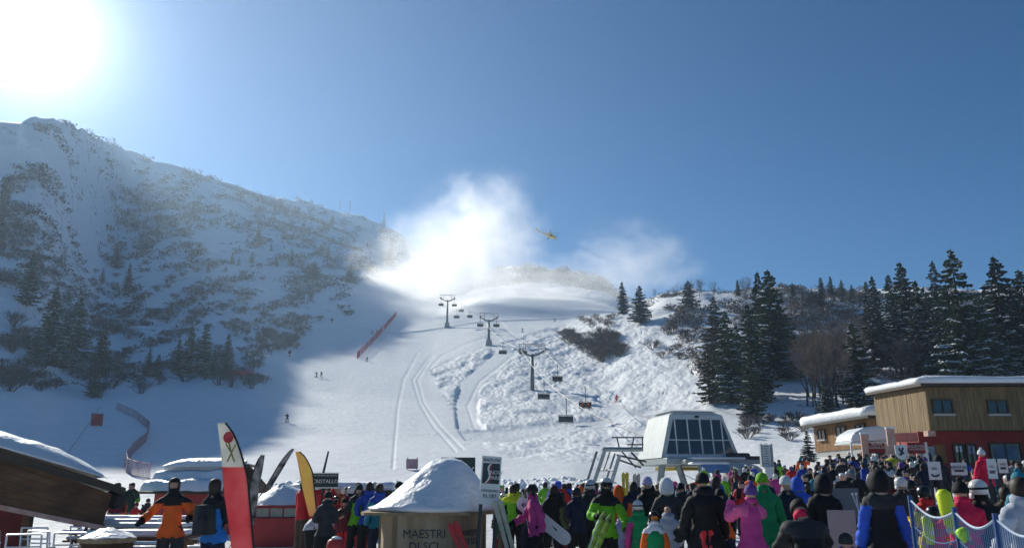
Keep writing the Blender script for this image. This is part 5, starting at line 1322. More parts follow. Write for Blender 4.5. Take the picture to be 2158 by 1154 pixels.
P_(1101, 1027, 19, 140, 'stand', 'black', 'black', 'beanie', 'dark clad person between the lime and the magenta jacket', 'black')
P_(1131, 1017, 13.4, -84, 'walk', 'magenta', 'black', 'helmet', 'woman in a magenta jacket walking left with a white snowboard', M_SHELLB, extra=('strap', 'face', 'goggles', 'collar'))
P_(1160, 1019, 14.6, 172, 'point', 'black', 'black', 'hair', 'man in black with one hand raised right behind the magenta jacket')
P_(1183, 1034, 18.5, 130, 'stand', 'olive', 'maroon', 'hair', 'person in olive and red trousers left of the navy jacket', None, 'brown')
P_(1214, 1024, 14.4, 190, 'wait', 'navy', 'black', 'helmet', 'person in a navy jacket and dark helmet with back turned', M_SHELLB)
P_(1241, 1008, 15.0, 160, 'photo', 'charcoal', 'black', 'helmet', 'person in charcoal just behind the lime ski instructor', M_SHELL, extra=('strap',))
P_(1270, 1003, 12.0, 6, 'carry', 'lime', 'black', 'helmet', 'skier in lime green jacket with a white helmet facing the camera', M_SHELL, 'lime', 'black', ('face', 'goggles', 'collar', 'strap'))
P_(1309, 1019, 15.0, 165, 'wait', 'orange', 'purple', 'hood', 'person in an orange hooded jacket behind the lime skier', 'orange', 'magenta')
P_(1329, 1012, 17.0, 190, 'stand', 'orange', 'navy', 'hair', 'person in a dark and orange jacket left of the lilac hat', None, 'navy', 'navy')
P_(1306, 1075, 13.2, 180, 'stand', 'lilac', 'lilac', 'hair', 'girl in a lilac jacket and trousers behind the lime skier', hmin=.5)
P_(1349, 1051, 11.6, 186, 'stand', 'green', 'magenta', 'helmet', 'child in green and magenta with a grey helmet', M_SHELL, 'magenta', 'green', ('strap',), hmin=.5)
P_(1379, 1073, 10.6, 2, 'stand', 'orange', 'teal', 'helmet', 'child in an orange jacket and green race bib with orange goggles', M_SHELLB, 'orange', 'white', ('face', 'goggles', 'bib'), hmin=.5, bibcol='green')
P_(1370, 1001, 13.0, 200, 'stand', 'black', 'black', 'beanie', 'person in black with a lilac beanie left of the steel leg', 'lilac', coat=True)
P_(1410, 1003, 12.0, 186, 'wait', 'charcoal', 'navy', 'hood', 'person in a dark jacket with a big pale hood', 'white', extra=('furcollar',))
P_(1402, 1060, 11.4, 182, 'pocket', 'pale', 'navy', None, 'person in a pale jacket crouching under the one with the hood', hmin=.5, extra=('collar',))
P_(1440, 1014, 14.5, 170, 'stand', 'charcoal', 'black', 'beanie', 'person in charcoal left of the tall man in black', 'black')
P_(1480, 992, 10.4, 182, 'big', 'black', 'black', 'beanie', 'tall man all in black with arms at his sides', 'black', extra=('collar',), coat=True)
P_(1500, 1000, 14.0, 190, 'stand', 'navy', 'black', 'hair', 'person in navy partly hidden by the tall man in black')
P_(1524, 1026, 13.0, 184, 'stand', 'orange', 'navy', 'beanie', 'person with a black capped head in a dull orange jacket', 'black', 'navy', 'navy')
P_(1569, 1010, 10.0, 188, 'photo', 'magenta', 'navy', 'bobble', 'woman in a pink jacket and a dark speckled hat photographing', 'purple', 'pink', None, ('phone', 'collar'), coat=True)
P_(1612, 992, 11.2, 176, 'stand', 'green', 'black', 'beanie', 'person in a bright green jacket and pale green beanie from behind', 'lime', 'green', 'green', ('collar',), coat=True)
P_(1655, 999, 12.2, 190, 'pocket', 'navy', 'black', 'beanie', 'person in a navy jacket with a white beanie', 'white', 'charcoal')
P_(1684, 1001, 14.2, 170, 'stand', 'royal', 'navy', 'hood', 'person in a bright blue hooded jacket right of the white beanie', 'royal')
P_(1722, 995, 10.8, 184, 'stand', 'black', 'black', 'hood', 'person in black with a grey fur rimmed hood', None, None, None, ('furcollar',), coat=True)
P_(1706, 1046, 7.3, 182, 'hunch', 'black', 'navy', 'beanie', 'big stooping man in a black jacket with a crimson collar, nearest of all', 'black', 'black', 'charcoal', ('redcollar',))
P_(1778, 1117, 7.4, 176, 'stand', 'blue', 'navy', 'beanie', 'small child in a blue jacket and dark beanie', 'charcoal', hmin=.4)
P_(1849, 985, 9.6, 180, 'stand', 'black', 'black', 'hood', 'person in a black hooded jacket with blue sleeves at the net', 'black', 'royal', 'charcoal', ('furcollar',), coat=True)
P_(1894, 1002, 14.5, 185, 'wait', 'charcoal', 'grey', 'helmet', 'person with a white helmet and charcoal jacket left of the net', M_SHELL)
P_(1876, 1006, 17.0, 160, 'stand', 'maroon', 'black', 'hair', 'woman with dark hair in a maroon jacket behind the blue sleeves')
P_(1925, 1008, 16.0, 190, 'stand', 'charcoal', 'black', 'helmet', 'person in charcoal with a dark helmet behind the net', M_SHELLB, extra=('strap',))
P_(1948, 1020, 12.4, 200, 'wait', 'yellow', 'black', 'helmet', 'child in red and yellow with a dark helmet behind the net', M_SHELLB, 'yellow', 'red', hmin=.5)
P_(1981, 958, 17.5, 180, 'stand', 'charcoal', 'black', 'hood', 'tall dark hooded person standing high beside the white signs', 'black', z0=1.0)
P_(2010, 1003, 9.6, 186, 'big', 'crimson', 'black', 'bobble', 'person in a crimson jacket with a black bobble hat behind the net', 'black', extra=('collar',))
P_(1966, 1062, 10.6, 184, 'stand', 'red', 'pale', 'helmet', 'child in a red jacket and white trousers behind the net', M_SHELLB, 'yellow', hmin=.5)
P_(2067, 1006, 9.8, 182, 'stand', 'black', 'navy', 'helmet', 'person in black with a white helmet and black strap', M_SHELL, extra=('strap', 'collar'))
P_(2131, 1000, 8.4, 178, 'pocket', 'pale', 'charcoal', 'hair', 'person in a silvery white jacket at the right edge', M_HAIR, 'white', 'pale', ('collar',))
P_(2150, 984, 12.0, 186, 'wait', 'teal', 'black', 'bobble', 'person in a teal jacket and teal hat at the right edge', 'teal')
P_(2068, 943, 19.5, 184, 'stand', 'crimson', 'black', 'bobble', 'woman in a bright pink jacket and white bobble hat standing on the snow heap', 'white', z0=.95)
P_(2034, 1012, 13.4, 190, 'stand', 'red', 'black', 'hair', 'person in a red jacket with long fair hair', M_HAIR2)
P_(2102, 1022, 13.0, 184, 'stand', 'brown', 'black', 'hair', 'person in a brown jacket between the black and the silvery jacket')
P_(270, 1052, 30, 10, 'wait', 'charcoal', 'black', 'hair', 'distant dark clad person behind the picnic tables, leftmost')
P_(287, 1056, 26, 160, 'point', 'red', 'charcoal', 'beanie', 'distant person in a red jacket behind the picnic tables', 'maroon')
P_(312, 1048, 26, 30, 'wait', 'charcoal', 'black', 'beanie', 'distant dark clad person with a beanie behind the picnic tables', 'black', extra=('collar',))

# --- crowd farther back: shared low figures, one object each
_low = {}
def low_person(pose, kind):
    if (pose, kind) in _low: return _low[(pose, kind)]
    J, E = skeleton(**POSE[pose]); V, F, N, lab = grow_body(J, E, 1)
    V = V + N * np.where(np.isin(lab, ['t', 'a']), .04, .02)[:, None]
    hc = np.array(J['head'][0]); mi = []
    for f in F:
        l = lab[f[0]]; z = V[list(f)].mean(0)
        if l in ('t', 'a', 'n') or (l == 'p' and z[2] > J['pelvis'][0].z - .1): mi.append(0)
        elif l in ('p', 'l'): mi.append(1)
        elif l == 'h': mi.append(3 if (z[2] > hc[2] + .01 or z[1] > hc[1] + .03) else 2)
        elif l == 'g': mi.append(4)
        else: mi.append(4)
    sel = lab == 'h'; V[sel] = hc + (V[sel] - hc) * (1.18 if kind else 1.08)
    me_ = mesh_from('person', V, F, None, None, True)
    for k in range(5): me_.materials.append(M_SKIN)
    me_.polygons.foreach_set('material_index', np.array(mi, dtype=np.int32)); _low[(pose, kind)] = (me_, J['crown'][0].z + .06); return _low[(pose, kind)]
gp = random.Random(31)
JC = ['black', 'black', 'navy', 'navy', 'charcoal', 'charcoal', 'blue', 'darkgreen', 'brown', 'maroon', 'red', 'orange', 'lime', 'purple', 'teal', 'grey', 'white', 'magenta', 'royal', 'neon']
CN = dict(darkgreen='dark green', lime='lime green', neon='neon yellow', royal='bright blue')
def crowd(n, pxr, rr_, area, group, toprow=None, cols=JC, poses=('stand', 'wait', 'pocket', 'stand', 'photo'), seed=0):
    for i in range(n):
        px_ = gp.uniform(*pxr); r = gp.uniform(*rr_); d = ray(px_, 1000); h = math.hypot(d[0], d[1]); x, y = d[0] / h * r, d[1] / h * r
        pose = gp.choice(poses); me_, H = low_person(pose, gp.random() < .5); c = gp.choice(cols)
        o = obj('person', me_, None, (x, y, ground_z(x, y) - .02), (0, 0, R(180 + gp.uniform(-50, 50) if gp.random() < .8 else gp.uniform(-60, 60))))
        s = gp.uniform(.9, 1.03) if gp.random() > .12 else gp.uniform(.65, .8); o.scale = (s * gp.uniform(.98, 1.12), s * gp.uniform(.98, 1.12), s)
        setm(o, CL[c], CL[gp.choice(['black', 'navy', 'charcoal', 'black', 'grey', 'brown'])], M_SKIN, gp.choice([M_HAIR, CL['black'], CL['charcoal'], M_SHELL, CL['navy'], M_HAIR, CL[gp.choice(JC)]]), CL['black'])
        ar = area
        if 'packed' in area: ar = 'in the packed crowd below the lower wing' if px_ < 1800 else ('in the packed crowd before the banner posts' if px_ < 1885 else 'in the packed crowd before the red notice')
        if 'pillar' in area: ar = 'in the crowd left of the information pillar' if px_ < 1610 else 'in the crowd right of the information pillar'
        tag(o, 'figure in %s %s' % (CN.get(c, c), ar), 'person', group)
crowd(14, (640, 830), (20, 27), 'in the group before the low bar roof', 'people before the low bar roof', cols=['red', 'maroon', 'black', 'navy', 'darkgreen', 'charcoal', 'orange'])
crowd(18, (1050, 1260), (18, 32), 'in the loose row between booth and trestle', 'people between booth and trestle')
crowd(20, (1270, 1480), (18, 34), 'in the crowd below the lift station', 'people below the lift station')
crowd(46, (1480, 1700), (26, 58), 'in the crowd around the information pillar', 'people around the information pillar')
crowd(98, (1690, 1960), (26, 56), 'in the packed crowd below the chalet', 'people packed below the chalet', cols=['black', 'navy', 'navy', 'charcoal', 'blue', 'darkgreen', 'charcoal', 'black', 'teal', 'grey', 'white', 'maroon'])
crowd(26, (1900, 2170), (17, 36), 'in the crowd before the red ground floor', 'people before the red ground floor')
crowd(4, (250, 300), (26, 30), 'among the snowy picnic tables', 'people among the picnic tables')
# --- skiers on the slopes and riders on the lift
SK = [(668, 795, 'black', 'left skier of a tiny pair in the shade edge'), (677, 795, 'navy', 'right skier of a tiny pair in the shade edge'), (786, 704, 'navy', 'left skier of a pair right of the upper shrubs'), (794, 703, 'charcoal', 'right skier of a pair right of the upper shrubs'), (773, 762, 'black', 'lone skier below the red slope net'),
      (1170, 678, 'black', 'lone skier at the top of the piste'), (1298, 848, 'red', 'skier in red trousers in the shaded hollow'), (605, 890, 'black', 'skier standing on the sunlit lower piste'), (1100, 700, 'charcoal', 'tiny skier near the upper lift line')]
for px_, py_, c, lab in SK:
    q = on_ground(px_, py_, 40); me_, H = low_person('ski', False); o = obj('person', me_, None, q, (0, 0, R(gp.uniform(-60, 60)))); setm(o, CL[c], CL['charcoal' if c != 'red' else 'red'], M_SKIN, CL['black'], CL['black']); tag(o, lab, 'skier', 'skiers out on the slopes')
    m_ = MB(); [m_.box((s * .13, -.1, .03), (.09, 1.7, .03)) for s in (-1, 1)]; k = m_.build('skis', CL['charcoal'], o); k['kind'] = 'stuff'
for (lab, q, ch_) in CHAIRS:
    n = 2 if ('rider' in lab) else (1 if 'middle pylon' in lab or 'left arm' in lab else 0)
    for k in range(n):
        me_, H = low_person('sit', False); off = Matrix.Rotation(yaw_l, 3, 'Z') @ Vector(((-.45 + .9 * k) if n > 1 else .1, -.05, -3.40 - .42))
        o = obj('person', me_, None, q + off, (0, 0, yaw_l)); c = 'orange' if 'orange' in lab else 'black'
        setm(o, CL[c], CL['charcoal'], M_SKIN, CL['black'], CL['black']); tag(o, ('%s rider seated on the ' % ('left' if k == 0 else 'right')) + lab.replace('with dark riders ', '').replace('carrying two orange clad riders ', ''), 'skier', 'riders on the chairlift')
# ------------------------------------------------------------------ ski-school booth with its snow dome
M_PLY = mat('pale_plywood', (.32, .24, .14), .75, col2=(.46, .37, .24), scale=1.5, stretch=(3, 3, .6), bump=.1)
M_EDGEW = mat('raw_timber', (.30, .22, .12), .8, var=.25, scale=4, stretch=(3, 3, .5))
bq = at_r(905, 1100, 16.0); booth = empty('ski_school_booth', (bq.x, bq.y, 0), R(4), 'pale plywood ski school booth under a huge dome of snow', 'booth')
zt_b = at_r(905, 1075, 16).z
poly = [(-.62, -.72), (.48, -.72), (1.05, -.15), (1.05, .9), (-1.0, .9), (-.82, -.55)]
for i, nm in ((0, 'front_panel'), (1, 'corner_panel'), (2, 'side_panel'), (3, 'back_panel'), (4, 'left_panel'), (5, 'left_corner_panel')):
    a, b = Vector((*poly[i], 0)), Vector((*poly[(i + 1) % 6], 0)); m2 = MB(); wall_quad(m2, a, b, -.05, zt_b - .05, .04); m2.build(nm, M_PLY, booth)
for (x, y) in poly[:5]: m2 = MB(); m2.box((x, y, zt_b / 2), (.075, .075, zt_b)); m2.build('corner_post', M_EDGEW, booth)
text_part('lettering', 'MAESTRI\nDI SCI', .215, M_DLETTER, booth, (-.07, -.735, zt_b - .50), (R(90), 0, 0), sx=.95)
cx, cy = (.48 + 1.05) / 2, (-.72 - .15) / 2; text_part('lettering', 'MAESTRI\nDI SCI', .15, M_DLETTER, booth, (cx + .03, cy - .03, zt_b - .46), (R(90), 0, math.atan2(.57, .57)), sx=.8)
m2 = MB(); ring = [(-1.15, -1.0), (.75, -1.0), (1.35, -.3), (1.35, 1.1), (-1.25, 1.1), (-1.25, -.6)]; m2.prism([Vector((x, y, zt_b - .05)) for x, y in ring], (0, 0, 0), (0, 0, .05)); m2.build('roof_board', M_EDGEW, booth)
V = []; F = []; nk_ = 44; nj = 20; c0 = Vector((.25, 0, zt_b + .003))
for j in range(nj + 1):
    f = j / nj
    for k in range(nk_):
        a = 2 * math.pi * k / nk_; ca, sa = math.cos(a), math.sin(a)
        rx = 1.42 if ca < 0 else 1.02; base = Vector((rx * ca, 1.1 * sa, 0))
        prof = (1 - f) ** 1 ; h = 1.04 * (1 - (1 - f) ** 1.9) if ca > -.2 else 1.04 * (f ** (1.0 + .25 * -ca)) * (1 - .0 * f) + .0
        h = .96 * math.sin(math.pi / 2 * f) ** (.85 + .85 * (.5 - .5 * ca))
        p = c0 + base * prof + Vector((.10 * f, 0, .05 + h))
        w = .05 * mnoise.noise(p * 1.8) + .025 * mnoise.noise(p * 6) + (.05 * mnoise.noise(Vector((p.x * 5, p.y * 5, 3))) if f < .15 else 0)
        V.append(p + Vector((ca, sa, .6)) * w)
F = [(j * nk_ + k, j * nk_ + (k + 1) % nk_, (j + 1) * nk_ + (k + 1) % nk_, (j + 1) * nk_ + k) for j in range(nj) for k in range(nk_)]
lo_ = len(V); V += [c0 + Vector(((1.38 if math.cos(2 * math.pi * k / nk_) < 0 else .99) * math.cos(2 * math.pi * k / nk_), 1.06 * math.sin(2 * math.pi * k / nk_), .0)) for k in range(nk_)]
F += [(lo_ + k, lo_ + (k + 1) % nk_, (k + 1) % nk_, k) for k in range(nk_)] + [tuple(range(lo_ + nk_ - 1, lo_ - 1, -1))]
obj('roof_snow', mesh_from('roof_snow', V, F, SNOW, None, True), booth)
def panel(name, x0, y0, x1, y1, r, m_, label, cat, lean=0.0, th=.05, group=None, rz=0.0, legs=True, legm=None):
    """upright board standing at range r, between two photo corners, on two posts"""
    a, b = at_r(x0, y1, r), at_r(x1, y1, r); t = at_r((x0 + x1) / 2, y0, r).z; c = (a + b) / 2; w = (b.xy - a.xy).length; gz_ = ground_z(c.x, c.y)
    root = empty(name, (c.x, c.y, gz_), math.atan2(b.y - a.y, b.x - a.x) + rz, label, cat, group)
    z0_, z1_ = c.z - gz_, t - gz_; m2 = MB(); m2.box((0, 0, (z0_ + z1_) / 2), (w, th, z1_ - z0_)); m2.build('board', m_, root)
    if legs:
        for s in (-1, 1): m2 = MB(); m2.box((s * w * .4, th * .8, z0_ / 2 + .05), (.06, .06, z0_ + .1)); m2.build('post', legm or M_DARKSTEEL, root)
    return root, w, z0_, z1_
M_BOARD = mat('dark_green_board', (.012, .035, .035), .55, var=.25, scale=3)
rt, w, z0_, z1_ = panel('sign_board', 928, 963, 1001, 1030, 17.6, M_BOARD, 'dark green tilted sign board behind the snow dome', 'sign')
m2 = MB(); m2.tube([(-.1, -.04, z1_ - .12), (.05, -.04, z1_ - .05), (.2, -.04, z1_ - .16)], .012, 4); m2.tube([(w * .1, -.04, z1_ - .5), (w * .46, -.04, z1_ - .2)], .012, 4); m2.build('drawn_mark', M_WHITE, rt)
rt, w, z0_, z1_ = panel('poster_sign', 1000, 960, 1042, 1062, 14.9, M_WHITE, 'tall white poster sign with a dark picture and red white curve', 'sign', rz=.1)
rt.rotation_euler[1] = R(3.5)
h_ = z1_ - z0_
m2 = MB(); m2.box((0, -.031, z0_ + h_ * .64), (w * .86, .012, h_ * .42)); m2.build('picture', mat('slate_picture', (.035, .05, .06), .5, var=.3, scale=4), rt)
cv_ = [(-.30, .44), (-.18, .50), (-.10, .58), (-.13, .66), (-.20, .72), (-.17, .79), (-.08, .84)]
m2 = MB()
for (a0, b0), (a1, b1) in zip(cv_[:-1], cv_[1:]): m2.prism([Vector((a0 * w, -.040, z0_ + h_ * b0)), Vector((a0 * w + .03, -.040, z0_ + h_ * b0)), Vector((a1 * w + .03, -.040, z0_ + h_ * b1)), Vector((a1 * w, -.040, z0_ + h_ * b1))], (0, 0, 0), (0, .008, 0))
m2.build('white_curve', M_WHITE, rt)
m2 = MB()
for (a0, b0), (a1, b1) in zip(cv_[:-1], cv_[1:]): m2.prism([Vector((a0 * w + .032, -.041, z0_ + h_ * b0)), Vector((a0 * w + .062, -.041, z0_ + h_ * b0)), Vector((a1 * w + .062, -.041, z0_ + h_ * b1)), Vector((a1 * w + .032, -.041, z0_ + h_ * b1))], (0, 0, 0), (0, .008, 0))
m2.build('red_curve', M_RED, rt)
text_part('lettering', 'SNOW', .10, M_LETTER, rt, (.08, -.042, z0_ + h_ * .66), (R(90), 0, 0), sx=.9); text_part('lettering', 'PARK', .10, M_LETTER, rt, (.08, -.042, z0_ + h_ * .55), (R(90), 0, 0), sx=.9)
text_part('heading', 'RADUNI', .082, M_DLETTER, rt, (0, -.033, z0_ + h_ * .915), (R(90), 0, 0)); text_part('lettering', 'NOLEGGIO', .06, M_DLETTER, rt, (0, -.033, z0_ + h_ * .28), (R(90), 0, 0)); text_part('lettering', 'N.187', .10, M_DLETTER, rt, (0, -.033, z0_ + h_ * .17), (R(90), 0, 0))

# ------------------------------------------------------------------ feather flags
def feather(px0, top, r, hgt, wid, slope, flip, m_low, m_top, split, label, rz=0, taper=.85):
    """straight inner edge, bowed outer edge along the pole; px0/top is the tip"""
    q = at_r(px0, top, r); gz_ = ground_z(q.x, q.y); H_ = q.z - gz_
    root = empty('feather_flag', (q.x, q.y, gz_), rz, label, 'flag', 'feather flags')
    def inner(z): return slope * (H_ - z)
    def wdt(z):
        t = (H_ - z) / hgt; return wid * max(.34, min(1, (max(0, t) / .34)) ** .3) * (1 - (1 - taper) * max(0, t - .3) / .7)
    zs = [0] + [H_ - hgt * (1 - i / 16) for i in range(17)]
    m2 = MB(); m2.tube([(inner(z) + flip * wdt(max(z, H_ - hgt)), 0, z) for z in zs], .013, 6); m2.build('pole', M_BLACK, root)
    n = 26; V = []; F = []; mi = []
    for i in range(n + 1):
        t = i / n; z = H_ - hgt + hgt * t
        for j in range(7):
            u = j / 6; x = inner(z) + flip * wdt(z) * u
            V.append((x, .025 * math.sin(u * 5 + z * 3.0) * (1 - u) + .02 * math.sin(z * 7 + u * 3) * (1 - u), z))
    for i in range(n):
        for j in range(6): F.append((i * 7 + j, i * 7 + j + 1, (i + 1) * 7 + j + 1, (i + 1) * 7 + j)); mi.append(1 if i / n > split else 0)
    o = obj('cloth', mesh_from('cloth', V, F, [m_low, m_top], mi, True), root); so = o.modifiers.new('t', 'SOLIDIFY'); so.thickness = .004
    return root, H_
def flag_cloth(name, c, c2=None, scale=2.0):
    m = mat(name, c, .8, col2=c2, scale=scale, var=.15); p = m.node_tree.nodes['Principled BSDF']
    p.inputs['Transmission Weight'].default_value = 0.0
    # thin cloth lets the light behind it through
    n, l = m.node_tree.nodes, m.node_tree.links; tr_ = n.new('ShaderNodeBsdfTranslucent'); mx = n.new('ShaderNodeMixShader'); mx.inputs[0].default_value = .5
    src = p.inputs['Base Color'].links
    if src: l.new(src[0].from_socket, tr_.inputs['Color'])
    else: tr_.inputs['Color'].default_value = (*c, 1)
    out = next(x for x in n if x.type == 'OUTPUT_MATERIAL'); l.new(p.outputs[0], mx.inputs[1]); l.new(tr_.outputs[0], mx.inputs[2]); l.new(mx.outputs[0], out.inputs['Surface'])
    return m
FL_RED = flag_cloth('flag_red', (.60, .05, .07), (.75, .25, .24), 1.4); FL_W = flag_cloth('flag_white', (.68, .68, .64)); FL_B = flag_cloth('flag_black', (.02, .02, .022), (.45, .46, .46), 3.2); FL_Y = flag_cloth('flag_yellow', (.74, .60, .20), (.74, .46, .24), 2.4)
root, H_ = feather(458, 890, 11.2, 2.1, .31, .20, 1, FL_RED, FL_W, .70, 'tall red and white feather flag with a red emblem in front at the left', rz=.1)
def em(dx, dz): return (.20 * -dz + dx, -.04, H_ + dz)
m2 = MB(); m2.lathe([(.004, -.004), (.078, -.004), (.078, .004), (.004, .004)], em(.13, -.19), 9, sx=.85, M=Matrix.Rotation(R(90), 3, 'X')); m2.build('emblem', flag_cloth('flag_emblem_red', (.70, .16, .16), (.55, .05, .07), 9), root)
m2 = MB(); m2.tube([em(.13, -.25), em(.14, -.36), em(.17, -.5)], .010, 4); m2.tube([em(.21, -.28), em(.15, -.38), em(.08, -.5)], .010, 4); m2.tube([em(.09, -.27), em(.15, -.40)], .008, 4); m2.build('emblem_stalks', mat('olive_print', (.22, .20, .06), .8, var=.1), root)
feather(558, 958, 21, 1.65, .24, -.08, -1, FL_B, FL_B, .9, 'narrow black and white feather flag beside the big red one', taper=1.0)
feather(621, 945, 23, 1.1, .17, -.52, -1, FL_B, FL_B, .9, 'black and white feather flag leaning right behind the red kiosk', rz=.2, taper=1.0)
feather(622, 951, 17, 1.25, .27, .29, 1, FL_Y, FL_Y, .9, 'yellow feather flag left of the CRISTALLO sign', taper=.6)

# ------------------------------------------------------------------ snowed-in huts, kiosk, bar and the CRISTALLO sign
hq = at_r(392, 1035, 30); hut = empty('snowy_hut', (hq.x, hq.y, ground_z(hq.x, hq.y)), R(-14), 'little hut with shingled gable roof deep in snow behind the orange jacket', 'hut')
ze = at_r(392, 1032, 30).z - hut.location.z; zr_ = at_r(392, 972, 30).z - hut.location.z
m2 = MB(); m2.box((0, 1.2, ze / 2), (2.6, 2.2, ze)); m2.build('wall', M_RED, hut)
m2 = MB(); m2.prism([Vector((-1.3, .1, ze)), Vector((-1.3, 2.3, ze)), Vector((-1.3, 1.2, zr_ - .2))], (0, 0, 0), (2.6, 0, 0)); m2.build('gable', M_BROWN, hut)
for s, y0, nm in ((1, 0, 'roof_slope'), (-1, 2.4, 'roof_slope')):
    m2 = MB(); m2.prism([Vector((-1.65, y0 - s * .35, ze - .12)), Vector((1.65, y0 - s * .35, ze - .12)), Vector((1.55, 1.2, zr_ - .12)), Vector((-1.55, 1.2, zr_ - .12))], (0, 0, 0), (0, 0, .07)); m2.build(nm, M_FRAME, hut)
for k in range(3):
    f0, f1 = k / 3 + .02, (k + 1) / 3 - .04; g2 = random.Random(k); V = []; F = []; nx = 16
    for i in range(nx + 1):
        x = -1.6 + 3.2 * i / nx
        for (f, h) in ((f0, .0), (f0 + .02, .10), ((f0 + f1) / 2, .2), (f1, .14), (f1 + .01, .0)):
            f_ = f + .03 * mnoise.noise(Vector((x * 2.2, k * 5, 0))); V.append((x * (1 - .05 * f_), -.35 + 1.55 * f_, ze - .045 + (zr_ - ze) * f_ + h * (1 + .5 * mnoise.noise(Vector((x * 1.5, f * 9, k))))))
    F = [(i * 5 + j, (i + 1) * 5 + j, (i + 1) * 5 + j + 1, i * 5 + j + 1) for i in range(nx) for j in range(4)]
    obj('roof_snow', mesh_from('roof_snow', V, F, SNOW, None, True), hut)
m2 = MB(); nn_ = 12; V = []
for i in range(13):
    x = -1.55 + 3.1 * i / 12; e_ = 1 - abs(x / 1.6) ** 4
    for k in range(9): a = math.pi * k / 8; V.append((x, 1.2 + math.cos(a) * .62, zr_ - .16 + math.sin(a) * .33 * (e_ * .8 + .2)))
obj('ridge_snow', mesh_from('ridge_snow', V, [(i * 9 + k, (i + 1) * 9 + k, (i + 1) * 9 + k + 1, i * 9 + k + 1) for i in range(12) for k in range(8)], SNOW, None, True), hut)
rq = at_r(592, 1110, 23.5); rk = empty('red_kiosk', (rq.x, rq.y, 0), R(6), 'low red kiosk with pale panes and a mound of snow on top', 'kiosk')
zk = at_r(592, 1066, 23.5).z
m2 = MB(); m2.box((0, .8, .36), (1.75, 1.6, .74)); m2.build('counter', M_RED, rk)
m2 = MB(); m2.box((0, .9, (zk + .7) / 2), (1.55, 1.4, zk - .70)); m2.build('upper_wall', M_RED, rk)
m2 = MB(); m2.box((0, .1, zk - .01), (1.85, .2, .08)); m2.build('eave_board', mat('deep_red', (.25, .02, .02), .5, var=.1), rk)
for k in range(4): m2 = MB(); m2.box((-.55 + k * .37, .18, (zk + .72) / 2), (.33, .03, zk - .80)); m2.build('window_pane', mat('misted_pane', (.34, .42, .36), .2, var=.15, scale=6), rk)
V = []; nk_ = 28
for j in range(9):
    f = j / 8
    for k in range(nk_): a = 2 * math.pi * k / nk_; V.append((math.cos(a) * .98 * (1 - f) ** .8 - .15 * f, .85 + math.sin(a) * .85 * (1 - f) ** .8, zk + .035 + .58 * f ** .9 + .05 * mnoise.noise(Vector((k * .5, j, 0)))))
obj('roof_snow', mesh_from('roof_snow', V, [(j * nk_ + k, j * nk_ + (k + 1) % nk_, (j + 1) * nk_ + (k + 1) % nk_, (j + 1) * nk_ + k) for j in range(8) for k in range(nk_)], SNOW, None, True), rk)
bq2 = at_r(722, 1040, 28); br = empty('snack_bar', (bq2.x, bq2.y, ground_z(bq2.x, bq2.y)), 0, 'long low snack bar with a flat snow covered roof behind the group', 'bar')
zb2 = at_r(722, 1030, 28).z - br.location.z; hw = (at_r(832, 1030, 28).x - at_r(612, 1030, 28).x) / 2
m2 = MB(); m2.box((0, 1.6, zb2 - .1), (hw * 2, 3.4, .14)); m2.build('roof', M_FRAME, br)
snow_slab('roof_snow', [Vector((-hw, -.1, zb2 - .027)), Vector((hw, -.1, zb2 - .027)), Vector((hw, 3.3, zb2 - .027)), Vector((-hw, 3.3, zb2 - .027))], .24, br, 4)
m2 = MB(); m2.box((0, 2.4, (zb2 - .2) / 2), (hw * 1.9, 1.6, zb2 - .2)); m2.build('wall', M_BROWN, br)
for x in (-hw * .93, -hw * .45, 0, hw * .5, hw * .93): m2 = MB(); m2.box((x, .15, (zb2 - .18) / 2), (.12, .12, zb2 - .18)); m2.build('post', M_BROWN, br)
m2 = MB(); m2.box((hw * .45, .1, .5), (hw * .9, .3, 1.0)); m2.build('counter', M_RED, br)
rt, w, z0_, z1_ = panel('cristallo_sign', 657, 995, 712, 1028, 17.6, M_BOARD, 'dark green CRISTALLO sign board on a pole', 'sign', legs=False)
text_part('lettering', 'CRISTALLO', .105, M_LETTER, rt, (0, -.034, z0_ + .14), (R(90), 0, 0), sx=1.0); text_part('small_lettering', 'RISTORANTE BAR RIFUGIO', .040, M_LETTER, rt, (0, -.034, z1_ - .06), (R(90), 0, 0)); 
for z in (z1_ - .012, z0_ + .012): m2 = MB(); m2.box((0, -.03, z), (w, .01, .02)); m2.build('border', M_LETTER, rt)
zp = at_r(689, 950, 17.6).z - rt.location.z; m2 = MB(); m2.tube([(-.05, .06, 0), (-.05, .06, z1_), (.03, .06, zp)], [.035, .03, .02], 6); m2.build('pole', M_DARKSTEEL, rt)
# ------------------------------------------------------------------ tables, chairs, planter at the left
M_TUBE = mat('white_tube', (.62, .64, .66), .35, .2, var=.08)
def cafe_chair(px_, r, yaw, label):
    q = at_r(px_, 1100, r); c = empty('cafe_chair', (q.x, q.y, ground_z(q.x, q.y)), R(yaw), label, 'chair', 'white tubular chairs by the hut')
    for s in (-1, 1):
        m2 = MB(); m2.tube([(s * .22, .26, 0), (s * .22, .20, .45), (s * .21, .27, .95)], .014, 5); m2.build('rear_leg', M_TUBE, c)
        m2 = MB(); m2.tube([(s * .22, -.22, 0), (s * .22, -.20, .46), (s * .22, .02, .64), (s * .22, .22, .64)], .014, 5); m2.build('front_leg', M_TUBE, c)
    m2 = MB(); m2.tube([(-.21, .27, .95), (.21, .27, .95)], .014, 5); [m2.tube([(-.22, .23, z), (.22, .23, z)], .011, 4) for z in (.62, .78)]; m2.build('back_frame', M_TUBE, c)
    m2 = MB(); m2.box((0, 0, .46), (.44, .44, .03)); m2.build('seat', M_TUBE, c)
    m2 = MB(); m2.box((0, 0, .51), (.40, .40, .07)); m2.build('seat_snow', SNOW, c, bevel=.03)
    return c
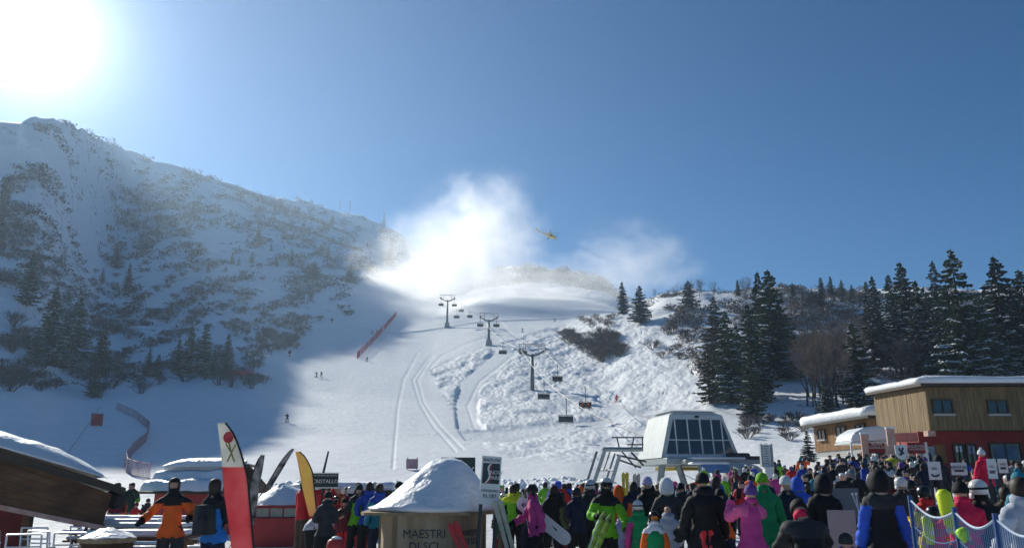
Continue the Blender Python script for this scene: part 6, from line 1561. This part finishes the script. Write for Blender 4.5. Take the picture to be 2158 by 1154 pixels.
cafe_chair(24, 14.6, 150, 'white tubular chair at the left edge under the hut roof'); cafe_chair(64, 13.6, 200, 'white tubular chair with snow on the seat, second from the left edge'); cafe_chair(118, 14.2, 160, 'white tubular chair in the middle of the row below the eave'); cafe_chair(165, 13.8, 190, 'white tubular chair nearest to the snowy planter'); cafe_chair(196, 15.8, 140, 'white tubular chair under the end of the eave'); cafe_chair(95, 15.6, 180, 'white tubular chair standing behind the others below the eave')
q = at_r(227, 1130, 13.2); pl = empty('planter', (q.x, q.y, 0), 0, 'round wooden planter heaped with old snow beside the chairs', 'planter')
hp_ = at_r(227, 1133, 13.2).z
m2 = MB(); m2.lathe([(.28, -.02), (.36, hp_)], n=20); m2.build('tub', M_BROWN, pl, True); m2 = MB(); m2.lathe([(.37, hp_ - .05), (.385, hp_ - .05), (.385, hp_ + .01), (.37, hp_ + .01)], n=20); m2.build('rim', M_EDGEW, pl)
V = []
for j in range(7):
    f = j / 6
    for k in range(24): a = 2 * math.pi * k / 24; V.append((math.cos(a) * .37 * (1 - f), math.sin(a) * .37 * (1 - f), hp_ + .012 + .14 * f ** .8 + .035 * mnoise.noise(Vector((math.cos(a) * 3 * (1 - f), math.sin(a) * 3 * (1 - f), f * 4)))))
obj('snow_heap', mesh_from('snow_heap', V, [(j * 24 + k, j * 24 + (k + 1) % 24, (j + 1) * 24 + (k + 1) % 24, (j + 1) * 24 + k) for j in range(6) for k in range(24)], SNOW, None, True), pl)
def picnic(px_, r, yaw, label):
    q = at_r(px_, 1100, r); c = empty('picnic_table', (q.x, q.y, ground_z(q.x, q.y)), R(yaw), label, 'picnic table', 'snowy picnic tables')
    for k in range(4): m2 = MB(); m2.box((0, -.27 + k * .18, .73), (1.8, .165, .04)); m2.build('plank', M_BROWN, c)
    for s in (-1, 1):
        m2 = MB(); m2.box((0, s * .72, .44), (1.8, .26, .04)); m2.build('bench', M_BROWN, c); m2 = MB(); m2.box((0, s * .72, .50), (1.7, .24, .07)); m2.build('bench_snow', SNOW, c, bevel=.03)
        m2 = MB(); m2.tube([(s * .65, -.75, 0), (s * .65, -.25, .71)], .035, 4); m2.tube([(s * .65, .75, 0), (s * .65, .25, .71)], .035, 4); m2.box((s * .65, 0, .42), (.05, 1.6, .07)); m2.build('trestle', M_BROWN, c)
    m2 = MB(); m2.box((0, 0, .80), (1.7, .66, .1)); m2.build('table_snow', SNOW, c, bevel=.04)
picnic(258, 20.5, 8, 'snowy picnic table nearest to the hut roof'); picnic(318, 19, -6, 'snowy picnic table left of the orange jacket'); picnic(300, 15.6, 4, 'snowy picnic table in front, beside the planter'); picnic(345, 23.5, 12, 'snowy picnic table farthest back behind the orange jacket'); picnic(235, 24.5, 0, 'snowy picnic table behind the end of the eave')
# red bollard cap and hydrants
q = at_r(709, 1131, 14.5); c = empty('waste_bin', (q.x, q.y, 0), 0, 'round red bin with a snow cap at the bottom edge', 'bin'); zt4 = at_r(709, 1131, 14.5).z
m2 = MB(); m2.lathe([(.15, 0), (.16, zt4 - .14), (.14, zt4 - .05), (.05, zt4 - .005)], n=18); m2.build('drum', M_RED, c, True); m2 = MB(); m2.lathe([(.10, zt4 - .025), (.06, zt4 + .01), (.005, zt4 + .02)], n=16); m2.build('snow_cap', SNOW, c, True)
for px_, lab in ((752, 'left red hydrant post in the snow'), (771, 'right red hydrant post in the snow')):
    q = at_r(px_, 1125, 18.5); c = empty('hydrant', (q.x, q.y, 0), 0, lab, 'hydrant', 'red hydrants'); z = at_r(px_, 1131, 18.5).z
    m2 = MB(); m2.tube([(0, 0, 0), (0, 0, z)], .045, 8); m2.build('post', M_RED, c); m2 = MB(); m2.box((0, 0, z), (.15, .09, .09)); m2.build('head', M_RED, c, bevel=.02)
# ------------------------------------------------------------------ boards, skis, poles held or standing
def snowboard(loc, rot, m_, label, L_=1.5):
    m2 = MB(); n = 12; out = []
    for k in range(n + 1): a = math.pi * k / n; out.append((.125 * math.cos(a), L_ / 2 - .14 + .14 * math.sin(a)))
    for k in range(n + 1): a = math.pi + math.pi * k / n; out.append((.125 * math.cos(a), -L_ / 2 + .14 + .14 * math.sin(a)))
    m2.prism([Vector((x, y, .035 * max(0, (abs(y) - .5)) / .25)) for x, y in out], (0, 0, 0), (0, 0, .014)); root = m2.build('snowboard', m_); root.location = loc; root.rotation_euler = rot; tag(root, label, 'snowboard')
    m2 = MB(); [m2.box((0, s * .25, .04), (.2, .11, .05)) for s in (-1, 1)]
    m2.build('bindings', M_BLACK, root); m2 = MB(); m2.lathe([(.01, 0), (.04, 0), (.04, .004), (.01, .004)], (0, -.48, -.006), 12); m2.build('printed_disc', M_DLETTER, root); return root
M_BRD = mat('white_board', (.60, .64, .66), .3, var=.06)
snowboard(at_r(1146, 1097, 15.6), (R(-90), R(-52), R(6)), M_BRD, 'white snowboard with a dark disc carried by the woman in magenta', 1.25)
def skis(px_, py_, r, ang, m_, label, L_=1.65, lean=8, group='skis in the crowd'):
    q = at_r(px_, py_, r); root = empty('skis', q, 0, label, 'skis', group); root.rotation_euler = (R(lean), R(ang), 0)
    for s in (-1, 1):
        m2 = MB(); m2.prism([Vector((-.042, 0, -L_ * .5)), Vector((.042, 0, -L_ * .5)), Vector((.036, 0, 0)), Vector((.05, 0, L_ * .43)), Vector((.02, -.04, L_ * .5)), Vector((-.02, -.04, L_ * .5)), Vector((-.05, 0, L_ * .43)), Vector((-.036, 0, 0))], (0, 0, 0), (0, .018, 0)); o = m2.build('ski', m_, root); o.location = (s * .05, s * .012, 0)
        m2 = MB(); m2.box((0, .035, 0), (.06, .06, .3)); b_ = m2.build('binding', M_BLACK, o)
    return root
M_LIME = mat('lime_ski', (.30, .55, .05), .4, var=.3, scale=8); M_REDSKI = mat('red_ski', (.60, .03, .04), .4, var=.15); M_WSKI = mat('pale_ski', (.45, .44, .36), .4, var=.2, scale=6)
skis(1238, 1185, 13.0, 24, mat('lime_black_ski', (.02, .03, .02), .4, col2=(.30, .52, .05), scale=9), 'black and lime skis carried low by the lime jacketed skier'); skis(978, 1160, 14.8, -24, M_REDSKI, 'broad red skis leaning on the booth corner', 1.1); skis(1068, 1130, 14.8, -16, M_WSKI, 'pale skis leaning right of the booth', 1.35); skis(1048, 1135, 15.2, 2, M_EDGEW, 'narrow brown skis standing upright right of the booth', 1.3)
skis(830, 1130, 16.2, 10, M_WSKI, 'pale skis leaning at the left side of the booth', 1.5); skis(1637, 1120, 13.4, -14, M_WSKI, 'white skis under the arm of the green jacket', .9); skis(1494, 1180, 11.6, -3, M_REDSKI, 'red skis standing at the tall man in black', .8); skis(1318, 1030, 22, 0, mat('yellow_ski', (.6, .5, .04), .4, var=.2), 'yellow skis held upright in the crowd left of the steel leg', .9)
skis(1341, 1035, 21, 2, M_WSKI, 'pale skis held upright beside the yellow ones', .9)
def poles(x0, y0, x1, y1, r, label):
    a, b = at_r(x0, y0, r), at_r(x1, y1, r); root = empty('ski_poles', a, 0, label, 'ski poles', 'ski poles'); d = b - a
    for s in (0, .09):
        m2 = MB(); m2.tube([(s, s, 0), (d.x + s * .3, d.y + s, d.z)], .008, 4); m2.tube([(s, s, 0), (s + d.x * .1, s, d.z * .1)], .016, 5); m2.build('pole', M_TUBE, root)
poles(1100, 1035, 1118, 1140, 15.5, 'thin pale ski poles left of the magenta jacket'); poles(1795, 1038, 1812, 1080, 12, 'white ski poles left of the blue sleeves'); poles(1262, 1095, 1236, 1170, 12.9, 'ski poles held by the lime jacketed skier')
rt, w, z0_, z1_ = panel('start_board', 1038, 1100, 1066, 1160, 15.6, M_RED, 'red and green board with a grey stripe right of the booth', 'board', legs=False)
m2 = MB(); m2.box((0, -.031, z1_ - .12), (w * .96, .012, .2)); m2.build('green_band', CL['green'], rt); m2 = MB(); m2.box((0, -.032, z1_ - .26), (w * .9, .012, .05)); m2.build('grey_band', M_GREY, rt)
# ------------------------------------------------------------------ right edge: panels, net fence, pads, signs
M_PANELR = mat('pink_grey_panel', (.42, .34, .33), .7, var=.08, scale=2); M_TARP = mat('grey_tarpaulin', (.16, .17, .19), .7, var=.15, scale=2)
panel('barrier_panel', 1752, 1074, 1812, 1175, 12.0, M_PANELR, 'pale pinkish barrier panel left of the blue sleeves', 'panel', th=.06); panel('barrier_panel', 1896, 1066, 1918, 1175, 12.2, M_PANELR, 'narrow pale barrier panel at the start of the net', 'panel', th=.06)
panel('tarpaulin_screen', 1742, 1028, 1815, 1090, 13.5, M_TARP, 'grey tarpaulin screen behind the fur hood', 'screen', th=.06)
M_BNET = mat('blue_net', (.02, .06, .19), .7, var=.1)
nf = empty('net_fence', (0, 0, 0), 0, 'blue safety net fence with blue posts at the right edge', 'fence')
pf = [(1918, 1052, 8.8), (2012, 1078, 8.0), (2098, 1092, 7.4), (2210, 1108, 6.9)]
tops = [at_r(*p_) for p_ in pf]
for t in tops: m2 = MB(); m2.tube([(t.x, t.y, -.05), (t.x, t.y, t.z + .04)], .022, 6); m2.build('post', M_BNET, nf)
m2 = MB(); m3 = MB()
for a, b in zip(tops[:-1], tops[1:]):
    n = 22
    for k in range(7):
        pts = [Vector((a.x + (b.x - a.x) * i / n, a.y + (b.y - a.y) * i / n, (a.z + (b.z - a.z) * i / n) * (1 - k / 6.4) - .10 * math.sin(math.pi * i / n) * (1 - k / 7))) for i in range(n + 1)]
        (m3 if k == 0 else m2).tube(pts, .011 if k == 0 else .006, 4, cap=False)
    for i in range(1, n):
        x, y, z = a.x + (b.x - a.x) * i / n, a.y + (b.y - a.y) * i / n, a.z + (b.z - a.z) * i / n - .10 * math.sin(math.pi * i / n); m2.tube([(x, y, z), (x, y, .03)], .005, 3, cap=False)
o = m2.build('net', mat('pale_blue_cord', (.07, .16, .32), .7, var=.1), nf); o['kind'] = 'stuff'; m3.build('top_rope', mat('pale_rope', (.45, .55, .66), .7, var=.1), nf)
def pad(x0, y0, x1, y1, r, w, label, m_):
    a, b = at_r(x0, y0, r), at_r(x1, y1, r); m2 = MB(); m2.tube([a, a.lerp(b, .1), a.lerp(b, .5), b], [w * .5, w, w * 1.05, w * .7], 10); o = m2.build('slope_pad', m_, None, True); tag(o, label, 'pad', 'neon pads on the net posts')
NEON = mat('neon_pad', (.62, .72, .02), .45, var=.08)
pad(1985, 1030, 2010, 1124, 8.3, .065, 'long neon yellow pad leaning on the net fence', NEON); pad(1950, 1085, 1962, 1146, 9.2, .05, 'short neon yellow pad low on the net fence', NEON); pad(2022, 1112, 2040, 1140, 7.9, .05, 'lime pad at the foot of the second net post', M_LIME)
def shield(px_, top, bot, r, label, txt='!'):
    a = at_r(px_, top, r); b = at_r(px_, bot, r); h_ = a.z - b.z; w_ = h_ * .42; gz_ = ground_z(a.x, a.y); root = empty('shield_sign', (a.x, a.y, gz_), 0, label, 'sign'); z0 = b.z - gz_
    pts = [(-w_, h_), (w_, h_), (w_ * .95, h_ * .45), (w_ * .55, h_ * .12), (0, 0), (-w_ * .55, h_ * .12), (-w_ * .95, h_ * .45)]
    m2 = MB(); m2.prism([Vector((x, 0, z0 + z)) for x, z in pts], (0, 0, 0), (0, .04, 0)); m2.build('plate', M_WHITE, root)
    m2 = MB(); m2.tube([(-w_ * .4, -.012, z0 + h_ * .8), (-w_ * .05, -.012, z0 + h_ * .5), (w_ * .3, -.012, z0 + h_ * .82)], .05, 4); m2.tube([(-.1, -.012, z0 + h_ * .35), (w_ * .35, -.012, z0 + h_ * .5)], .05, 4); m2.build('painted_mark', M_DLETTER, root)
    m2 = MB(); m2.tube([(0, .06, 0), (0, .06, z0 + h_ * .6)], .04, 6); m2.build('post', M_DARKSTEEL, root)
shield(1898, 937, 969, 40, 'white shield shaped sign with dark marks in front of the red notice')
q = at_r(1880, 975, 38); m2 = MB(); m2.lathe([(.34, -.12), (.36, 0), (.28, .14), (.12, .2), (.01, .22)], n=8, sx=1.1); um = m2.build('yellow_umbrella', mat('yellow_canvas', (.55, .48, .03), .7, var=.15), None, True); um.location = q; tag(um, 'small yellow canopy above the crowd below the shield sign', 'umbrella')
m2 = MB(); m2.tube([(0, 0, .1), (0, 0, ground_z(q.x, q.y) - q.z)], .03, 5); m2.build('shaft', M_DARKSTEEL, um)
for (x0, y0, x1, y1, r, lab, tx) in ((1959, 972, 1986, 1010, 16.2, 'white banner with a dark emblem left of the hooded figure', 'SKI'), (2006, 974, 2040, 1000, 18.5, 'slanting white banner left of the snow heap', 'RENTAL'), (2084, 966, 2104, 1008, 17.5, 'small white lettered notice right of the pink jacket', 'SCI'), (2106, 966, 2126, 996, 18.5, 'second white lettered notice right of the pink jacket', 'PASS')):
    rt, w, z0_, z1_ = panel('banner_sign', x0, y0, x1, y1, r, M_WHITE, lab, 'sign'); text_part('lettering', tx, w * .3, M_DLETTER, rt, (0, -.034, z0_ + (z1_ - z0_) * .6), (R(90), 0, 0))
    if tx != 'SKI':
        m2 = MB(); [m2.box((0, -.03, z0_ + (z1_ - z0_) * zz), (w * .6, .008, .02)) for zz in (.3, .38)]; o = m2.build('printed_lines', M_DLETTER, rt); o['kind'] = 'stuff'; continue
    m2 = MB(); m2.tube([Vector((math.cos(a) * w * .28, -.03, z0_ + (z1_ - z0_) * .3 + math.sin(a) * w * .18)) for a in np.linspace(math.pi, 2 * math.pi, 8)], .015, 4); m2.build('printed_arc', M_DLETTER, rt)
V = []; q = at_r(2070, 1010, 19.5)
for j in range(9):
    f = j / 8
    for k in range(30): a = 2 * math.pi * k / 30; rr_ = 2.3 * (1 - f ** 1.6); p = Vector((math.cos(a) * rr_ * 1.3, math.sin(a) * rr_, 1.0 * (1 - (1 - f) ** 1.6))); V.append(p + Vector((0, 0, .12 * mnoise.noise(p * 1.5))) - Vector((0, 0, .04 if j else .3)))
hp2 = obj('snow_heap', mesh_from('snow_heap', V, [(j * 30 + k, j * 30 + (k + 1) % 30, (j + 1) * 30 + (k + 1) % 30, (j + 1) * 30 + k) for j in range(8) for k in range(30)], SNOW, None, True), None, (q.x, q.y, 0)); tag(hp2, 'big ploughed snow heap with people standing on it at the right', 'snow heap')
# ------------------------------------------------------------------ slope furniture
M_RNET = mat('red_net', (.50, .05, .09), .7, var=.2, scale=2); M_RNET2 = mat('faded_red_net', (.40, .24, .28), .8, var=.2)
def slope_net(lst, h, m_, label, hole=False):
    pts = []
    for (a0, b0), (a1, b1) in zip(lst[:-1], lst[1:]):
        for k in range(10):
            q = on_ground(a0 + (a1 - a0) * k / 10, b0 + (b1 - b0) * k / 10, 40)
            if q is not None: pts.append(q)
    root = empty('safety_net', pts[0], 0, label, 'safety net'); o0 = pts[0]
    m2 = MB()
    for k in range(9):
        m2.tube([p - o0 + Vector((0, 0, h * k / 8 + .03)) for p in pts], .04 if k in (0, 8) else .024, 3, cap=False)
    L_ = 0
    for a, b in zip(pts[:-1], pts[1:]):
        n = max(1, int((b - a).length / .3))
        for k in range(n): p = a.lerp(b, k / n) - o0; m2.tube([p, p + Vector((0, 0, h))], .022, 3, cap=False)
    o = m2.build('mesh_net', m_, root); o['kind'] = 'stuff'
    for p in pts[::7]: m2 = MB(); m2.tube([p - o0, p - o0 + Vector((0, 0, h + .2))], .03, 5); m2.build('stake', m_, root)
slope_net([(752, 757), (785, 722), (812, 693), (838, 662)], 2.3, M_RNET, 'red safety net running up the shaded edge of the piste')
slope_net([(245, 862), (285, 880), (314, 905), (308, 930), (280, 955), (263, 980), (266, 996), (290, 1004), (320, 1008)], 1.1, M_RNET2, 'faded red safety net curving across the shaded lower slope')
def mat_board(px_, py_, w, h, m_, label, rz=0, rx=0):
    q = on_ground(px_, py_, 40); m2 = MB(); m2.box((0, 0, h / 2 + .1), (w, .25, h)); o = m2.build('safety_mat', m_, None, False, q, (R(rx), 0, R(rz)), bevel=.04); tag(o, label, 'safety mat', 'safety mats on the slope')
    for s in (-1, 1): m2 = MB(); m2.tube([(s * w * .4, .15, -.2), (s * w * .4, .15, h + .25)], .04, 5); m2.build('stake', M_DARKSTEEL, o)
    return q
q1 = mat_board(203, 898, 1.6, 1.7, M_RED, 'dark red square safety mat on the shaded lower slope', 8, 6); mat_board(519, 795, 3.0, 1.5, M_RNET, 'bright red mat at the mountain foot, right one', 5); mat_board(496, 793, 2.4, 1.3, M_RED, 'darker red mat at the mountain foot, left one', 5); mat_board(868, 990, 1.1, .9, M_RNET2, 'pale pink mat on the sunlit lower piste')
for (px_, py_, lab) in ((610, 752, 'dark snow gun lowest at the edge of the thicket'), (699, 682, 'dark snow gun in the middle of the shaded piste edge'), (735, 652, 'small dark snow gun highest on the shaded piste edge')):
    q = on_ground(px_, py_, 100); root = empty('snow_gun', q, R(30), lab, 'snow gun', 'snow guns along the piste edge')
    m2 = MB(); m2.tube([(0, 0, 0), (0, 0, 1.2)], .1, 6); m2.tube([(0, 0, .5), (.7, 0, 0)], .06, 4); m2.tube([(0, 0, .5), (-.6, .5, 0)], .06, 4); m2.build('tripod', M_DARKSTEEL, root); m2 = MB(); m2.lathe([(.45, -.6), (.55, -.3), (.5, .5), (.4, .6)], (0, 0, 1.5), 12, M=Matrix.Rotation(R(75), 3, 'X')); m2.build('barrel', M_BLACK, root)
a = on_ground(468, 790, 100); b = at_r(505, 737, math.hypot(a.x, a.y)); m2 = MB(); m2.tube([a, b], [.14, .09], 6); o = m2.build('leaning_pole', M_GREY); tag(o, 'thin grey pole leaning right at the mountain foot', 'pole')
a = on_ground(142, 955, 60); b = q1 + Vector((.3, 0, 3.0)); m2 = MB(); m2.tube([a, a.lerp(b, .5) - Vector((0, 0, .1)), b], .03, 4); o = m2.build('guy_rope', M_DARKSTEEL); tag(o, 'thin dark rope running up to the dark red mat on the lower slope', 'rope')
# scattered lumps of ploughed snow along the foot of the slope
g2 = random.Random(12); m2 = MB()
for i in range(420):
    px_ = g2.uniform(1050, 1560) if g2.random() < .6 else g2.uniform(560, 1050); r = g2.uniform(46, 66); d = ray(px_, 1000); h = math.hypot(d[0], d[1]); x, y = d[0] / h * r, d[1] / h * r; s = g2.uniform(.06, .26)
    m2.lathe([(s * .9, -.08), (s, s * .3), (s * .6, s * .8), (s * .1, s)], (x, y, ground_z(x, y)), 6, sx=g2.uniform(.7, 1.4), sy=g2.uniform(.7, 1.3))
o = m2.build('snow_lumps', SNOW, None, True); tag(o, 'ploughed lumps of snow along the foot of the piste', 'snow lumps', None, 'stuff')
# ------------------------------------------------------------------ tell apart what shares a label: by the nearest landmark, then by place
LM = [('by the big spruces at the left edge', 100, 700), ('by the small snowy spruce at the piste', 196, 815), ('by the mountain-foot spruce row', 390, 765), ('by the leaning pole', 490, 765), ('near the broad brown conifer', 243, 540), ('below the thin brown conifers', 250, 620),
      ('near the round brown conifer', 660, 575), ('on the rim above the piste', 745, 600), ('above the dark rim thicket', 585, 680), ('near the mid-mountain conifer', 543, 510), ('below the antenna masts', 735, 480), ('by the lattice tower', 810, 500), ('high on the ridge', 420, 390),
      ('by the slender end spruce', 1320, 650), ('by the bushy crest spruce', 1450, 640), ('left of the dark clump', 1490, 720), ('right of the dark clump', 1690, 700), ('below the skyline trio', 1755, 660), ('beside the big wood', 1835, 680), ('in the hollow of the hill', 1400, 720)]
ORD = ['first', 'second', 'third', 'fourth', 'fifth', 'sixth', 'seventh', 'eighth', 'ninth', 'tenth', 'eleventh', 'twelfth', 'thirteenth', 'fourteenth']
bpy.context.view_layer.update()
def regroup(): 
    d = {}
    for o in bpy.data.objects:
        if o.parent is None and 'label' in o and o.get('kind') != 'stuff': d.setdefault(o['label'], []).append(o)
    return {k: v for k, v in d.items() if len(v) > 1}
for lab, objs in list(regroup().items()):
    if any(w in lab for w in ('shrub', 'conifer')) and len(objs) > 12 and 'knoll' not in lab:
        for o in objs:
            x, y = pix(o.location); q = min(LM, key=lambda q: math.hypot(q[1] - x, (q[2] - y) * 1.3))
            o['label'] = ('leafless shrub ' if 'shrub' in lab else 'small conifer ') + q[0] + (', higher' if y < q[2] else ', lower') + (' left' if x < q[1] else ' right') + ' side'
for lab, objs in list(regroup().items()):
    if len(objs) <= 14 and len(lab.split()) <= 13:
        for i, o in enumerate(sorted(objs, key=lambda o: pix(o.location)[0])):
            n = len(objs); o['label'] = lab + (', leftmost' if i == 0 else ', rightmost' if i == n - 1 else ', ' + ORD[i] + ' from left')
